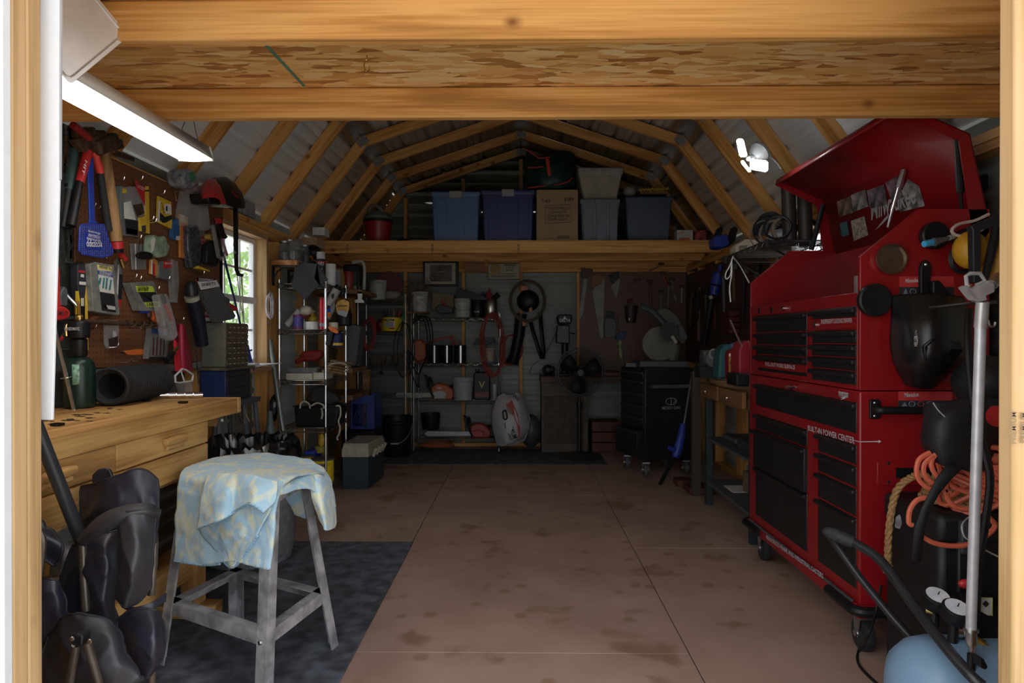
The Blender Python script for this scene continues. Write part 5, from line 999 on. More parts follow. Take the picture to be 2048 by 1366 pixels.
# bottom of the rack
def coffee(px, Y, z, lab, r=.078, h=.165):
    o = vessel('coffee_can', lab, 'coffee can', px, Y, z, [(r*.97, 0), (r, .006), (r, h*.93), (r*.97, h*.94), (r*.97, h)], P('coffee_yellow', (.80, .60, .02), .4), 'yellow coffee cans', n=28)
    b = V((XY(px, Y), Y, z)); a0 = -pi/2 - .02
    def arc(z0, z1, a, w_, m, nm, dr=.0012): MB().grid([[(b.x + (r+dr)*math.cos(a + w_*(k/8-.5)), b.y + (r+dr)*math.sin(a + w_*(k/8-.5)), b.z + q) for k in range(9)] for q in (z0, z1)]).build(nm, m, o, solid=.0008)
    arc(h*.72, h*.84, a0, .95, ink, 'black_band'); arc(h*.28, h*.66, a0, 1.1, paper, 'white_panel'); arc(h*.14, h*.25, a0 + .25, .5, redp, 'red_band'); arc(h*.70, h*.86, a0 - .75, .35, P('flag', (.45, .12, .10), .5), 'flag_print')
    txt('NABOB'[:0] + 'KEYSTA'[:0] + 'FAMILY', b + V((-.032, -r - .001, h*.78)), (1, 0, 0), Z3, .02, inkw, o, wide=.062)
    txt('GROUND', b + V((-.036, -r - .002, h*.56)), (1, 0, 0), Z3, .034, ink, o, wide=.075); txt('COFFEE', b + V((-.036, -r - .002, h*.38)), (1, 0, 0), Z3, .034, ink, o, wide=.075)
    MB().lathe([(r*1.0, h*.95), (r*1.02, h), (r*1.0, h*1.02)], b, n=28).build('lid', dkgrey, o); return o
coffee(645, 4.85, LA[0] + .02, 'yellow ground coffee can on the bottom of the narrow rack')
coffee(606, 4.98, LA[0] + .02, 'second yellow coffee can half hidden beside the trash can')
coffee(783, 6.92, LC[2] + .004, 'yellow ground coffee can full of handles in the rear corner', .10, .145)
for i, (a, b) in enumerate((((774, 640), (768, 622)), ((780, 640), (778, 616)), ((786, 640), (788, 620)), ((794, 642), (800, 618)), ((802, 642), (812, 622)))): one(MB().cyl(AY(*a, 6.92), AY(*b, 6.90), .012, .014, 8), 'brush_tool', ['black', 'dark grey', 'tan', 'dark red', 'green'][i] + ' tool handle standing in the rear coffee can', 'tool', [black, dkgrey, P('tan', (.28, .15, .06), .5), P('dk_red', (.3, .04, .03), .5), green][i], 'handles in the coffee can')
one(MB().box(XY(612, 5.05), XY(632, 5.05), 5.0, 5.2, LA[0] + .004, .31), 'blue_bin', 'blue plastic bin between the coffee cans', 'bin', blue, bevel=.008)
o = T('yellow_scoop', 'yellow plastic scoop standing behind the coffee can', 'scoop', AY(644, 900, 5.1)); MB().sphere(AY(643, 880, 5.1), .022, .012, .05).build('paddle', yellow, o); MB().lathe([(.035, 0), (.04, .05)], AY(640, 905, 5.1), n=14).build('cup', P('olive_yellow', (.45, .36, .05), .5), o)
# cooler
o = T('cooler', 'dark blue cooler with a beige hinged lid on the floor', 'cooler', (-1.27, 5.36, 0))
cq = [V((-1.352, 5.13, 0)), V((-1.152, 5.13, 0)), V((-1.125, 5.60, 0)), V((-1.352, 5.60, 0))]
def grow(q, k, z): c = sum(q, V())/4; return [V((c.x + (p.x-c.x)*k, c.y + (p.y-c.y)*k, z)) for p in q]
MB().grid([grow(cq, .96, .004), grow(cq, .985, .05), grow(cq, 1.0, .245)], True).add(grow(cq, .96, .004), [(0,1,2,3)]).add(grow(cq, 1.0, .245), [(0,1,2,3)]).build('tub', P('cooler_blue', (.022, .045, .065), .5), o, bevel=.008)
MB().grid([grow(cq, 1.02, .246), grow(cq, 1.03, .275), grow(cq, 1.02, .30), grow(cq, .93, .345)], True).add(grow(cq, 1.02, .246), [(0,1,2,3)]).add(grow(cq, .93, .345), [(0,1,2,3)]).build('lid', P('cooler_beige', (.42, .38, .29), .5), o, bevel=.008)
for y in (5.22, 5.32, 5.42, 5.50): MB().cyl((-1.135 + (y-5.22)*.05, y, .235), (-1.11 + (y-5.22)*.05, y, .30), .012, .016, 8).build('hinge_knuckle', MATS['cooler_beige'], o)
MB().lathe([(.02, 0), (.022, .004), (.0, .006)], (-1.30, 5.42, .345), n=12).build('lid_badge', P('badge', (.5, .5, .48), .4), o)
# milk crate on a black bin
o = T('black_bin', 'black storage bin under the blue crate', 'bin', (-1.42, 6.0, 0)); MB().box(-1.55, -1.26, 5.85, 6.18, .003, .345).build('bin', black, o, bevel=.012)
o = T('milk_crate', 'blue plastic milk crate stacked behind the cooler', 'crate', (-1.40, 6.0, .348)); bc = P('crate_blue', (.02, .045, .22), .45)
x0, x1, y0, y1 = XY(700, 5.9), XY(750, 5.9), 5.9, 6.2
mb = MB().box(x0, x1, y0, y0 + .008, .348, .38).box(x0, x1, y0, y0 + .008, .57, .645).box(x0, x0 + .02, y0, y0 + .008, .38, .57).box(x1 - .075, x1, y0, y0 + .008, .38, .57)
k = x0 + .02
for i in range(6): mb.bar((k + .02*i, y0 + .004, .385), (k + .02*i + .05, y0 + .004, .57), .004, .006)
mb.box(x1 - .008, x1, y0, y1, .348, .645).box(x0, x0 + .008, y0, y1, .348, .645).box(x0, x1, y1 - .008, y1, .348, .645).box(x0, x1, y0, y1, .348, .356); mb.build('crate', bc, o, bevel=.002)
# black bucket
def bucket(name, lab, px, Y, z, r, h, m, bail=True, rim=True, group=None):
    b = V((XY(px, Y), Y, z)); o = T(name, lab, 'bucket', b, group)
    MB().lathe([(r*.84, 0), (r*.86, .004), (r, h*.97), (r*1.03, h*.975), (r*1.03, h), (r*.96, h), (r*.84, .03), (0, .03)], b, n=24, caps=False).lathe([(r*.84, 0), (0, 0)], b, n=24, caps=False).build('pail', m, o)
    if rim:
        for q in (.80, .88): MB().lathe([(r*(.85+.15*q), h*q), (r*(.9+.15*q), h*q + .004), (r*(.85+.15*q), h*q + .012)], b, n=24, caps=False).build('rib', m, o)
    if bail:
        pts = [b + V((r*1.04*math.cos(a), -r*.75*math.sin(a) - r*.15, h*.86 - h*.52*math.sin(a))) for a in [pi*i/14 for i in range(15)]]
        MB().tube(pts, .0025, 5).build('bail', steel, o); MB().cyl(pts[6], pts[8], .008, n=8).build('bail_grip', P('grip_pale', (.5, .5, .48), .5), o)
    return o
bucket('bucket', 'black five gallon bucket with a wire handle beside the cooler', 794, 6.6, .004, .15, .385, black)
bucket('bucket', 'white bucket on the top of the rear corner rack', 756, 6.88, LC[3] + .004, .088, .195, P('pail_white', (.42, .43, .37), .5), bail=False)
bucket('bucket', 'white bucket with a looped handle on top of the wide rack', 925, 6.95, LD[3] + .004, .088, .19, MATS['pail_white'])
bucket('bucket', 'light grey bucket beside the orange chainsaw', 926, 6.95, LD[1] + .004, .108, .225, P('pail_grey', (.40, .41, .42), .5), bail=False)
bucket('bucket', 'small black bucket on the lowest shelf of the wide rack', 861, 6.98, LD[0] + .09, .10, .165, black, bail=False, rim=False)
bucket('bucket', 'whitish bucket wrapped in moss between the rear racks', 840, 6.90, 1.41, .085, .20, P('pail_mossy', (.42, .42, .40), .6, 0, .3, 30), bail=True)
one(MB().box(-1.16, -.95, 6.82, 7.10, 1.392, 1.408), 'plank', 'short plank carrying the mossy bucket between the racks', 'plank', brownwood)
bucket('bucket', 'small tan bucket on the second shelf of the wide rack', 978, 6.95, LD[2] + .004, .062, .155, P('pail_tan', (.38, .30, .24), .5), bail=False)
vessel('steel_pot', 'brushed steel pot on the top of the wide rack', 'pot', 981, 6.98, LD[3] + .004, canp(.07, .18), P('pot_steel', (.55, .53, .46), .3, 1, .1))
o = vessel('black_canister', 'black canister with small white print beside the steel pot', 'canister', 955, 6.97, LD[3] + .004, canp(.062, .18), black); txt('OIL-DRI', V((XY(955, 6.97) - .03, 6.97 - .063, LD[3] + .06)), (1, 0, 0), Z3, .022, inkw, o, wide=.05)
o = T('black_gutter', 'black trough shaped part lying across the buckets', 'trough', AY(940, 598, 6.95)); ypr([(913, 578), (917, 576), (975, 595), (975, 600), (912, 600)], 6.9, .12, 'trough', black, o, .004)
o = T('party_hat_cone', 'red and blue cone behind the steel pot', 'cone', AY(978, 598, 7.1)); MB().lathe([(.05, 0), (.002, .13)], AY(978, 600, 7.1), n=12).build('red_cone', P('cone_red', (.35, .04, .04), .5), o); MB().lathe([(.04, 0), (.006, .07)], AY(966, 597, 7.12), n=12).build('blue_cone', P('cone_blue', (.05, .10, .22), .5), o); MB().cyl(AY(985, 598, 7.05), AY(998, 588, 7.05), .02, .03, 10).build('spout', black, o)
one(MB().obox(AY(886, 604, 7.05), (.22, .02, .17), Matrix.Rotation(.06, 3, 'Y')), 'wood_board', 'light brown board leaning on top of the wide rack', 'board', P('board_tan', (.22, .16, .09), .7), bevel=.002)
o = T('hand_drill', 'dark hand tool lying before the light brown board', 'hand tool', AY(890, 625, 6.9)); ypr(rnd([(868, 618), (880, 608), (905, 616), (906, 626), (880, 628)], 4), 6.88, .06, 'housing', P('tool_navy', (.03, .03, .04), .5), o, .008); MB().cyl(AY(885, 600, 6.9), AY(890, 612, 6.9), .01, n=8).build('red_lever', redp, o)
o = T('dried_moss', 'clump of brown dried moss above the mossy bucket', 'moss', AY(838, 600, 6.95), kind=None); mb = MB()
for i in range(260):
    c = AY(random.uniform(806, 862), random.uniform(560, 604), random.uniform(6.86, 7.1)); d_ = V((random.gauss(0,1), random.gauss(0,1), random.gauss(0,1))).normalized() * .035
    mb.add([c - d_, c + d_, c + d_ + V((0, 0, .004)), c - d_ + V((0, 0, .004))], [(0,1,2,3)])
tag(mb.build('moss_strands', P('moss', (.17, .12, .06), .9, 0, .4), o, smooth=0), kind='stuff')
# wide rack contents
o = T('orange_bag', 'orange bag with black cords on the second shelf of the wide rack', 'bag', AY(838, 727, 6.95)); ypr(rnd([(827, 682), (840, 678), (850, 686), (852, 726), (827, 727)], 5), 6.9, .14, 'bag', P('bag_orange', (.34, .10, .03), .6), o, .015)
for i in range(3): MB().tube(cr([AY(826, 640 + i*4, 6.84), AY(838 + i*5, 632, 6.83), AY(850 + i*6, 645, 6.83), AY(856 + i*4, 690, 6.83), AY(852 - i*6, 715 + i*14, 6.83), AY(835, 722 + i*26, 6.83), AY(815 - i*4, 700, 6.84)], 6), .006, 6).build('cord', black, o)
for i, (a, lab) in enumerate(((868, 'black canister with a silver stripe left of the row'), (893, 'black canister with a silver stripe mid row'), (920, 'black canister with a silver stripe right of the row'))):
    b = V((XY(a, 6.96), 6.96, LD[2] + .004)); o = T('striped_canister', lab, 'canister', b, 'striped canisters'); MB().lathe(canp(.063, .185), b, n=20).build('can', blackm, o); MB().box(b.x + .005, b.x + .02, b.y - .066, b.y - .05, b.z + .005, b.z + .18).build('silver_stripe', steel, o)
o = T('red_shears', 'red handled shears lying on the black canisters', 'shears', AY(890, 688, 6.93)); MB().tube([AY(848, 688, 6.93), AY(880, 678, 6.93), AY(906, 672, 6.93)], .010, 8).tube([AY(906, 672, 6.93), AY(914, 690, 6.93)], .010, 8).tube([AY(898, 674, 6.93), AY(908, 692, 6.93)], .008, 8).build('handle', P('shear_red', (.32, .06, .04), .5), o)
one(MB().prism(PX([(945, 690), (953, 677), (985, 675), (990, 684), (970, 690)], 'Y', 6.88), (0, .18, 0)), 'paint_tray', 'black paint tray lying over the tan bucket', 'tray', black, bevel=.004)
one(MB().box(XY(966, 6.9), XY(990, 6.9), 6.88, 7.0, LD[2] + .003, LD[2] + .02), 'blue_lid', 'flat blue lid under the tan bucket', 'dish', P('lid_blue', (.03, .06, .2), .5), bevel=.004)  # a blue tub lid lying flat
def chainsaw(lab, px0, Y, z, m, m2, barl, bm, sc=1.0):
    b = V((XY(px0, Y), Y, z)); o = T('chainsaw', lab, 'chainsaw', b)
    MB().prism([b + V(p)*sc for p in ((.0, 0, 0), (.21, 0, 0), (.235, 0, .05), (.22, 0, .10), (.15, 0, .155), (.06, 0, .17), (.0, 0, .13))], (0, .10, 0)).build('housing', m, o, bevel=.014)
    MB().prism([b + V(p)*sc for p in ((.02, -.012, .01), (.15, -.012, .01), (.16, -.012, .07), (.10, -.012, .095), (.02, -.012, .08))], (0, .02, 0)).build('side_cover', m2, o, bevel=.008)
    MB().tube(cr([b + V(p)*sc for p in ((.03, -.02, .02), (-.005, -.02, .10), (-.02, .0, .20), (-.02, .06, .22), (-.01, .11, .19), (.03, .11, .02))], 5), .011*sc, 8).build('front_handle', black, o)
    MB().prism([b + V(p)*sc for p in ((-.045, 0, .12), (-.03, 0, .12), (-.045, 0, .23), (-.075, 0, .25), (-.07, 0, .22))], (0, .11, 0)).build('hand_guard', black, o, bevel=.004)
    MB().tube(cr([b + V(p)*sc for p in ((.18, .05, .13), (.26, .05, .13), (.33, .05, .08), (.30, .05, .02), (.20, .05, .01))], 5), .014*sc, 8).build('rear_handle', black, o)
    MB().prism([b + V(p) for p in ((.03, -.006, .022), (-barl + .03, -.006, .018), (-barl, -.006, .035), (-barl, -.006, .055), (-barl + .03, -.006, .075), (.03, -.006, .07))], (0, .02, 0)).build('bar', bm, o, bevel=.004); return o
o = chainsaw('orange and white chainsaw with a grey bar guard on the wide rack', 862, 6.9, LD[1] + .006, P('saw_orange', (.42, .09, .02), .45), P('saw_white', (.42, .41, .38), .45), .36, P('guard_grey', (.32, .33, .30), .6, 0, .3, 50)); p = V((XY(862, 6.9), 6.885, LD[1]))
txt('STIHL', p + V((.06, -.002, .125)), (1, 0, 0), Z3, .03, inkw, o, wide=.05)
chainsaw('red and black chainsaw on the lowest shelf of the wide rack', 940, 6.92, LD[0] + .006, P('saw_red', (.34, .03, .02), .4), P('saw_red2', (.45, .04, .03), .4), .46, P('bar_steel', (.30, .31, .32), .4, .6), .92)
o = T('oil_jug', 'black oil jug with a gold emblem beside the grey bucket', 'oil jug', V((XY(964, 6.95), 6.95, LD[1] + .004))); b = WO[o.name]
MB().prism([b + V(p) for p in ((-.085, -.05, 0), (.085, -.05, 0), (.085, -.05, .24), (.05, -.05, .285), (-.06, -.05, .285), (-.085, -.05, .26))], (0, .10, 0)).build('jug', black, o, bevel=.012); MB().cyl(b + V((-.05, 0, .285)), b + V((-.05, 0, .31)), .022, n=12).build('cap', blackm, o)
txt('V', b + V((-.03, -.051, .15)), (1, 0, 0), Z3, .10, P('gold', (.45, .36, .14), .5), o); MB().box(b.x - .07, b.x + .07, b.y - .052, b.y - .0505, b.z + .03, b.z + .08).build('red_label', P('label_maroon', (.16, .03, .02), .5), o)
vessel('white_tube', 'slim pale tube by the right post of the wide rack', 'tube', 989, 6.9, LD[1] + .004, canp(.022, .16), P('tube_pale', (.4, .42, .45), .5))
o = T('extension_cord', 'coiled orange extension cord on the floor under the wide rack', 'cord', AY(875, 895, 6.9))
for i in range(5): MB().tube([AY(875, 892, 6.95) + V((.17*math.cos(a*pi/10)*(1-.06*i), .08*math.sin(a*pi/10), .004 + .012*i)) for a in range(20)], .008, 6, closed=True).build('loop', P('cord_orange', (.36, .09, .03), .5), o)
def cordloops(lab, name, cen, Y, m, n, r=.006):
    o = T(name, lab, 'cord', AY(cen[0], cen[1] + cen[3], Y))
    for i in range(n):
        a0 = random.uniform(-.25, .25); w_ = cen[2] * random.uniform(.5, 1); h_ = cen[3] * random.uniform(.85, 1)
        MB().tube([AY(cen[0] + w_*math.sin(q*pi/12)*math.cos(a0) - h_*math.cos(q*pi/12)*math.sin(a0)*.4, cen[1] - h_*math.cos(q*pi/12), Y + .006*i) for q in range(24)], r, 6, closed=True).build('loop', m, o)
    return o
mar = P('cord_maroon', (.26, .045, .035), .5)
cordloops('dark red extension cord bundle hanging on the wide rack post', 'extension_cord', (985, 690, 26, 66), 6.80, mar, 6); cordloops('dark red cord loops hanging below the hose coil', 'extension_cord', (1022, 700, 26, 32), 7.10, mar, 3)
cordloops('red cord loops hanging on the rear corner rack', 'extension_cord', (738, 668, 16, 34), 6.76, P('cord_red', (.34, .03, .03), .5), 5)
cordloops('thin black cord loop hanging between the rear racks', 'extension_cord', (808, 700, 24, 55), 6.792, black, 2, .004)
# rear corner extras
o = T('grey_bin', 'dark grey waste bin hanging between the left racks', 'bin', AY(705, 706, 5.75)); ypr([(690, 646), (722, 652), (716, 690), (711, 732), (690, 732)], 5.7, .2, 'bin', P('bin_grey', (.11, .115, .13), .5), o, .01)
one(MB().box(-1.72, -1.36, 5.50, 5.98, .862, .90), 'plank_shelf', 'rough plank shelf behind the narrow wire rack', 'shelf', brownwood); one(MB().box(-1.72, -1.36, 5.50, 6.2, .64, .68), 'plank_shelf', 'lower rough plank shelf behind the narrow wire rack', 'shelf', brownwood); one(MB().box(-1.42, -1.36, 6.10, 6.16, .003, .86), 'timber_post', 'dark timber post at the end of the plank shelves', 'post', brownwood)
one(MB().box(-1.73, -1.27, 5.45, 6.0, 1.50, 1.53), 'plank_shelf', 'high plank shelf holding jugs behind the narrow rack', 'shelf', brownwood)
z = 1.532
o = T('oil_jug', 'green and black jug with a pale handle on the high plank shelf', 'oil jug', (XY(706, 5.7), 5.75, z)); b = V((XY(706, 5.7), 5.7, z)); MB().box(b.x - .085, b.x + .06, b.y, b.y + .12, z, z + .23).build('jug', black, o, bevel=.015); MB().box(b.x - .05, b.x + .03, b.y - .002, b.y, z + .04, z + .16).build('label', P('label_dkgreen', (.02, .06, .03), .5), o); MB().box(b.x - .05, b.x + .03, b.y - .004, b.y - .002, z + .02, z + .05).build('green_band', P('green_pale', (.25, .38, .15), .5), o); MB().tube(cr([b + V((-.02, .05, .25)), b + V((.06, .05, .255)), b + V((.085, .05, .20)), b + V((.08, .05, .02))], 5), .014, 8).build('handle', P('handle_pale', (.40, .41, .38), .5), o)
vessel('red_can', 'dark red can on the high plank shelf', 'can', 697, 5.62, z, canp(.04, .16), P('can_red', (.28, .03, .03), .4)); vessel('amber_bottle', 'amber bottle on the high plank shelf', 'bottle', 684, 5.6, z, [(.03, 0), (.03, .12), (.012, .15), (.012, .18)], P('amber_glass', (.30, .20, .04), .3)); vessel('grey_can', 'grey can at the left of the high plank shelf', 'can', 675, 5.58, z, canp(.03, .17), grey)
o = T('white_hook_clip', 'white plastic anchor shaped hook hanging from the high shelf', 'hook', AY(720, 606, 5.45)); MB().tube([AY(719, 574, 5.46), V((XY(719, 5.46), 5.46, 1.505))], .002, 5).build('hanging_wire', steel, o); ypr([(714, 583), (725, 583), (723, 598), (728, 602), (728, 606), (710, 606), (709, 600), (716, 598)], 5.45, .02, 'clip', white, o, .003); MB().cyl(AY(719, 572, 5.46), AY(719, 584, 5.46), .002, n=5).build('wire', brass, o)
o = T('red_disc', 'dark red round disc leaning behind the white bucket', 'disc', AY(778, 575, 7.1)); MB().lathe([(.15, 0), (.15, .02)], AY(778, 572, 7.1), (0, -1, 0), 28).build('disc', P('disc_red', (.15, .025, .02), .5), o)
o = T('clear_bag', 'crumpled clear bag on the rear corner rack', 'poly bag', AY(785, 597, 6.9)); MB().sphere(AY(785, 590, 6.92), .09, .08, .045, 14, 8).build('bag', bagm, o)
for i in range(5): MB().cyl(AY(742 + i*13, 730, 6.9), AY(744 + i*14, 712, 6.9), .014, .008, 8) and one(MB().cyl(AY(742 + i*13, 730, 6.9), AY(744 + i*14, 712, 6.9), .014, .008, 8).obox(AY(744 + i*14, 712, 6.9), (.05, .02, .02)), 'clamp', ['dark rusty clamp next to the left posts of the rear corner rack', 'dark rusty clamp second in the corner rack row', 'dark rusty clamp in the middle of the corner rack row', 'dark rusty clamp fourth in the corner rack row', 'dark rusty clamp next to the hanging black cord loop'][i], 'clamp', rustm, 'clamps on the corner rack')
one(MB().sphere(AY(762, 745, 6.85), .02, .015, .02).cyl(AY(764, 722, 6.86), AY(763, 742, 6.86), .004, n=6), 'hanging_knob', 'dark knob on a wire hanging below the corner rack', 'weight', black)  # a dark knob hanging on its wire
vessel('red_lantern', 'dark red round lantern beside the rear coffee can', 'lantern', 763, 6.95, LC[2] + .004, [(.04, 0), (.06, .03), (.06, .09), (.03, .12)], P('lantern_red', (.16, .015, .015), .4))
# ---------------------------------------------------------------- things on the rear wall
YW = 7.155
o = T('framed_picture', 'framed print with a wide cream mount on the rear wall', 'picture', AY(882, 572, YW))
ypr([(846, 522), (917, 522), (917, 573), (846, 573)], YW - .02, .02, 'frame', black, o, .003); ypr([(850, 526), (911, 526), (911, 568), (850, 568)], YW - .0215, .001, 'mount', P('mount_cream', (.44, .40, .30), .8), o); ypr([(860, 530), (904, 530), (904, 563), (860, 563)], YW - .023, .001, 'print', P('print_brown', (.14, .11, .10), .7, 0, .4, 8), o); MB().tube([AY(865 + 6*math.cos(a*pi/8), 556 + 5*math.sin(a*pi/8), YW - .024) for a in range(16)], .0025, 4, closed=True).build('emblem', ink, o); ypr([(868, 543), (886, 542), (894, 538), (890, 543), (876, 545)], YW - .0245, .001, 'bird_shape', P('print_pale', (.3, .26, .24), .7), o)
one(MB().prism(PX([(929, 525), (969, 525), (969, 545), (929, 542)], 'Y', YW - .012), (0, .012, 0)), 'wood_plaque', 'small brown wooden plaque beside the framed print', 'plaque', WOOD('plaque', (.34, .18, .08), (.24, .11, .05), 'x', False), bevel=.002)
sgn = P('sign_cream', (.40, .37, .27), .6); sgi = P('sign_ink', (.05, .045, .04), .7)
o = T('name_sign', 'cream metal membership sign with a round yellow seal on the rear wall', 'sign', AY(1008, 560, YW)); ypr([(976, 526), (1040, 526), (1040, 559), (976, 559)], YW - .012, .012, 'panel', sgn, o, .002); MB().tube(PX([(976.5, 526.5), (1039.5, 526.5), (1039.5, 558.5), (976.5, 558.5)], 'Y', YW - .013), .0025, 4, closed=True).build('border', sgi, o); MB().lathe([(.058, 0), (.058, .0015)], AY(991, 537.5, YW - .0125), (0, -1, 0), 24).build('seal', P('seal_yellow', (.38, .24, .07), .6), o); ypr([(976, 547), (1040, 547), (1040, 547.8), (976, 547.8)], YW - .0135, .001, 'rule', sgi, o)
for s_, yy, xx, w_ in (('MEMBER', 530, 1008, .12), ('LIFE', 535.5, 1012, .08), ('MORE', 541, 1012, .08), ('DESIREE ALLEN', 553, 983, .235)): txt(s_, AY(xx, yy, YW - .012), (1, 0, 0), Z3, .033 if w_ > .2 else .024, sgi, o, wide=w_, lift=.003)
# hose coil and leaf blower
o = T('hose_coil', 'brown coiled air hose hanging on the rear wall', 'hose', AY(1056, 645, 7.1)); hz = P('hose_brown', (.115, .085, .06), .5)
for i in range(7): MB().tube([AY(1055 + (32 + i % 3 * 2)*math.cos(q*pi/16), 602 + (38 + (i*2) % 5)*math.sin(q*pi/16), 7.02 + .012*i) for q in range(32)], .008, 6, closed=True).build('loop', hz, o)
o = T('leaf_blower', 'black and orange leaf blower hanging inside the hose coil', 'leaf blower', AY(1035, 730, 7.15)); MB().sphere(AY(1056, 602, 7.13), .12, .07, .115, 18, 10).build('fan_housing', black, o); MB().cyl(AY(1048, 578, 7.1), AY(1048, 572, 7.1), .045, n=14).build('orange_cap', orange, o); ypr([(1040, 572), (1057, 572), (1056, 580), (1042, 582)], 7.05, .04, 'orange_trim', P('trim_orange', (.45, .12, .02), .45), o, .004); ypr([(1058, 617), (1064, 614), (1065, 622), (1058, 624)], 7.05, .03, 'orange_latch', MATS['trim_orange'], o); MB().tube([AY(1042, 628, 7.13), AY(1038, 670, 7.12), AY(1030, 708, 7.1), AY(1024, 728, 7.08)], .055, 14, radii=[.062, .058, .054, .07]).build('nozzle_tube', black, o); ypr([(1044, 643), (1052, 643), (1051, 652), (1045, 652)], 7.05, .03, 'release_button', MATS['trim_orange'], o)
o = T('webbing_straps', 'black webbing straps hanging from the leaf blower', 'strap', AY(1085, 725, 7.1))
for pts in ([(1060, 640), (1068, 670), (1078, 700), (1084, 718)], [(1080, 625), (1083, 660), (1087, 700), (1086, 718)]): MB().grid([[AY(a - 4, b, 7.08), AY(a + 4, b, 7.09)] for a, b in pts]).build('strap', black, o, solid=.003)
MB().tube(cr([AY(1088, 712, 7.08), AY(1100, 690, 7.08), AY(1112, 665, 7.08)], 5), .003, 5).tube(cr([AY(1082, 720, 7.08), AY(1066, 730, 7.05), AY(1060, 748, 7.05), AY(1074, 748, 7.05), AY(1084, 738, 7.05)], 6), .003, 5).build('cord', black, o)
# shavings bag
o = T('shavings_bag', 'white sack of premium pine shavings slumped by the wide rack', 'sack', AY(1020, 893, 6.6)); bgw = P('sack_white', (.52, .50, .50), .55, 0, .06, 8)
sheet([[AY(a, b, y) for a, b, y in r] for r in ([(1006, 786, 6.62), (1020, 790, 6.60), (1034, 784, 6.62), (1046, 796, 6.66)], [(992, 800, 6.62), (1014, 806, 6.50), (1036, 808, 6.50), (1054, 822, 6.62)], [(982, 832, 6.60), (1008, 838, 6.44), (1036, 838, 6.44), (1060, 842, 6.6)], [(986, 866, 6.58), (1010, 872, 6.44), (1034, 868, 6.46), (1058, 860, 6.6)], [(994, 892, 6.58), (1012, 890, 6.50), (1032, 882, 6.52), (1046, 874, 6.6)])], 'front', bgw, o, .006, wr=.012, fr=9)
sheet([[AY(a, b, y) for a, b, y in r] for r in ([(1008, 790, 6.7), (1030, 790, 6.78), (1046, 800, 6.7)], [(984, 832, 6.66), (1030, 836, 6.82), (1060, 842, 6.66)], [(994, 892, 6.62), (1030, 890, 6.75), (1050, 880, 6.66)])], 'back', bgw, o, .006)
MB().prism([AY(1014, 808, 6.485), AY(1024, 800, 6.49), AY(1036, 830, 6.425), AY(1041, 862, 6.45), AY(1038, 878, 6.48), AY(1034, 850, 6.43), AY(1026, 828, 6.42)], (0, -.012, 0)).build('red_print', P('sack_red', (.33, .04, .03), .6), o); MB().prism([AY(1012, 806, 6.48), AY(1024, 822, 6.44), AY(1030, 834, 6.42), AY(1020, 826, 6.43), AY(1014, 818, 6.45)], (0, -.015, 0)).build('brown_print', P('sack_brown', (.30, .17, .10), .6), o)
for s_, a, b, sz in (('PREMIUM', (1017, 843), (1030, 876), .06), ('PINE SHAVINGS', (1009, 846), (1022, 880), .04), ('WS', (1026, 790), (1038, 800), .05)): p0, p1 = AY(*a, 6.42), AY(*b, 6.42); txt(s_, p0, p1 - p0, (1, 0, .4), sz, ink, o, wide=(p1-p0).length)
MB().tube(cr([AY(1012, 820, 6.43), AY(1006, 824, 6.43), AY(1008, 838, 6.42), AY(1014, 836, 6.42), AY(1012, 822, 6.43)], 5), .008, 6).build('logo', ink, o)
o = T('grey_sack', 'dark grey bin bag slumped behind the white sack', 'sack', AY(1065, 893, 6.8)); MB().sphere(AY(1062, 862, 6.85), .10, .10, .17, 16, 10).build('bag', P('bag_grey', (.06, .062, .066), .4, 0, .3, 20, bump=.5), o)
# drill press, cabinet, fan
o = T('drill_press', 'black bench drill press with a white printed head on the rear cabinet', 'drill press', AY(1130, 752, 6.95)); ypr(rnd([(1114, 634), (1118, 629), (1142, 629), (1145, 634), (1142, 648), (1117, 648)], 3), 6.82, .22, 'belt_cover', black, o, .01); ypr([(1114, 650), (1139, 650), (1140, 688), (1112, 686)], 6.86, .16, 'head', blackm, o, .01); ypr([(1126, 652), (1132, 652), (1132, 663), (1126, 663)], 6.855, .005, 'switch_plate', P('switch_grey', (.13, .13, .13), .5), o); MB().cyl(AY(1130, 686, 6.98), AY(1129, 752, 6.98), .035, n=14).build('column', blackm, o)
txt('DELTA', AY(1119, 641, 6.815), (1, 0, 0), Z3, .042, inkw, o, wide=.105, lift=.004); MB().prism(PX([(1126, 638), (1129.5, 632), (1133, 638)], 'Y', 6.812), (0, -.001, 0)).build('logo_triangle', inkw, o); MB().cyl(AY(1140, 666, 6.85), AY(1150, 668, 6.85), .006, n=6).build('feed_lever', blackm, o); MB().box(XY(1112, 6.9), XY(1148, 6.9), 6.85, 7.1, .765, .785).build('base', blackm, o, bevel=.004)
cbw = P('cabinet_tan', (.11, .086, .062), .7, 0, .25, 12); cdr = P('cabinet_door', (.075, .05, .033), .7, 0, .35, 14)
o = T('wood_cabinet', 'worn tan wooden cabinet with one brown door behind the fan', 'cabinet', (XY(1125, 6.8), 7.0, 0)); x0, x1 = XY(1083, 6.8), XY(1176, 6.8)
MB().box(x0, x1, 6.80, 7.18, .004, .70).build('body', cbw, o, bevel=.004); MB().box(x0 - .01, x1 + .33, 6.76, 7.18, .70, .765).build('top', P('cabinet_top', (.09, .035, .022), .6, 0, .3, 10), o, bevel=.003); d = MB().box(x0 + .03, x1 - .05, 6.79, 6.80, .09, .565).build('door', cdr, o, bevel=.003); MB().lathe([(.012, 0), (.014, .012), (.0, .016)], (x1 - .09, 6.79, .38), (0, -1, 0), 10).build('knob', rustm, d); MB().box(x0 + .03, x1 - .05, 6.792, 6.80, .585, .69).build('drawer_front', cbw, o)
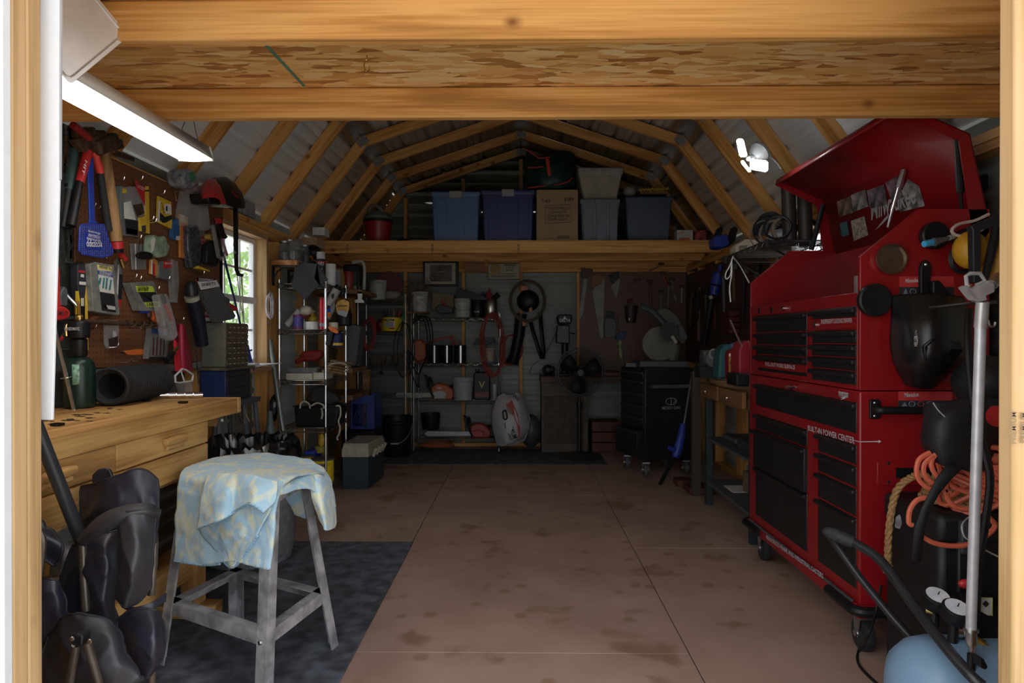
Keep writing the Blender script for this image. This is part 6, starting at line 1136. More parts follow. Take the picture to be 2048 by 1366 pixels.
one(MB().sphere(V((XY(1096, 6.9), 6.9, .822)), .06, .06, .055).cyl(V((XY(1086, 6.9), 6.9, .82)), V((XY(1108, 6.9), 6.87, .83)), .03, n=12), 'sanding_motor', 'dark round motor on the rear cabinet top', 'motor', P('motor_dark', (.03, .02, .025), .5))
o = T('pedestal_fan', 'black pedestal fan standing on the rear mat', 'fan', AZ(1160, 917, 0)); fy = 6.46; fc = AY(1160, 745, fy); fr_ = .232
MB().lathe([(.215, 0), (.22, .006), (.20, .02), (.06, .035), (.03, .06)], (fc.x, fy + .07, .0085), n=28).build('base', P('fan_black', (.03, .032, .036), .45), o); MB().cyl((fc.x, fy + .07, .04), (fc.x, fy + .07, .52), .02, n=12).cyl((fc.x, fy + .07, .50), (fc.x, fy + .07, .72), .014, n=12).build('pole', blackm, o); MB().lathe([(.026, -.03), (.03, 0), (.026, .03)], (fc.x, fy + .07, .50), n=12).build('height_collar', black, o)
MB().cyl(fc + V((0, .03, 0)), fc + V((0, .15, 0)), .06, .05, 16).build('motor', black, o)
for dy, rr in ((-.05, .9), (.035, .95), (0, 1)): MB().tube([fc + V((fr_*rr*math.cos(a*pi/24), dy, fr_*rr*math.sin(a*pi/24))) for a in range(48)], .004, 5, closed=True).build('guard_ring', blackm, o)
mb = MB()
for k in range(60):
    a = 2*pi*k/60; u = V((math.cos(a), 0, math.sin(a)))
    mb.tube([fc + u*.03 + V((0, -.075, 0)), fc + u*fr_*.6 + V((0, -.07, 0)), fc + u*fr_*.95 + V((0, -.035, 0)), fc + u*fr_], .0014, 4, caps=False); mb.tube([fc + u*fr_, fc + u*fr_*.9 + V((0, .045, 0)), fc + u*.06 + V((0, .06, 0))], .0014, 4, caps=False)
mb.build('guard_wires', blackm, o); MB().lathe([(.035, 0), (.03, .008), (.0, .01)], fc + V((0, -.075, 0)), (0, -1, 0), 16).build('guard_badge', P('badge_grey', (.03, .03, .03), .5), o)
for k in range(3):
    a = 2*pi*k/3 + .4; u = V((math.cos(a), 0, math.sin(a))); w_ = V((-math.sin(a), 0, math.cos(a)))
    MB().grid([[fc + u*r_ - w_*wd_ + V((0, -.02, 0)), fc + u*r_ + w_*wd_ + V((0, .015, 0))] for r_, wd_ in ((.03, .02), (.1, .06), (.17, .08), (.20, .05))]).build('blade', P('blade_dark', (.010, .010, .012), .6), o, solid=.003)
MB().tube(cr([AY(1144, 760, 6.5), AY(1135, 820, 6.5), AY(1127, 880, 6.45), AY(1126, 902, 6.42)], 6), .003, 5).build('power_cord', black, o)
o = T('red_crate', 'reddish brown wooden crate on the floor beside the rear cabinet', 'crate', (XY(1213, 6.85), 6.95, 0)); rbw = P('crate_red', (.10, .028, .014), .65, 0, .3, 10)
for k in range(3): MB().box(XY(1184, 6.8), XY(1240, 6.8), 6.80, 7.1, .004 + .105*k, .10 + .105*k).build('slat', rbw, o, bevel=.003)
one(MB().box(XY(1180, 6.75), XY(1238, 6.75), 6.75, 7.1, .768, .81), 'red_toolbox', 'low dark red toolbox on the rear cabinet top', 'toolbox', P('toolbox_red', (.11, .012, .010), .5), bevel=.006)
# rear pegboard with saws
t = T('pegboard', 'dark brown pegboard with hand saws on the rear wall', 'pegboard', (1.15, 7.19, .8)); MB().box(XY(1158, 7.19), 1.73, 7.188, 7.194, .80, 1.835).build('panel', peg_back, t); board('edge_strip', (XY(1156, 7.19), 7.185, .3), (XY(1156, 7.19), 7.185, 1.83), .03, .02, pine, t, up=(0, 1, 0))
sawm = P('saw_steel', (.21, .21, .175), .5, .2, .2, 8); sawh = P('saw_handle', (.24, .10, .045), .6)
def saw(lab, blade, hand, mh, teeth=True):
    o = T('hand_saw', lab, 'hand saw', AY(*blade[-1], 7.17)); ypr(blade, 7.165, .002, 'blade', sawm, o); ypr(rnd(hand, 3), 7.155, .02, 'handle', mh, o, .004); return o
saw('narrow hand saw with a rusty tip left of the big saw', [(1168, 556), (1175, 556), (1166, 628), (1160, 638), (1157, 634)], [(1162, 535), (1186, 538), (1184, 548), (1178, 548), (1176, 558), (1164, 556)], P('saw_h_dark', (.09, .05, .035), .6))
saw('big pale hand saw with a brown handle on the rear pegboard', [(1184, 582), (1206, 555), (1209, 560), (1206, 676), (1201, 676)], [(1181, 566), (1184, 550), (1198, 546), (1206, 552), (1203, 568), (1190, 572), (1186, 582)], sawh)
saw('short pale hand saw with a dark handle', [(1222, 574), (1239, 556), (1240, 565), (1233, 596), (1230, 592)], [(1217, 552), (1236, 542), (1239, 553), (1224, 568)], P('saw_h_navy', (.03, .03, .04), .6))
for i, (a, b, m, r, lab) in enumerate((((1245, 588), (1275, 562), P('h_tan', (.24, .14, .09), .5), .010, 'hammer with a tan diagonal handle right of the saws'), ((1300, 542), (1322, 530), MATS['h_tan'], .010, 'hammer with a short diagonal handle near the plate'), ((1326, 548), (1335, 575), P('h_red', (.30, .04, .03), .5), .014, 'red handled pliers on the rear pegboard'), ((1344, 560), (1345, 590), P('h_pale', (.26, .23, .19), .5), .010, 'pale handled chisel on the rear pegboard'), ((1322, 585), (1321, 618), sawm, .008, 'thin pale file left of the chisel'), ((1338, 570), (1336, 620), sawm, .010, 'long pale snips blade'), ((1348, 588), (1354, 602), MATS['h_pale'], .012, 'pale stub handle below the chisel'), ((1300, 565), (1302, 612), P('h_brown', (.16, .07, .045), .6), .014, 'brown wooden handled tool hanging mid pegboard'), ((1380, 585), (1381, 610), P('h_olive', (.14, .11, .04), .5), .014, 'olive handled screwdriver on the rear pegboard'), ((1364, 575), (1363, 606), grey, .010, 'grey steel bar hanging at the pegboard end'))):
    o = T('hanging_tool', lab, 'hand tool', AY(b[0], max(a[1], b[1]), 7.16), 'tools on the rear pegboard'); MB().cyl(AY(*a, 7.16), AY(*b, 7.16), r, r*.8, 8).build('shaft', m, o); MB().obox(AY(a[0] if a[1] < b[1] else b[0], min(a[1], b[1]) - 2, 7.16), (.06, .03, .03)).build('head', rustm, o, bevel=.004)
o = T('parts_bag', 'clear bag of fittings hanging below the short saw', 'poly bag', AY(1220, 680, 7.15)); ypr(rnd([(1212, 632), (1226, 630), (1236, 655), (1230, 676), (1210, 676), (1207, 650)], 4), 7.12, .05, 'bag', P('bag_dim', (.16, .18, .18), .3, 0, .5, 40, alpha=.45), o, .01); ypr([(1214, 622), (1232, 626), (1228, 638), (1214, 636)], 7.11, .04, 'dark_top', black, o)
o = T('caulking_gun', 'blue caulking gun with a green and white tube on the rear wall', 'caulking gun', AY(1242, 720, 7.0)); ypr([(1231, 674), (1240, 662), (1254, 662), (1250, 674), (1247, 680), (1232, 680)], 7.14, .045, 'frame', dkblue, o, .004); MB().cyl(AY(1239, 678, 7.165), AY(1242, 716, 7.165), .022, n=12).build('tube', P('tube_lime', (.30, .36, .16), .5, 0, .5, 25), o); MB().cyl(AY(1235, 632, 7.16), AY(1238, 668, 7.16), .004, n=6).build('rod', chrome, o)
o = T('router', 'dark hand router with chrome collet hanging on the rear pegboard', 'power tool', AY(1262, 640, 7.1)); MB().cyl(AY(1262, 612, 7.1), AY(1262, 645, 7.1), .07, .05, 14).build('motor', P('router_dark', (.035, .025, .022), .5), o); MB().cyl(AY(1259, 636, 7.03), AY(1259, 641, 7.03), .012, n=8).build('collet', chrome, o); MB().cyl(AY(1255, 603, 7.06), AY(1265, 601, 7.06), .02, n=10).build('red_cap', P('cap_maroon', (.16, .02, .02), .5), o)
# ================================================================ loft contents
def tote(lab, px0, px1, pt, Y, z, h, m, D=.42, latch=None, taper=.90, lidm=None, lidh=.03, panel=True, pb=None):
    x0, x1 = XY(px0, Y), XY(px1, Y); cx = (x0+x1)/2; w_ = (x1-x0)/2; o = T('storage_tote', lab, 'tote', (cx, Y + D/2, z), 'storage totes on the loft')
    def q(k, zz, kd=1): return [V((cx - w_*k, Y + D/2 - D/2*k*kd, zz)), V((cx + w_*k, Y + D/2 - D/2*k*kd, zz)), V((cx + w_*k, Y + D/2 + D/2*k, zz)), V((cx - w_*k, Y + D/2 + D/2*k, zz))]
    MB().grid([q(taper*.96, z), q(taper, z + .01), q(.965, z + h - lidh - .012)], True).add(q(taper*.96, z), [(0,1,2,3)]).build('tub', m, o, bevel=.012)
    MB().grid([q(.985, z + h - lidh - .012), q(1, z + h - lidh), q(1, z + h - .006), q(.96, z + h)], True).add(q(.985, z + h - lidh - .012), [(0,1,2,3)]).add(q(.96, z + h), [(0,1,2,3)]).build('lid', lidm or m, o, bevel=.006)
    if panel:
        for s_ in (-1, 1):
            a, b = (-.82, -.40) if s_ < 0 else (.40, .82); k0, k1 = taper, .955
            def f(u, kz, zz): return V((cx + w_*u*kz, Y + D/2 - D/2*kz - .004, zz))
            MB().prism([f(a, k0, z + .03), f(b, k0, z + .03), f(b, k1, z + h*.84), f(a, k1, z + h*.84)], (0, .012, 0)).build('raised_panel', m, o, bevel=.003)
    if latch: MB().box(cx - .055, cx + .055, Y - .008, Y + .02, z + h - lidh - .03, z + h + .003).build('latch', latch, o, bevel=.004)
    return o
lat = P('latch_grey', (.30, .31, .30), .5)
hgt = lambda py, Y, z: AY(1042, py, Y).z - z
tote('medium blue tote with a grey latch left on the loft', 862, 960, 382, 6.10, LZ, hgt(382, 6.1, LZ), P('tote_blue', (.085, .16, .33), .4, 0, .06, 6), latch=lat)
tote('dark navy tote with a grey latch beside the cardboard box', 962, 1070, 379, 6.14, LZ, hgt(379, 6.14, LZ), P('tote_navy', (.025, .038, .17), .42, 0, .06, 6), latch=lat, panel=True)
o = tote('slate grey tote under the clear tote on the loft', 1160, 1240, 398, 6.10, LZ, hgt(398, 6.1, LZ), P('tote_slate', (.17, .185, .25), .4, 0, .06, 6), panel=False, taper=.86)
for a, b in ((1166, 1188), (1192, 1214), (1218, 1236)): ypr([(a + 2, 480), (b - 2, 480), (b, 404), (a, 404)], 6.095, .02, 'raised_panel', MATS['tote_slate'], o, .003)
ypr([(1190, 398), (1217, 398), (1217, 406), (1190, 406)], 6.085, .02, 'latch', MATS['tote_slate'], o, .003)
zt = AY(1042, 397, 6.1).z
o = tote('translucent tan tote with a white sticker stacked on the slate tote', 1156, 1246, 335, 6.12, zt, hgt(335, 6.12, zt), P('tote_clear', (.28, .235, .20), .45, 0, .15, 9), lidm=P('lid_clear', (.33, .32, .31), .4), taper=.76, panel=False, lidh=.05)
ypr([(1190, 349), (1212, 349), (1212, 362), (1190, 362)], 6.145, .004, 'sticker', paper, o); ypr([(1206, 350), (1211, 350), (1211, 358), (1206, 358)], 6.142, .002, 'barcode', ink, o)
tote('dark slate blue tote at the right end of the loft', 1250, 1345, 393, 6.14, LZ, hgt(393, 6.14, LZ), P('tote_darkslate', (.05, .075, .12), .45, 0, .08, 6), taper=.88, panel=False)
# cardboard box with print
Y = 6.08; x0, x1 = XY(1073, Y), XY(1156, Y); zt = AY(1042, 380, Y).z
o = T('cardboard_box', 'tall cardboard box printed with a tree advertisement on the loft', 'box', ((x0+x1)/2, Y + .2, LZ)); MB().box(x0, x1, Y, Y + .40, LZ, zt).build('carton', P('carton', (.36, .25, .145), .8, 0, .06, 5), o, bevel=.004)
for s_, yy, xx, w_ in (('T-63', 402, 1082, .078), ('$189', 399, 1128, .082)): txt(s_, AY(xx, yy, Y), (1, 0, 0), Z3, .042, ink, o, wide=w_, lift=.003)
fr = [AY(a, b, Y - .002) for a, b in ((1090, 411), (1141, 409), (1142, 444), (1091, 447))]; MB().tube(fr, .002, 4, closed=True).build('printed_frame', ink, o)
for s_, yy, xx, w_ in (('7.5-FOOT PRE-LIT', 417, 1092, .208), ('COVINGTON', 424.5, 1099, .148), ('QUICK SET® FIR', 432, 1095, .195), ('CLEAR LIGHTS', 439, 1096, .178)): txt(s_, AY(xx, yy, Y), (1, 0, -.01), Z3, .032, ink, o, wide=w_, lift=.003)
mb = MB()
for i in range(16): a = 1115 + i*1.5; mb.prism(PX([(a, 471), (a + (.5 + .5*(i % 3 == 0)), 471), (a + (.5 + .5*(i % 3 == 0)), 477), (a, 477)], 'Y', Y - .002), (0, .001, 0))
mb.build('barcode', ink, o, smooth=0); MB().box(x0 + .02, x1 - .02, Y - .001, Y + .02, zt - .012, zt + .001).build('packing_tape', P('tape_brown', (.38, .27, .15), .2), o)
# green bag
gb = P('bag_dkgreen', (.012, .045, .035), .38, 0, .3, 30, bump=.6)
o = T('green_bag', 'dark green tree bag with red piping on top of the cardboard box', 'bag', AY(1100, 378, 6.15))
sheet([[AY(a, b, y) for a, b, y in r] for r in ([(1053, 302, 6.35), (1080, 312, 6.25), (1118, 302, 6.25), (1152, 308, 6.35)], [(1050, 330, 6.3), (1080, 332, 6.14), (1120, 330, 6.14), (1154, 335, 6.3)], [(1050, 355, 6.3), (1080, 358, 6.12), (1120, 356, 6.12), (1154, 358, 6.3)], [(1056, 376, 6.3), (1085, 377, 6.14), (1120, 376, 6.14), (1152, 374, 6.3)])], 'front', gb, o, .006, wr=.02, fr=7)
MB().sphere(AY(1102, 342, 6.48), .22, .16, .16, 16, 10).build('bulk', gb, o)
rp = P('piping_red', (.42, .03, .03), .5)
for pts in ([(1054, 300), (1070, 310), (1078, 316), (1100, 314)], [(1056, 335), (1070, 335), (1086, 333)], [(1056, 376), (1085, 372), (1120, 368), (1138, 362), (1144, 355)]): MB().tube(cr([AY(a, b, 6.12) for a, b in pts], 5), .007, 6).build('piping', rp, o)
MB().prism([AY(1091, 318, 6.11), AY(1098, 316, 6.11), AY(1102, 350, 6.09), AY(1096, 352, 6.09)], (0, .012, 0)).build('red_strap', P('strap_bright', (.55, .05, .04), .5), o)
# red bucket / shop vac
b = V((XY(752, 6.15), 6.25, LZ)); o = T('shop_vacuum', 'red tub shop vacuum with a grey lid at the left of the loft', 'vacuum', b)
MB().lathe([(.10, 0), (.105, .01), (.125, .195), (.13, .20)], b, n=24).build('tub', P('vac_red', (.27, .012, .016), .4), o); MB().lathe([(.137, .20), (.137, .22), (.13, .225)], b, n=24).build('rim', blackm, o); MB().lathe([(.13, .225), (.13, .25), (.10, .285), (.0, .29)], b, n=24).build('lid', P('vac_grey', (.13, .13, .12), .5), o); MB().tube(cr([b + V((-.08, -.05, .27)), b + V((-.05, -.07, .34)), b + V((.02, -.07, .33)), b + V((.06, -.05, .28))], 5), .014, 8).build('handle', MATS['vac_grey'], o); MB().cyl(b + V((.02, -.02, .29)), b + V((.02, -.02, .35)), .03, n=12).build('port', dkgrey, o)
one(MB().sphere(AY(812, 483, 6.3), .10, .1, .02), 'flat_bag', 'flat dark bag lying on the loft beside the vacuum', 'bag', black); one(MB().sphere(AY(832, 482, 6.25), .07, .06, .012), 'flat_bag', 'small flat grey bag lying before the blue tote', 'bag', grey)
o = T('black_hoop', 'thin black hoop lying behind the totes', 'hoop', AY(965, 378, 6.6)); MB().tube([AY(968 + 38*math.cos(a*pi/12), 384 - 12*math.sin(a*pi/12), 6.58) for a in range(13)], .006, 6).build('hoop', black, o)
o = T('white_globe', 'pale round lamp globe on the dark slate tote', 'globe', AY(1258, 393, 6.3)); MB().sphere(AY(1259, 383, 6.3), .062, .06, .05).build('globe', P('globe_white', (.30, .30, .26), .4), o)
o = T('yellow_tray', 'yellow scalloped tray on the dark slate tote', 'tray', AY(1310, 393, 6.3)); MB().box(XY(1280, 6.25), XY(1335, 6.25), 6.25, 6.45, AY(0, 392, 6.25).z, AY(0, 384, 6.25).z).build('tray', P('tray_brown', (.22, .11, .04), .6), o, bevel=.004); pts = [AY(1279 + i*3.2, 380 + (1.5 if i % 2 else -1.5) - i*.15, 6.24) for i in range(19)]; MB().tube(pts, .016, 8).build('yellow_edge', P('edge_yellow', (.42, .27, .03), .5), o)
o = T('white_carton', 'small white carton with red print at the right end of the loft', 'carton', AY(1370, 482, 6.1)); ypr([(1354, 460), (1386, 460), (1386, 482), (1354, 482)], 6.08, .12, 'carton', P('carton_white', (.50, .47, .43), .6), o, .002); ypr([(1358, 476), (1379, 475), (1380, 482), (1357, 482)], 6.078, .001, 'red_print', P('carton_red', (.5, .12, .07), .6), o); txt('LEX', AY(1357, 465, 6.078), (1, 0, 0), Z3, .03, redp, o)
o = T('red_box', 'red patterned box beside the white carton', 'box', AY(1402, 482, 6.1)); ypr([(1389, 462), (1412, 460), (1414, 482), (1391, 482)], 6.09, .12, 'box', P('box_redpat', (.28, .04, .05), .6, 0, .8, 60), o, .002)
# ================================================================ right side
# red tool chest: rolling cabinet below, top chest with raised lid above
TX, TB, Y0, Y1 = 1.203, 1.66, 2.44, 3.609
drw = P('drawer_black', (.010, .010, .011), .45, 0, .3, 10); lblw = P('chest_lettering', (.62, .58, .60), .5)
rc = T('rolling_cabinet', 'red rolling tool cabinet with black drawers under the top chest', 'tool cabinet', ((TX+TB)/2, (Y0+Y1)/2, 0))
MB().box(TX, TB, Y0, Y1, .19, .952).build('body', red, rc, bevel=.006)
def drawer(par, y0, y1, z0, z1, bar=True, over=.018, x=TX):
    d = MB().box(x - .004, x + .02, y0, y1, z0, z1).build('drawer', drw, par, bevel=.003)
    if bar: MB().lathe([(.006, 0), (.010, .004), (.010, (y1-y0) + over - .004), (.006, (y1-y0) + over)], (x - .008, y0, z1 - .014), (0, 1, 0), 10).build('drawer_pull', drw, d)
    return d
drawer(rc, 2.458, 3.50, .80, .91)
for a, b in ((.683, .756), (.492, .678), (.242, .487)): drawer(rc, 2.880, 3.505, a, b, x=TX - (.012 if b == .678 else 0), over=.03 if b == .678 else .018)   # one drawer not quite shut
for a, b in ((.687, .757), (.607, .680), (.502, .600), (.242, .495)): drawer(rc, 2.458, 2.772, a, b)
txt('BUILT-IN POWER CENTER', AX(1617, 856, TX), AX(1703, 880, TX) - AX(1617, 856, TX), Z3, .032, lblw, rc, wide=.40, lift=.004)
MB().prism(PX([(1705, 879), (1718, 883), (1718, 884.2), (1705, 880.2)], 'X', TX - .002), (-.001, 0, 0)).build('arrow', lblw, rc); MB().prism(PX([(1719, 882.8), (1757, 882), (1757, 879.5), (1762, 883), (1757, 886.5), (1757, 884), (1719, 884.2)], 'Y', Y0 - .002), (0, -.001, 0)).build('arrow', lblw, rc)
MB().prism(PX([(1678, 783), (1697, 786), (1696, 789), (1680, 787)], 'X', TX - .003), (-.001, 0, 0)).build('badge_bolt', lblw, rc); txt('Milwaukee', AX(1679, 788, TX), AX(1698, 790, TX) - AX(1679, 788, TX), Z3, .03, lblw, rc, wide=.075, lift=.004)
MB().prism(PX([(1680, 795), (1697, 791), (1690, 796), (1696, 795), (1681, 800), (1686, 796)], 'X', TX - .003), (-.001, 0, 0)).build('badge_bolt', lblw, rc)
MB().box(TX - .012, TX, 3.02, 3.07, .875, .895).build('lock_housing', black, rc); MB().cyl((TX - .012, 3.04, .925), (TX - .002, 3.04, .925), .011, n=12).build('lock', chrome, rc); MB().cyl((TX - .05, 2.985, .93), (TX - .01, 2.985, .93), .005, n=8).build('key', chrome, rc)
MB().box(TX - .012, TB + .005, Y0 - .012, Y1 + .012, .145, .192).build('base_frame', red, rc, bevel=.008)
MB().box(TX - .014, TX - .006, Y0 + .03, Y1 - .03, .192, .20).build('toe_strip', dkgrey, rc)
txt('REINFORCED FRAME AND INDUSTRIAL CASTERS', AX(1534, 1074, TX - .012), AX(1648, 1153, TX - .012) - AX(1534, 1074, TX - .012), Z3, .027, lblw, rc, wide=(AX(1534, 1074, TX - .012) - AX(1648, 1153, TX - .012)).length, lift=.004)
for ys, sg in ((Y0, 1), (Y1, -1)): MB().tube(cr([(TX - .02, ys + sg*.20, .175), (TX - .022, ys + sg*.05, .175), (TX - .018, ys - sg*.004, .175), (TX + .03, ys - sg*.026, .175), (TX + .20, ys - sg*.026, .175)], 5), .019, 10).build('corner_bumper', black, rc)
def caster(x, y, par, r=.062, m=rubber):
    c = MB().box(x - .03, x + .03, y - .04, y + .04, r*2, r*2 + .012).prism([(x - .026, y - .025, r*2), (x - .026, y + .025, r*2), (x - .026, y + .012, r*.8), (x - .026, y - .012, r*.8)], (.003, 0, 0)).prism([(x + .026, y - .025, r*2), (x + .026, y + .025, r*2), (x + .026, y + .012, r*.8), (x + .026, y - .012, r*.8)], (-.003, 0, 0)).build('caster', galv, par)
    MB().lathe([(r*.5, -.016), (r*.95, -.016), (r, -.008), (r, .008), (r*.95, .016), (r*.5, .016)], (x, y, r), (1, 0, 0), 20).build('wheel', m, c); MB().cyl((x - .032, y, r), (x + .032, y, r), .012, n=10).build('axle', steel, c)
for x in (TX + .05, TB - .06):
    for y in (Y0 + .07, Y1 - .08): caster(x, y, rc)
MB().box(TX + .06, TB - .1, Y0 - .006, Y0, .62, .70).build('power_panel', red, rc, bevel=.002); MB().box(TX + .125, TB - .12, Y0 - .009, Y0 - .006, .645, .682).build('outlet_strip', black, rc)
for a in (1787, 1787): pass
for zz_ in (.632, .698): MB().lathe([(.006, 0), (.0, .003)], (TX + .10, Y0 - .006, zz_), (0, -1, 0), 8).build('screw', black, rc)
warn = P('warning_black', (.03, .03, .035), .6)
def warnlabel(x0p, x1p, ya, yb, yc, par):
    ypr([(x0p, ya), (x1p, ya), (x1p, yb), (x0p, yb)], Y0 - .002, .0015, 'label_red', P('label_red', (.55, .04, .04), .5), par); ypr([(x0p, yb), (x1p, yb), (x1p, yc), (x0p, yc)], Y0 - .002, .0015, 'label_black', warn, par)
    txt('Milwaukee', AY(x0p + 11, (ya+yb)/2 - 1, Y0 - .002), (1, 0, .08), Z3, .022, lblw, par, wide=.05, lift=.002)
    MB().prism(PX([(x0p + 6, yc - 2), (x0p + 12, yb + 3), (x0p + 18, yc - 2)], 'Y', Y0 - .0025), (0, -.001, 0)).build('warning_triangle', P('pict_grey', (.20, .22, .28), .6), par)
    for i, m in enumerate((MATS['pict_grey'], P('pict_red', (.40, .04, .05), .6), MATS['pict_grey'])): MB().tube([AY(x0p + 27 + i*18 + 6*math.cos(a*pi/8), (yb+yc)/2 + 5*math.sin(a*pi/8), Y0 - .003) for a in range(16)], .0016, 4, closed=True).build('pictogram', m, par)
warnlabel(1797, 1905, 783, 801, 815, rc)
hb_ = MB().prism(PX(rnd([(1740, 799), (1762, 799), (1762, 838), (1740, 838)], 5), 'Y', Y0 - .012), (0, .012, 0)).build('handle_mount', black, rc, bevel=.003); MB().tube(cr([AY(1751, 819, Y0 - .01), AY(1756, 820, Y0 - .05), AY(1775, 821, Y0 - .06), AY(1860, 821, Y0 - .06), AY(1940, 821, Y0 - .06)], 4), .014, 12).build('push_handle', black, rc)
for a in (806, 832): MB().lathe([(.005, 0), (.0, .003)], AY(1750, a, Y0 - .012), (0, -1, 0), 8).build('screw', steel, hb_)
# top chest
tc_ = T('top_chest', 'red top tool chest with a raised lid and black drawers', 'tool chest', ((TX+TB)/2, (Y0+Y1)/2, .955))
MB().box(TX, TB, Y0 + .02, Y1 - .02, .955, 1.255).build('body', red, tc_, bevel=.005)
prf = [(TX, .955), (TB, .955), (TB, 1.60), (1.41, 1.60), (TX, 1.43)]
for ys, d_ in ((Y0, .018), (Y1, -.018)): MB().prism([(x, ys, z) for x, z in prf], (0, d_, 0)).build('side_panel', red, tc_, bevel=.003)
MB().box(TB - .012, TB, Y0 + .018, Y1 - .018, 1.255, 1.60).build('back_panel', red, tc_); MB().box(TX, TX + .02, Y0 + .018, Y1 - .018, 1.255, 1.305).build('front_rail', red, tc_, bevel=.002)
MB().box(TX + .02, TB - .012, Y0 + .018, Y1 - .018, 1.255, 1.258).build('tray_liner', black, tc_)
for a, b in ((1.172, 1.252), (1.112, 1.168), (1.062, 1.108), (1.028, 1.058)): drawer(tc_, 2.885, 3.50, a, b)
for a, b in ((1.219, 1.256), (1.122, 1.172), (1.072, 1.118), (1.024, 1.068), (.972, 1.020)): drawer(tc_, 2.462, 2.83, a, b)
MB().box(TX - .004, TX + .01, 2.885, 3.48, .995, 1.024).build('pull_out_panel', red, tc_); MB().box(TX - .003, TX + .01, 2.885, 3.47, .98, .993).build('shadow_gap', black, tc_)
txt('PULL-OUT WORK SURFACE', AX(1533, 728, TX), AX(1590, 735, TX) - AX(1533, 728, TX), Z3, .026, lblw, tc_, wide=.36, lift=.006)
MB().box(TX - .004, TX + .01, 2.462, 2.80, 1.177, 1.215).build('lock_panel', red, tc_); txt('INDEPENDENT LOCKING DRAWER', AX(1645, 644, TX), AX(1706, 641, TX) - AX(1645, 644, TX), Z3, .024, lblw, tc_, wide=.255, lift=.006)
for yy, zz_ in ((2.79, 1.196), (3.13, 1.278)): MB().cyl((TX - .012, yy, zz_), (TX, yy, zz_), .011, n=12).build('lock', chrome, tc_)
for yy in (3.28, 3.45): MB().box(TX - .003, TX, yy, yy + .025, 1.265, 1.292).build('port', black, tc_)
warnlabel(1799, 1908, 553, 574, 592, tc_)
# lid
HP, KP, LP = V((TB + .008, 0, 1.50)), V((1.587, 0, 1.864)), V((1.3435, 0, 1.973))
lid = MB().grid([[p + V((0, y, 0)) for p in (HP, KP, LP, LP + V((-.006, 0, -.028)))] for y in (Y0, Y1)]).build('lid', red, tc_, solid=.004, smooth=20)
for ys, d_ in ((Y0, .004), (Y1 - .004, .004)): MB().prism([V((p.x, ys, p.z)) for p in (HP, KP, LP, LP + V((-.006, 0, -.028)), V((1.55, 0, 1.84)), V((1.60, 0, 1.50)))], (0, d_, 0)).build('lid_flange', red, lid)
for a, b in (((1915, 275), (1921, 385)),): MB().cyl(AY(*a, Y0 + .03), AY(*b, Y0 + .03), .013, n=10).cyl(AY(*b, Y0 + .03), AY(1923, 425, Y0 + .03), .006, n=8).build('gas_strut', black, tc_)
MB().cyl((1.56, Y1 - .06, 1.83), (1.50, Y1 - .06, 1.60), .013, n=10).build('gas_strut', black, tc_)
q0, q1 = AX(1808, 340, 1.575), AX(1776, 455, 1.52); MB().cyl(q0, q0.lerp(q1, .3), .012, n=10).cyl(q0.lerp(q1, .3), q1, .006, n=8).build('lid_stay', steel, tc_)
nl = (KP - HP).cross(V((0, 1, 0))).normalized(); nl = nl if nl.x < 0 else -nl
def onlid(pts): return [hit(a, b, HP + nl * .006, nl) for a, b in pts]
photo = lambda k: P('photo_%d' % k, [(.16, .10, .08), (.20, .17, .16), (.12, .09, .10), (.17, .10, .12), (.30, .27, .27)][k], .4, 0, .7, 22)
for i, (pts, m, lab) in enumerate((([(1674, 403), (1701, 392), (1706, 426), (1678, 434)], photo(0), 'dark photo print stuck inside the chest lid farthest from the door'), ([(1702, 390), (1731, 379), (1737, 413), (1707, 424)], photo(1), 'pale photo print stuck inside the chest lid beside the dark one'), ([(1734, 381), (1768, 369), (1776, 409), (1740, 418)], photo(2), 'photo print with people shapes above the lid lettering'), ([(1771, 366), (1794, 352), (1810, 400), (1790, 420)], photo(3), 'crumpled dark print beside the lid stay'), ([(1816, 358), (1838, 372), (1850, 412), (1800, 424), (1797, 395)], photo(4), 'round emblem poster stuck inside the chest lid near the door'), ([(1680, 448), (1694, 442), (1698, 470), (1684, 474)], P('note_teal', (.04, .12, .13), .6), 'small teal note stuck inside the chest lid'), ([(1702, 442), (1729, 432), (1737, 470), (1708, 482)], P('note_cream', (.30, .26, .20), .6, 0, .5, 60), 'cream spotted note stuck inside the chest lid'))):
    o = T('lid_sticker', lab, 'sticker', sum(onlid(pts), V())/len(pts)); MB().prism(onlid(pts), nl * .001).build('sheet', m, o)
ul = onlid([(1742, 424)])[0]; ur = onlid([(1800, 400)])[0]; txt('Milwaukee', ul, ur - ul, Z3, .13, P('lid_letter', (.35, .32, .32), .5), lid, wide=.36, lift=.002); MB().prism(onlid([(1751, 460), (1778, 426), (1779, 434), (1765, 448)]), nl * .001).build('logo_bolt', MATS['lid_letter'], lid)
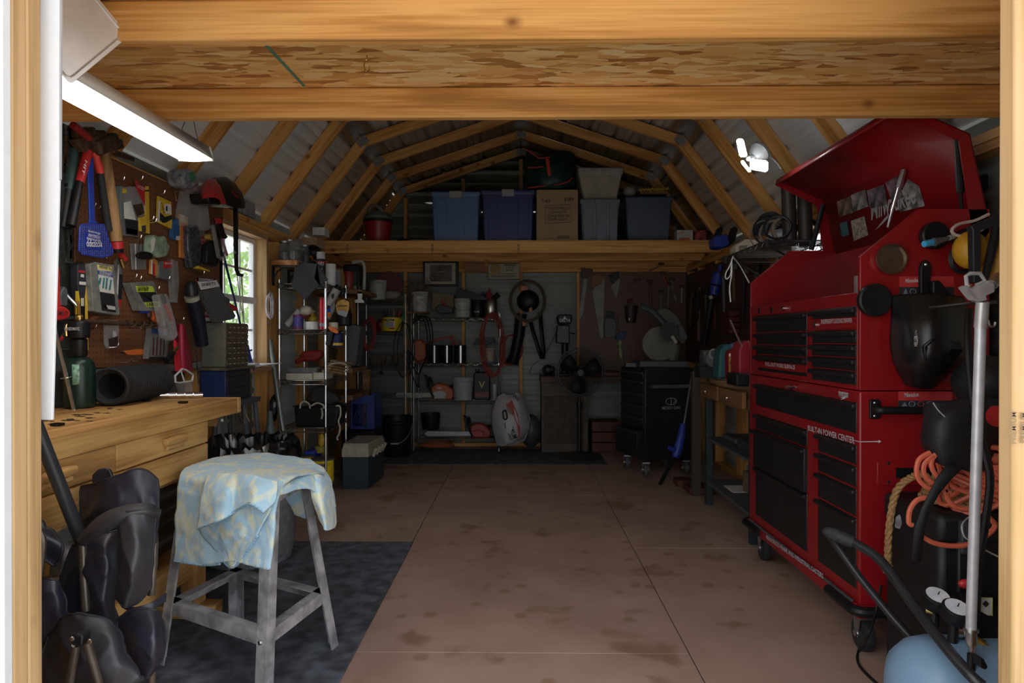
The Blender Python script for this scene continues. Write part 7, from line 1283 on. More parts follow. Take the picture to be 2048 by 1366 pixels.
# things in the tray
for i in range(16): c = V((random.uniform(1.26, 1.5), random.uniform(2.55, 3.3), 1.28)); d_ = V((random.uniform(-.06, .06), random.uniform(-.1, .1), random.uniform(0, .02))); MB().cyl(c, c + d_, random.uniform(.006, .016), n=8) and one(MB().cyl(c, c + d_, .008, .011, n=8).obox(c, (.02, .03, .012)), 'small_tool', 'small dark hand tool lying in the open chest tray', 'hand tool', random.choice([black, black, steel, dkblue, dkgrey]), 'tools in the chest tray')
o = T('glue_stick', 'pale round tube standing in the chest tray', 'tube', (1.40, 2.86, 1.26)); MB().cyl((1.40, 2.86, 1.259), (1.40, 2.86, 1.40), .014, n=12).build('tube', P('tube_rose', (.30, .20, .19), .5), o)
o = T('tool_pouch', 'black cluttered tool pouch at the near end of the chest tray', 'pouch', (1.5, 2.6, 1.26)); MB().sphere((1.52, 2.62, 1.37), .10, .12, .11, 12, 8).build('pouch', P('pouch_black', (.02, .02, .022), .6, 0, .4, 20, bump=.6), o)
# magnetic things on the chest side
o = T('magnetic_tray', 'round steel magnetic dish on the chest side', 'dish', AY(1778, 549, Y0)); MB().lathe([(.050, 0), (.054, .006), (.054, .022), (.050, .022), (.046, .010), (.0, .008)], AY(1778, 519, Y0 - .001), (0, -1, 0), 28, caps=False).lathe([(.05, 0), (0, 0)], AY(1778, 519, Y0 - .001), (0, -1, 0), 28, caps=False).build('dish', P('dish_steel', (.42, .35, .28), .3, 1, .1), o)
for (a, b, r, lab) in ((1743, 601, .058, 'black round magnetic tray on the chest corner'), (1862, 473, .048, 'black round magnetic tray high on the chest side')):
    o = T('magnetic_tray', lab, 'dish', AY(a, b + 28, Y0)); MB().lathe([(r*.92, 0), (r, .01), (r, .03), (r*.9, .034), (r*.3, .030), (0, .030)], AY(a, b, Y0 - .003), (0, -1, 0), 28, caps=False).build('dish', black, o)
o = T('welding_helmet', 'black welding helmet hanging on the chest side', 'helmet', AY(1860, 775, 2.35))
hs = [[(1786, 590, 2.40), (1830, 588, 2.34), (1880, 588, 2.32), (1925, 594, 2.38)], [(1783, 640, 2.40), (1826, 640, 2.30), (1885, 640, 2.26), (1938, 640, 2.36)], [(1781, 690, 2.40), (1832, 700, 2.28), (1886, 700, 2.25), (1938, 695, 2.36)], [(1790, 730, 2.40), (1830, 735, 2.30), (1880, 738, 2.28), (1925, 722, 2.36)], [(1812, 770, 2.40), (1838, 776, 2.35), (1865, 776, 2.35), (1885, 760, 2.39)]]
wh = P('helmet_black', (.008, .008, .009), .32, 0, .1); sheet(px_sheet(hs), 'shell', wh, o, .006)
MB().prism([AY(1842, 692, 2.262), AY(1860, 678, 2.245), AY(1918, 682, 2.285), AY(1922, 702, 2.31), AY(1904, 726, 2.275), AY(1846, 722, 2.27)], (0, -.012, 0)).build('lens', P('lens_black', (.006, .006, .012), .08), o, bevel=.004)
ypr(rnd([(1842, 535), (1848, 521), (1856, 520), (1863, 530), (1862, 560), (1858, 592), (1842, 592)], 4), Y0 - .02, .02, 'hang_hook', black, o, .003); MB().lathe([(.006, 0), (.0, .004)], AY(1852, 529, Y0 - .021), (0, -1, 0), 8).build('rivet', steel, o); ypr([(1866, 562), (1880, 560), (1905, 592), (1900, 600), (1866, 592)], Y0 - .04, .03, 'headband', black, o, .006)
txt('MILLER', AY(1828, 693, 2.275), (0, 0, 1), (-1, 0, 0), .017, lblw, o, wide=.035, lift=.012); txt('DIGITAL', AY(1828, 675, 2.28), (0, 0, 1), (-1, 0, 0), .010, grey, o, wide=.025, lift=.012)
o = T('yellow_reel', 'yellow cap with coiled black cord hanging beyond the chest', 'reel', AY(1930, 545, 2.38)); MB().sphere(AY(1940, 500, 2.36), .055, .05, .065, 16, 10).build('yellow_cap', P('cap_yellow', (.60, .31, .02), .5), o); MB().sphere(AY(1985, 520, 2.36), .03, .05, .10, 12, 8).build('yellow_side', MATS['cap_yellow'], o)
for i in range(4): MB().tube([AY(1924 + (20 + i*2)*math.cos(a*pi/10), 518 + (24 + i*1.5)*math.sin(a*pi/10), 2.41) for a in range(20)], .004, 5, closed=True).build('cord', black, o)
o = T('black_bracket', 'black angled bar bracket hanging beside the right door post', 'bracket', AY(1960, 560, 2.40)); ypr([(1942, 452), (1995, 430), (2010, 430), (2010, 448), (1962, 460), (1962, 565), (1948, 565), (1946, 460)], 2.28, .03, 'frame', P('bracket_black', (.02, .022, .028), .4), o, .003); MB().cyl(AY(1990, 452, 2.29), AY(1968, 560, 2.29), .010, n=8).cyl(AY(2000, 452, 2.30), AY(1972, 560, 2.30), .008, n=8).cyl(AY(1955, 470, 2.30), AY(1955, 470, 2.30) + V((0, .138, 0)), .008, n=8).build('strap_rod', blackm, o)
o = T('air_nozzle', 'dark blow gun with a bright blue tip pointing at the chest', 'nozzle', AY(1880, 495, 2.1)); MB().cyl(AY(1945, 457, 2.39), AY(1908, 472, 2.37), .011, n=10).build('barrel', black, o); MB().cyl(AY(1908, 472, 2.37), AY(1898, 476, 2.36), .009, n=8).build('collar', grey, o); MB().cyl(AY(1898, 476, 2.36), AY(1868, 484, 2.35), .006, .015, 10).build('clear_tube', P('smoke_clear', (.10, .09, .10), .2), o); MB().cyl(AY(1864, 485, 2.35), AY(1848, 488, 2.34), .012, .011, 8).build('blue_tip', P('tip_blue', (.06, .42, .80), .4), o)
o = T('white_cable', 'loop of thin pale cable hanging by the right door post', 'cable', AY(1920, 472, 1.93)); MB().tube(cr([AY(1978, 428, 2.38), AY(1950, 441, 2.38), AY(1918, 448, 2.37), AY(1904, 460, 2.36), AY(1912, 470, 2.36), AY(1940, 472, 2.37), AY(1960, 462, 2.38), AY(1968, 455, 2.39)], 7), .0055, 6).build('cable', P('cable_rose', (.62, .50, .47), .5), o)
# pole pruner
stl2 = P('cast_alloy', (.58, .58, .60), .35, .5, .12)
alu = P('aluminium', (.70, .71, .76), .4, .45, .08)
o = T('pole_pruner', 'aluminium pole pruner with a cast hooked head standing by the right door post', 'pruner', AY(1942, 1300, 1.80))
pa, pb = AY(1962, 632, 1.70), AY(1942, 1256, 1.80); MB().cyl(pa, pb, .0128, n=16).build('pole', alu, o); MB().cyl(AY(1965, 604, 1.69), AY(1961, 655, 1.70), .0145, n=16).build('ferrule', stl2, o); MB().cyl(AY(1942, 1256, 1.80), AY(1942, 1262, 1.80), .018, n=16).cyl(AY(1942, 1262, 1.80), AY(1943, 1288, 1.80), .014, .013, 14).build('lower_collar', steel, o); MB().cyl(AY(1943, 1288, 1.80), AY(1943, 1308, 1.80), .012, .003, 14).build('tip', P('tip_metal', (.55, .48, .36), .3, 1), o)
hd = PX(rnd([(1925, 574), (1934, 570), (1946, 574), (1962, 570), (1980, 560), (1990, 568), (1990, 584), (1972, 592), (1976, 600), (1958, 604), (1944, 598)], 3), 'Y', 1.685); MB().prism(hd, (0, .02, 0)).build('head_casting', stl2, o, bevel=.004)
MB().tube(PX([(1934, 572), (1932, 552), (1940, 547), (1960, 547), (1970, 562), (1952, 571)], 'Y', 1.69), .005, 8).build('hook', stl2, o); MB().prism(PX([(1924, 574), (1930, 572), (1952, 598), (1944, 600)], 'Y', 1.68), (0, .012, 0)).build('blade', stl2, o); MB().lathe([(.006, 0), (.004, .004), (0, .005)], AY(1941, 572, 1.685), (0, -1, 0), 10).build('pivot', chrome, o); MB().cyl(AY(1982, 570, 1.70), AY(1998, 555, 1.72), .014, n=12).build('socket', steel, o); MB().tube(cr([AY(1976, 640, 1.7), AY(1980, 652, 1.7), AY(1988, 652, 1.7), AY(1990, 644, 1.7)], 4), .003, 6).build('small_hook', steel, o)
pc = AY(1943, 1308, 1.80); MB().cyl((pc.x, pc.y, pc.z), (pc.x - .01, pc.y, .0), .010, n=12).build('rubber_stem', black, o)
o = T('black_hose', 'black rubber hose hanging beside the pole pruner', 'hose', AY(1960, 1330, 1.9)); MB().tube(cr([AY(1938, 620, 2.0), AY(1936, 680, 1.95), AY(1946, 800, 1.92), AY(1968, 900, 1.88), AY(1980, 960, 1.86), AY(1970, 1050, 1.86), AY(1956, 1150, 1.88), AY(1950, 1330, 1.92)], 8), .010, 8).build('hose', black, o); MB().tube(cr([AY(1860, 616, 2.1), AY(1900, 612, 2.0), AY(1950, 606, 1.9), AY(1995, 604, 1.85)], 5), .005, 6).build('cable', blackm, o)
o = T('grey_wire', 'thin grey wire curling down behind the pole pruner', 'wire', AY(1990, 1110, 1.9)); MB().tube(cr([AY(1936, 1035, 1.95), AY(1924, 1050, 1.93), AY(1928, 1072, 1.92), AY(1944, 1084, 1.92), AY(1970, 1100, 1.9), AY(1998, 1114, 1.88)], 6), .0025, 5).build('wire', grey, o)
# black case with rope, cord and backpack
o = T('equipment_case', 'large black plastic equipment case standing in front of the chest', 'case', (1.42, 2.2, 0)); cm = P('case_black', (.010, .010, .011), .5, 0, .25, 20)
MB().box(1.255, 1.70, 2.06, 2.37, .004, .56).build('shell', cm, o, bevel=.02); MB().box(1.248, 1.707, 2.053, 2.376, .52, .615).build('lid', cm, o, bevel=.022)
for x in (1.30, 1.52): MB().box(x, x + .05, 2.042, 2.06, .08, .54).build('rib', cm, o, bevel=.006); MB().box(x + .005, x + .045, 2.034, 2.056, .50, .60).build('latch', P('latch_black', (.05, .05, .055), .4), o, bevel=.005)
ypr(rnd([(1792, 1035), (1800, 1028), (1804, 1045), (1800, 1058), (1790, 1055)], 3), 2.052, .002, 'scuff', P('scuff', (.17, .165, .16), .9, 0, .4, 60), o)
ropem = P('manila_rope', (.36, .20, .08), .85, 0, .3, 120, bump=.5)
o = T('manila_rope', 'thick tan rope coiled on the case with an end hanging down', 'rope', AZ(1800, 1160, .3))
def rope(pts, r=.0115):
    c = cr(pts, 10); mb = MB()
    for s_ in range(3):
        q = []; L_ = 0
        for i, p in enumerate(c):
            if i: L_ += (p - c[i-1]).length
            tdir = (c[min(i+1, len(c)-1)] - c[max(i-1, 0)]).normalized(); u = tdir.orthogonal().normalized(); u = V((0, -1, 0)) if abs(tdir.y) < .8 else V((1, 0, 0)); u = (u - tdir*u.dot(tdir)).normalized(); w_ = tdir.cross(u); a = L_ * 75 + s_*2*pi/3
            q.append(p + (u*math.cos(a) + w_*math.sin(a)) * r*.5)
        mb.tube(q, r*.58, 6)
    return mb
rope([AY(1870, 985, 2.12), AY(1848, 950, 2.10), AY(1822, 955, 2.18), AY(1800, 972, 2.23), AY(1787, 1000, 2.25), AY(1778, 1060, 2.25), AY(1775, 1135, 2.25)]).build('hanging_end', ropem, o); MB().cyl(AY(1775, 1130, 2.25), AY(1775, 1146, 2.25), .016, .013, 10).build('end_knot', ropem, o)
for i in range(5): rope([V((1.42 + (.13 - .01*i)*math.cos(a*pi/6 + i), 2.19 + (.10 - .008*i)*math.sin(a*pi/6 + i), .632 + .016*i)) for a in range(13)]).build('coil', ropem, o)
cm2 = P('cord_coral', (.62, .13, .07), .45, 0, .08)
o = T('orange_extension_cord', 'thick coil of coral orange extension cord on the black case', 'cord', (1.52, 2.15, .62))
for i in range(26):
    a0 = random.uniform(-.15, .15); zc = .695 + .011*(i % 9); MB().tube([V((1.50 + (.17 + .012*(i % 4))*math.cos(q*pi/14), 2.12 + (.075 + .006*(i % 5))*math.sin(q*pi/14), zc + .05*math.sin(q*pi/7 + i*.4) + a0*.1 + .035*math.cos(q*pi/14)*(1 if i % 2 else -1))) for q in range(28)], .0075, 6, closed=True).build('loop', cm2, o)
for pts in ([(1860, 905), (1838, 920), (1834, 950), (1850, 972), (1880, 985)], [(1866, 910), (1848, 930), (1852, 955), (1880, 975), (1900, 985)], [(1874, 905), (1862, 925), (1872, 950), (1900, 968)], [(1893, 965), (1892, 990), (1908, 1012), (1940, 1018), (1970, 1010)], [(1862, 995), (1835, 1000), (1820, 1020), (1818, 1045), (1825, 1050)], [(1840, 1070), (1868, 1086), (1910, 1092), (1950, 1085), (1980, 1065), (1990, 1050), (1978, 1035)]): MB().tube(cr([AY(a, b, 2.0) for a, b in pts], 7), .0075, 7).build('strand', cm2, o)
o = T('black_backpack', 'black nylon backpack with a long strap hanging over the orange cord', 'backpack', AY(1900, 935, 2.1)); bk = P('pack_nylon', (.013, .0135, .016), .6, 0, .3, 14)
sheet(px_sheet([[(1846, 815, 2.12), (1870, 805, 2.04), (1910, 800, 2.02), (1960, 798, 2.04), (2000, 800, 2.1)], [(1844, 850, 2.1), (1872, 850, 1.99), (1912, 845, 1.97), (1960, 840, 1.99), (2000, 840, 2.08)], [(1845, 890, 2.1), (1874, 888, 1.98), (1912, 892, 1.97), (1960, 890, 2.0), (2000, 885, 2.08)], [(1866, 915, 2.1), (1884, 932, 2.0), (1916, 936, 2.0), (1960, 942, 2.02), (2000, 938, 2.1)]]), 'bag', bk, o, .006, wr=.012, fr=9)
MB().grid([[AY(a - w_, b, y), AY(a + w_, b + 4, y)] for a, b, w_, y in ((1910, 930, 18, 1.99), (1888, 955, 14, 1.97), (1868, 985, 9, 1.96), (1852, 1015, 8, 1.96), (1838, 1060, 10, 1.98), (1832, 1120, 9, 2.0))]).build('strap', P('strap_black', (.013, .013, .014), .7), o, solid=.004)
MB().tube(cr([AY(1866, 805, 1.985), AY(1876, 820, 1.975), AY(1890, 834, 1.97)], 4), .002, 5).build('zip', grey, o)
o = T('dark_duffel', 'dark duffel and gear piled behind the pole pruner', 'duffel', AY(1975, 800, 2.2)); MB().sphere(AY(1972, 765, 2.25), .10, .10, .09, 14, 8).build('bag', bk, o); MB().lathe([(.03, 0), (.03, .012)], AY(1992, 832, 1.95), (0, -1, 0), 14).build('red_knob', redp, o); txt('TACTICAL', AY(1972, 812, 2.02), (1, 0, -.15), Z3, .012, grey, o, wide=.028, lift=.03)
one(MB().prism(PX(rnd([(1962, 350), (2000, 340), (2000, 480), (1978, 480)], 6), 'Y', 2.7), (0, .08, 0)), 'grey_coat', 'dark grey coat hanging behind the chest lid', 'coat', P('coat_grey', (.035, .036, .05), .8), bevel=.02)
# air compressor
cb = P('compressor_blue', (.22, .36, .52), .35, 0, .04, 5)
o = T('air_compressor', 'pale blue air compressor with black tube handles and twin gauges', 'compressor', (1.40, 1.95, 0)); ax0 = V((1.025, 1.895, .162)); rr = .15
MB().lathe([(.0, 0), (rr*.45, .012), (rr*.78, .04), (rr*.95, .08), (rr, .125), (rr, .48), (rr*.9, .54), (rr*.5, .59), (0, .60)], ax0, (1, 0, 0), 28).build('tank', cb, o)
for x in (1.22, 1.55): MB().box(x, x + .04, 1.80, 1.98, 0, .03).build('foot', black, o, bevel=.006)
g0, g1 = AY(1652, 1062, 2.22), AY(1708, 1085, 2.16)
MB().tube(cr([g1, AY(1760, 1120, 2.08), AY(1820, 1200, 1.95), AY(1880, 1280, 1.80), AY(1935, 1345, 1.71), AY(1965, 1372, 1.68)], 7), .0145, 14).build('handle_tube', P('handle_black', (.022, .023, .027), .3), o); MB().tube(cr([g0, AY(1668, 1082, 2.24), AY(1720, 1155, 2.2), AY(1790, 1240, 2.14), AY(1850, 1305, 2.08)], 6), .0125, 12).build('handle_tube', MATS['handle_black'], o); MB().tube([g0, g0.lerp(g1, .15), g0.lerp(g1, .5), g1.lerp(g0, .1), g1], .02, 14, radii=[.014, .019, .0205, .019, .016]).build('grip', P('grip_rubber', (.03, .032, .036), .7, 0, .3, 90, bump=.5), o)
MB().sphere(AY(1905, 1285, 1.98), .05, .03, .028).build('manifold_saddle', cb, o); MB().tube(cr([AY(1896, 1262, 1.97), AY(1897, 1280, 1.97), AY(1905, 1288, 1.97)], 3), .012, 10).build('riser', cb, o)
for i, (a, b) in enumerate(((1875, 1192), (1914, 1216))):
    c = AY(a, b, 1.93 - .07*i); n_ = V((0, -.42, .9)).normalized(); g = MB().lathe([(.034, -.035), (.036, -.03), (.036, 0), (.030, .004)], c, n_, 24).build('gauge', black, o); MB().lathe([(.030, .0045), (0, .0046)], c, n_, 24, caps=False).build('dial', P('dial_white', (.72, .74, .80), .4), g); MB().bar(c + n_*.006, c + n_*.006 + V((.012, .012, .004)), .0025, .001, up=n_).build('needle', ink, g)
    MB().cyl(c - n_*.03, c - V((0, -.02, .10)), .013, n=10).build('gauge_stem', blackm, o)
MB().box(XY(1880, 1.98), XY(1990, 1.98), 1.90, 2.03, .29, .395).build('pump_housing', black, o, bevel=.012); MB().prism(PX([(1960, 1196), (1984, 1196), (1984, 1231), (1976, 1231), (1960, 1222)], 'Y', 1.898), (0, .002, 0)).build('warning_label', P('label_amberw', (.62, .60, .55), .5), o); MB().tube(PX([(1959.5, 1195.5), (1984.5, 1195.5), (1984.5, 1232)], 'Y', 1.896), .0012, 4).build('label_border', P('border_lime', (.45, .55, .05), .5), o); MB().prism(PX([(1972, 1201), (1979, 1208), (1972, 1215), (1965, 1208)], 'Y', 1.895), (0, .001, 0)).build('warning_diamond', ink, o)
for c0, c1, r, m in ((AY(1918, 1262, 1.9), AY(1945, 1270, 1.88), .012, steel), (AY(1952, 1280, 1.88), AY(1968, 1290, 1.87), .012, brass), (AY(1968, 1290, 1.87), AY(1990, 1303, 1.86), .008, brass), (AY(1852, 1220, 1.95), AY(1866, 1224, 1.94), .008, brass), (AY(1912, 1264, 1.885), AY(1922, 1266, 1.885), .013, steel)): MB().cyl(c0, c1, r, n=10).build('fitting', m, o)
MB().sphere(AY(1930, 1168, 2.0), .02, .012, .014).build('red_valve', redp, o); ypr(rnd([(1961, 1316), (1968, 1318), (1976, 1334), (1972, 1340), (1962, 1336)], 2), 1.74, .03, 'drain_clip', black, o, .003)
o = T('floor_cable', 'black power cord trailing over the floor by the chest caster', 'cord', AZ(1716, 1310, 0)); MB().tube(cr([AY(1762, 1170, 2.42), AY(1752, 1225, 2.40), AY(1736, 1272, 2.36), AZ(1718, 1300, .006), AZ(1716, 1325, .006), AZ(1735, 1350, .006), AZ(1775, 1385, .006)], 8), .005, 6).build('cord', black, o)
# ---------------------------------------------------------------- half round table and things on it
o = T('console_table', 'brown console table with brass knobbed drawers beyond the red cabinet', 'table', (1.5, 4.2, 0)); tw = WOOD('table_wood', (.30, .17, .08), (.18, .10, .045), 'y', False)
ed = [(1.30 - .05*math.sin(pi*i/10), 3.72 + 1.0*i/10) for i in range(11)]
MB().prism([(x - .02, y, .845) for x, y in ed] + [(1.73, 4.74, .845), (1.73, 3.70, .845)], (0, 0, .028)).build('top', tw, o, bevel=.006); MB().prism([(x, y, .735) for x, y in ed] + [(1.72, 4.72, .735), (1.72, 3.72, .735)], (0, 0, .11)).build('apron', tw, o)
for a, b in ((1408, 1442), (1446, 1494)):
    p0 = AX(a, 800, 1.262); p1 = AX(b, 800, 1.262); d = MB().box(1.235, 1.26, min(p0.y, p1.y), max(p0.y, p1.y), .745, .838).build('drawer', WOOD('drawer_brown', (.26, .13, .05), (.17, .08, .03), 'y', False), o, bevel=.003); MB().lathe([(.006, 0), (.008, .01), (.016, .018), (.012, .026), (0, .028)], (1.235, (p0.y+p1.y)/2, .79), (-1, 0, 0), 12).build('knob', chrome, d)
for x, y in ((1.29, 4.70), (1.29, 3.80), (1.69, 4.70), (1.69, 3.80)): MB().box(x - .022, x + .022, y - .022, y + .022, 0, .74).build('leg', P('leg_dark', (.02, .03, .035), .5), o, bevel=.003)
MB().box(1.27, 1.71, 3.78, 4.72, .15, .17).build('lower_shelf', dkgrey, o); MB().box(1.27, 1.71, 3.78, 4.72, .45, .465).build('middle_shelf', dkgrey, o)
one(MB().box(1.34, 1.55, 4.0, 4.25, .468, .53), 'black_carton', 'black printed carton on the middle table shelf', 'carton', P('carton_dark', (.05, .05, .05), .5, 0, .8, 50), bevel=.003); one(MB().box(1.33, 1.50, 4.3, 4.5, .172, .175), 'white_paper', 'white paper sheet on the lower table shelf', 'paper', paper); one(MB().box(1.36, 1.60, 4.35, 4.62, .468, .50), 'grey_carton', 'flat grey carton with a white label on the middle table shelf', 'carton', P('carton_grey', (.08, .08, .08), .5), bevel=.003); one(MB().obox((1.52, 4.2, .25), (.2, .25, .13), Matrix.Rotation(.3, 3, 'Z')), 'brown_carton', 'brown carton on the lower table shelf', 'carton', P('carton_brown', (.14, .09, .05), .8), bevel=.004)
o = T('bench_grinder', 'dark bench grinder with a pale wheel on the console table', 'grinder', (XY(1418, 4.6), 4.6, .874)); c = AY(1416, 718, 4.6); MB().cyl(c + V((-.03, .05, 0)), c + V((.10, .05, 0)), .06, n=16).build('motor', P('grinder_grey', (.07, .07, .068), .5), o); MB().lathe([(.05, 0), (.055, .01), (.055, .03), (.05, .04)], AY(1424, 718, 4.56), (0, -1, 0), 20).build('guard', P('guard_grey2', (.10, .10, .10), .4), o); MB().tube([AY(1427 + 8*math.cos(a*pi/8), 708 + 9*math.sin(a*pi/8), 4.51) for a in range(16)], .007, 6, closed=True).build('wheel_rim', P('wheel_pale', (.25, .24, .22), .4), o); MB().box(c.x - .06, c.x + .10, 4.58, 4.72, .874, c.z - .05).build('base', blackm, o)
o = T('teal_jug', 'teal plastic jug on the console table', 'jug', AY(1452, 750, 4.4)); ypr(rnd([(1440, 700), (1450, 690), (1464, 688), (1466, 755), (1436, 758)], 5), 4.35, .14, 'jug', P('jug_teal', (.02, .10, .115), .45), o, .015)
o = T('oil_bottle', 'red bottle with a yellow label on the console table', 'bottle', AY(1472, 755, 4.1)); ypr(rnd([(1457, 706), (1465, 698), (1480, 696), (1482, 758), (1457, 760)], 4), 4.1, .08, 'bottle', P('bottle_red', (.24, .015, .015), .4), o, .01); ypr([(1458, 708), (1476, 708), (1476, 746), (1458, 748)], 4.096, .002, 'label', P('label_y', (.40, .27, .04), .5), o); ypr([(1458, 707), (1476, 707), (1476, 713), (1458, 713)], 4.094, .002, 'label_top', paper, o); txt('WR', AY(1459, 730, 4.094), (1, 0, 0), Z3, .045, ink, o); ypr([(1462, 690), (1474, 684), (1476, 697), (1464, 700)], 4.1, .05, 'blue_cap', P('cap_blue', (.06, .2, .32), .5), o)
o = T('gas_can', 'red plastic gas can with a steel spout on the console table', 'gas can', AY(1488, 755, 3.9)); ypr(rnd([(1478, 700), (1486, 684), (1500, 680), (1506, 756), (1478, 756)], 5), 3.9, .16, 'can', P('can_gasred', (.36, .02, .035), .4), o, .015); MB().cyl(AY(1484, 694, 3.88), AY(1460, 640, 3.86), .005, n=8).build('spout', chrome, o)
one(MB().box(XY(1467, 3.85), XY(1494, 3.85), 3.80, 3.98, .875, .945), 'black_case', 'small black case in front of the gas can', 'case', black, bevel=.008)
# brown board, blocks
one(MB().box(XY(1385, 4.95), XY(1402, 4.95), 4.95, 5.0, 0, .90), 'timber_post', 'dark brown timber post beside the console table', 'post', P('post_dark', (.05, .035, .025), .7)); o = T('wood_block', 'reddish wood block on the floor by the console table', 'block', AZ(1390, 985, 0)); MB().box(1.23, 1.42, 4.98, 5.2, 0, .05).build('block', rbw, o, bevel=.004)
one(MB().box(1.20, 1.36, 5.24, 5.4, 0, .05), 'wood_block', 'second reddish wood block farther from the door', 'block', rbw, bevel=.004)
# ---------------------------------------------------------------- black rolling cabinet and mitre saw
bkc = P('cabinet_black', (.014, .014, .015), .35, 0, .15)
C0, C1, C2 = V((XY(1290, 5.60), 5.60, 0)), V((XY(1242, 6.05), 6.05, 0)), V((XY(1388, 5.72), 5.72, 0)); C3 = C1 + C2 - C0
o = T('rolling_cabinet', 'black rolling tool cabinet with a printed side by the rear wall', 'tool cabinet', (C0 + C3) / 2); zt = .885
MB().prism([p + V((0, 0, .135)) for p in (C1, C0, C2, C3)], (0, 0, zt - .135)).build('body', bkc, o, bevel=.006); MB().prism([p + V((0, 0, zt)) for p in (C1, C0, C2, C3)], (0, 0, .012)).build('top', P('cab_top', (.03, .03, .03), .3, .3), o, bevel=.003)
u1 = (C1 - C0).normalized(); n1 = V((u1.y, -u1.x, 0)); n1 = n1 if n1.x < 0 else -n1; Lx = (C1 - C0).length
for a, b in ((.80, .87), (.70, .79), (.60, .69), (.50, .59), (.40, .49), (.155, .38)):
    d = MB().prism([C0 + u1*.02 + V((0, 0, a)), C1 - u1*.02 + V((0, 0, a)), C1 - u1*.02 + V((0, 0, b)), C0 + u1*.02 + V((0, 0, b))], n1 * (.06 if b < .4 else .008)).build('drawer', P('drawer_dk', (.02, .02, .022), .3), o, bevel=.002); MB().cyl(C0 + u1*.03 + n1*(.066 if b < .4 else .014) + V((0, 0, b - .015)), C1 - u1*.03 + n1*(.066 if b < .4 else .014) + V((0, 0, b - .015)), .008, n=8).build('drawer_pull', P('pull_grey', (.05, .05, .052), .35), d)
u2 = (C2 - C0).normalized(); n2 = V((u2.y, -u2.x, 0)); n2 = n2 if n2.y < 0 else -n2; L2 = (C2 - C0).length
hp = C0 + u2*.06 + V((0, 0, .745)) + n2*.02; MB().bar(hp, hp + u2*(L2 - .10), .012, .028).build('side_handle', steel, o); txt('MOSSY OAK', C0 + u2*.15 + V((0, 0, .565)) + n2*.002, u2, Z3, .036, P('print_grey', (.30, .29, .25), .5), o, wide=.17, lift=.003)
c = C0 + u2*.235 + V((0, 0, .62)) + n2*.004; MB().tube([c + u2*.05*math.cos(a*pi/10) + V((0, 0, .028*math.sin(a*pi/10))) for a in range(20)], .003, 5, closed=True).tube([c + V((0, 0, .03)), c - V((0, 0, .03))], .003, 5).tube([c + u2*.02 + V((0, 0, .02)), c + u2*.045 + V((0, 0, .005)), c + u2*.02 + V((0, 0, -.015))], .003, 5).build('logo', MATS['print_grey'], o)
for p in (C0 + u1*.05 + u2*.03, C1 - u1*.06 + u2*.03, C2 - u2*.05 + u1*.05, C3 - u1*.05 - u2*.05): caster(p.x, p.y, o, .055, P('tyre_grey', (.09, .09, .10), .6))
o = T('mitre_saw', 'mitre saw with an exposed blade and pale guard on the black cabinet', 'mitre saw', AY(1330, 738, 5.8)); Ym = 5.78
mb = MB(); c = AY(1319, 688, Ym); n_ = 60; pts = [c + V((math.cos(2*pi*k/n_), 0, math.sin(2*pi*k/n_))) * (.148 if k % 2 else .14) for k in range(n_)]; mb.prism(pts, (0, .003, 0)); mb.build('blade', P('blade_steel', (.10, .094, .075), .45, .7, .15, 6), o, smooth=0)
ypr(rnd([(1312, 622), (1320, 616), (1338, 617), (1356, 632), (1368, 655), (1376, 675), (1366, 690), (1352, 676), (1346, 655), (1330, 640)], 5), Ym - .04, .10, 'upper_guard', P('guard_pale', (.065, .065, .055), .6), o, .01); MB().cyl(AY(1338, 662, Ym - .09), AY(1340, 664, Ym + .10), .075, n=18).build('motor', P('motor_black', (.02, .021, .023), .7), o); MB().tube(cr([AY(1281, 614, Ym - .02), AY(1300, 620, Ym - .02), AY(1322, 640, Ym - .02), AY(1336, 660, Ym - .02)], 5), .028, 10).build('arm', P('arm_teal', (.035, .05, .05), .5), o); MB().cyl(AY(1344, 672, Ym - .1), AY(1353, 686, Ym - .1), .016, n=10).build('pale_knob', P('knob_pale', (.32, .30, .24), .5), o); MB().box(XY(1275, Ym), XY(1372, Ym), Ym - .10, Ym + .16, .898, .955).build('base', P('base_grey', (.05, .052, .055), .45), o, bevel=.01); MB().cyl(AY(1352, 690, Ym + .06), AY(1340, 735, Ym + .06), .05, .06, 12).build('pivot_post', P('post_olive', (.07, .065, .05), .5), o)
ypr(rnd([(1355, 650), (1364, 648), (1376, 674), (1372, 682), (1360, 680)], 4), Ym - .06, .05, 'guard_tail', MATS['guard_pale'], o, .006)
o = T('bench_plane', 'flat dark machine bed lying on the black cabinet top', 'machine', AY(1300, 738, 5.75)); MB().box(XY(1252, 5.85), XY(1275, 5.85), 5.85, 6.0, .898, .93).build('bed', dkgrey, o)
# blue string trimmer leaning by the cabinet
o = T('string_trimmer', 'blue handled pole tool leaning upside down against the black cabinet', 'pole tool', AZ(1320, 970, 0)); tbm = P('trimmer_blue', (.02, .045, .30), .45)
MB().tube([AY(1384, 750, 5.3), AY(1368, 848, 5.25)], .010, 10).build('shaft', P('shaft_dark', (.06, .06, .06), .4), o); MB().tube([AY(1366, 848, 5.25), AY(1362, 875, 5.23), AY(1354, 905, 5.2), AY(1350, 914, 5.2)], .03, 12, radii=[.022, .030, .034, .026]).build('blue_body', tbm, o); MB().cyl(AY(1352, 900, 5.2), AY(1338, 896, 5.17), .02, .016, 10).build('blue_grip', tbm, o); MB().cyl(AY(1350, 912, 5.2), AZ(1320, 968, .004), .014, .016, 10).build('lower_tube', black, o)
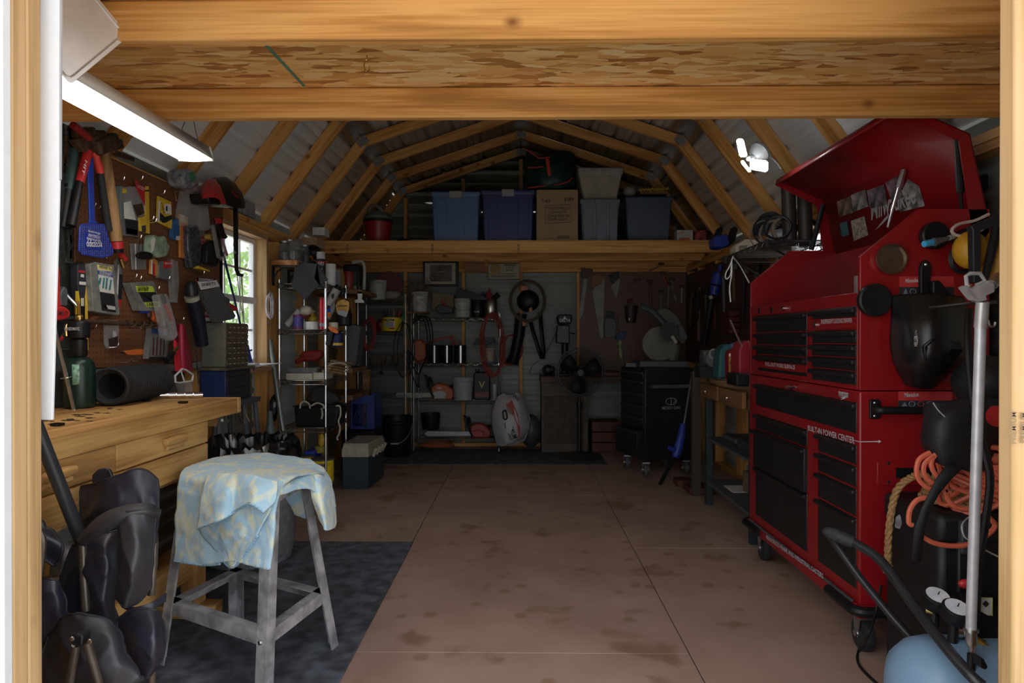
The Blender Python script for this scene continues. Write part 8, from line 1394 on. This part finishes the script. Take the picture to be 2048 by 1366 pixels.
# ---------------------------------------------------------------- right wall: wire shelf and hung things
o = rack('wall_wire_shelf', 'black wire shelf loaded with cables high on the right wall', 1.335, 1.70, 3.72, 4.50, [1.672], 1.675, P('wire_black', (.02, .02, .022), .35), 'y', .03)
for c in list(o.children):
    if c.name.startswith('post'): bpy.data.objects.remove(c)
for y in (3.78, 4.44): MB().box(1.72, 1.735, y, y + .02, 1.42, 1.68).build('wall_bracket', blackm, o); MB().cyl((1.725, y + .01, 1.45), (1.36, y + .01, 1.655), .006, n=8).build('bracket_arm', blackm, o)
ZS = 1.676
o = T('white_radio', 'cream and white desk radio on the wire shelf end', 'radio', (1.40, 4.40, ZS)); MB().prism([(1.35, 4.44, ZS), (1.62, 4.44, ZS), (1.62, 4.44, ZS + .085), (1.41, 4.44, ZS + .09), (1.35, 4.44, ZS + .05)], (0, -.13, 0)).build('case', P('radio_cream', (.52, .47, .36), .45), o, bevel=.012); MB().prism([(1.37, 4.308, ZS + .014), (1.42, 4.308, ZS + .014), (1.42, 4.308, ZS + .05), (1.37, 4.308, ZS + .048)], (0, -.002, 0)).build('grille', P('grille', (.20, .16, .12), .6), o); MB().lathe([(.026, 0), (.022, .008), (0, .01)], (1.50, 4.31, ZS + .042), (0, -1, 0), 18).build('dial', P('dial_tan', (.42, .25, .12), .4), o); MB().box(1.44, 1.48, 4.305, 4.312, ZS + .01, ZS + .08).build('strip', cream, o)
o = T('looped_cable', 'white cord looping down from the wire shelf', 'cord', AY(1470, 600, 4.3)); MB().tube(cr([AY(1466, 512, 4.25), AY(1460, 530, 4.25), AY(1451, 548, 4.25), AY(1453, 558, 4.25), AY(1461, 548, 4.25), AY(1463, 520, 4.25), AY(1463, 548, 4.25), AY(1459, 575, 4.25), AY(1461, 604, 4.25)], 6), .004, 6).build('cord', white, o); MB().tube(cr([AY(1466, 514, 4.25), AY(1480, 532, 4.0), AY(1498, 565, 3.75)], 5), .004, 6).build('cord', white, o)
one(MB().sphere(V((1.50, 3.98, ZS + .05)), .075, .07, .05, 9, 5), 'white_rag', 'crumpled pale rag on the wire shelf', 'rag', P('rag_pale', (.55, .57, .62), .8), smooth=10)
one(MB().box(1.50, 1.62, 4.14, 4.28, ZS, ZS + .075), 'wood_box', 'small brown wooden box beside the radio', 'box', P('box_brown', (.25, .13, .06), .6), bevel=.004)
o = T('cable_tangle', 'tangle of black cables heaped on the wire shelf', 'cables', (1.55, 3.95, ZS))
for i in range(14):
    c = V((random.uniform(1.42, 1.63), random.uniform(3.80, 4.15), ZS + .05)); r_ = random.uniform(.05, .10); pl = random.uniform(-.8, .8)
    MB().tube([c + V((r_*math.cos(q*pi/9)*math.cos(pl), r_*math.cos(q*pi/9)*math.sin(pl), max(-.045, r_*.9*math.sin(q*pi/9) + .03))) for q in range(18)], random.choice([.004, .006, .008]), 6, closed=True).build('loop', random.choice([black, black, blackm, P('cable_tan', (.20, .16, .12), .5)]), o)
for i, (x, y, h, lab) in enumerate(((1.50, 3.83, .36, 'shorter brown black roll standing on the wire shelf'), (1.575, 3.80, .40, 'taller brown black roll standing on the wire shelf'))): o = T('paper_roll', lab, 'roll', (x, y, ZS)); MB().cyl((x, y, ZS), (x - .012, y, ZS + h), .038, n=16).build('roll', P('roll_dark', (.028, .02, .018), .5), o)
o = T('mesh_hood', 'dark mesh hood shaped cover behind the radio', 'cover', (1.62, 4.42, ZS)); sheet(px_sheet([[(1508, 470, 4.46), (1512, 450, 4.44), (1522, 432, 4.42), (1545, 424, 4.42), (1562, 432, 4.46)], [(1512, 472, 4.4), (1524, 456, 4.36), (1536, 440, 4.34), (1550, 436, 4.36), (1558, 445, 4.42)], [(1520, 474, 4.38), (1530, 468, 4.34), (1540, 460, 4.33), (1548, 456, 4.35), (1552, 460, 4.4)]]), 'hood', P('mesh_dark', (.03, .034, .045), .45), o, .01)
o = T('orange_cap_bottle', 'dark bottle with an orange cap on the wire shelf', 'bottle', (1.66, 4.02, ZS)); MB().lathe([(.03, 0), (.03, .15), (.012, .19)], (1.66, 4.02, ZS), n=12).build('bottle', black, o); MB().cyl((1.66, 4.02, ZS + .19), (1.66, 4.02, ZS + .24), .022, n=12).build('cap', orange, o)
bb = P('strap_blue', (.02, .05, .34), .4)
o = T('blue_tool_bin', 'blue and black plastic tool holder at the loft end', 'tool holder', AY(1450, 512, 5.4)); ypr(rnd([(1427, 478), (1434, 470), (1455, 468), (1460, 488), (1448, 496), (1430, 494)], 3), 5.35, .16, 'blue_body', bb, o, .01); ypr([(1434, 470), (1442, 452), (1447, 456), (1444, 474), (1464, 470), (1470, 452), (1476, 456), (1470, 484), (1456, 494)], 5.42, .12, 'black_arms', black, o, .006)
o = T('blue_sprayer', 'blue ribbed plastic cylinder hanging by the right wall', 'sprayer', AY(1430, 600, 5.85)); MB().tube([AY(1441, 530, 5.85), AY(1440, 545, 5.85), AY(1437, 548, 5.85), AY(1432, 570, 5.85)], .03, 14, radii=[.018, .022, .047, .051]).build('upper', bb, o); MB().cyl(AY(1431, 573, 5.85), AY(1427, 590, 5.85), .043, .038, 14).build('lower', P('blue_deep', (.015, .03, .26), .4), o); MB().cyl(AY(1418, 596, 5.83), AY(1424, 594, 5.83), .018, n=10).build('pale_cap', P('cap_pale', (.4, .38, .34), .4), o); MB().cyl(AY(1424, 596, 5.85), AY(1408, 690, 5.95), .033, .022, 12).build('black_hose', black, o)
o = T('white_level', 'pale ruled level hanging in the rear right corner', 'level', AY(1403, 565, 6.9)); ypr([(1399, 533), (1409, 533), (1409, 568), (1399, 568)], 6.9, .02, 'level', P('level_pale', (.36, .35, .32), .6), o)
o = T('wood_paddle', 'brown wooden paddle hanging in the rear right corner', 'paddle', AY(1402, 680, 6.6)); ypr(rnd([(1396, 620), (1404, 616), (1410, 622), (1409, 660), (1402, 685), (1394, 680), (1395, 645)], 4), 6.6, .02, 'blade', P('paddle_brown', (.15, .075, .04), .6), o, .004)
o = T('wire_coat_hooks', 'thin wire hooks on the loft joist at the right', 'hooks', AY(1395, 525, 6.0)); MB().tube([AY(1385, 520, 5.99), AY(1420, 526, 5.99)], .003, 5).tube([AY(1418, 509, 5.99), AY(1430, 512, 5.98)], .003, 5).build('wire', chrome, o)
o = T('red_drawer_unit', 'dark red small drawer unit hanging by the right wall', 'drawers', V((1.69, 5.5, 1.18)))
for i in range(4): MB().box(1.64, 1.722, 5.40, 5.60, 1.18 + .045*i, 1.22 + .045*i).build('drawer', P('unit_red', (.10, .015, .012), .5), o, bevel=.003)
# ---------------------------------------------------------------- LED garage lamp
led = P('led_panel', (.9, .9, .9), .4, 0, 0, emit=(.93, .97, 1), es=22)
o = T('led_lamp', 'lit three panel led lamp screwed to a rafter on the right', 'lamp', AY(1515, 312, 3.58))
bs = AY(1518, 305, 3.52); nn = V((-.7, -.25, -.65)).normalized(); MB().lathe([(.05, 0), (.055, .02), (.04, .05), (.025, .07)], bs - nn*.02, nn, 18).build('lamp_base', P('lamp_grey', (.22, .22, .22), .4), o)
for pts, Yd in (([(1474, 281), (1476, 277), (1485, 277), (1488, 281), (1495, 311), (1492, 313), (1483, 313), (1480, 310)], 3.40), ([(1501, 322), (1505, 318), (1533, 321), (1537, 325), (1536, 341), (1532, 343), (1504, 338), (1501, 335)], 3.42), ([(1483, 321), (1487, 320), (1503, 342), (1499, 344), (1484, 326)], 3.38)):
    pn = MB().prism([p + V((0, .014, 0)) for p in PX(shrink(pts, .6), 'Y', Yd)], (0, .006, 0)).build('heat_sink', P('wing_grey', (.4, .4, .4), .4), o, bevel=.002); MB().prism(PX(pts, 'Y', Yd), (0, .013, 0)).build('led_wing', led, o, bevel=.003)
MB().cyl(bs + nn*.04, AY(1497, 318, 3.42), .012, n=8).build('stem', P('stem_grey', (.35, .35, .36), .4), o); MB().tube(cr([AY(1534, 311, 3.56), AY(1550, 322, 3.57), AY(1562, 338, 3.57)], 4), .004, 6).build('cable', grey, o)
one(MB().box(1.42, 1.56, 4.72, 4.86, .875, .95), 'tin_box', 'dark tin box behind the bench grinder', 'tin', P('tin_dark', (.04, .035, .03), .5), bevel=.004)

# dark pegboard with hung tools added to hide bright studs on the right wall
t = T('pegboard', 'added dark pegboard with hung tools hiding the bright studs on the far right wall', 'pegboard', (1.73, 5.9, .9)); MB().box(1.726, 1.732, 4.78, 7.12, .90, 1.80).build('panel', PEG('pegboard_stud_cover', (1, 2), (.07, .035, .02)), t)
random.seed(5)
kinds = (('dark pipe wrench', rustm), ('black handled pry bar', black), ('brown handled mallet', P('mallet_brown', (.12, .06, .03), .6)), ('grey adjustable wrench', dkgrey), ('dark red handled shears', P('shears_dkred', (.14, .02, .015), .5)), ('olive handled rasp', P('rasp_olive', (.08, .07, .03), .6)), ('black hacksaw', black), ('rusty hand rake', rustm))
for i, (nm, m) in enumerate(kinds):
    y = 4.95 + i * .27; zt_ = random.uniform(1.55, 1.72); L_ = random.uniform(.28, .5)
    if 5.3 < y < 5.65: zt_ = 1.72; L_ = .28
    o = T('wall_tool', nm + ' hanging on the added far right pegboard', 'hand tool', (1.70, y, zt_ - L_), 'tools on the added far right pegboard'); MB().cyl((1.70, y, zt_), (1.70, y + random.uniform(-.04, .04), zt_ - L_), .015, .012, 10).build('handle', m, o); MB().obox((1.70, y, zt_ - .01), (.035, .12, .05)).build('head', random.choice([rustm, dkgrey, blackm]), o, bevel=.008); MB().cyl((1.728, y, zt_ - .04), (1.69, y, zt_ - .04), .003, n=6).build('hook', steel, o)
one(MB().box(1.7315, 1.738, 3.66, 4.80, .004, .84), 'shade_sheet', 'added dark sheet standing in for shade on the wall behind the console table', 'panel', P('shade_sheet_dark', (.045, .032, .022), .8, 0, .3, 10))  # added dark sheet over the studs, stands in for shade under the table
one(MB().obox((-1.50, 2.45, .075), (.22, .30, .13), Matrix.Rotation(.3, 3, 'Z')), 'dark_bag', 'dark soft bag on the mat under the workbench', 'bag', P('bag_under', (.03, .03, .034), .7, 0, .4, 20), bevel=.03)
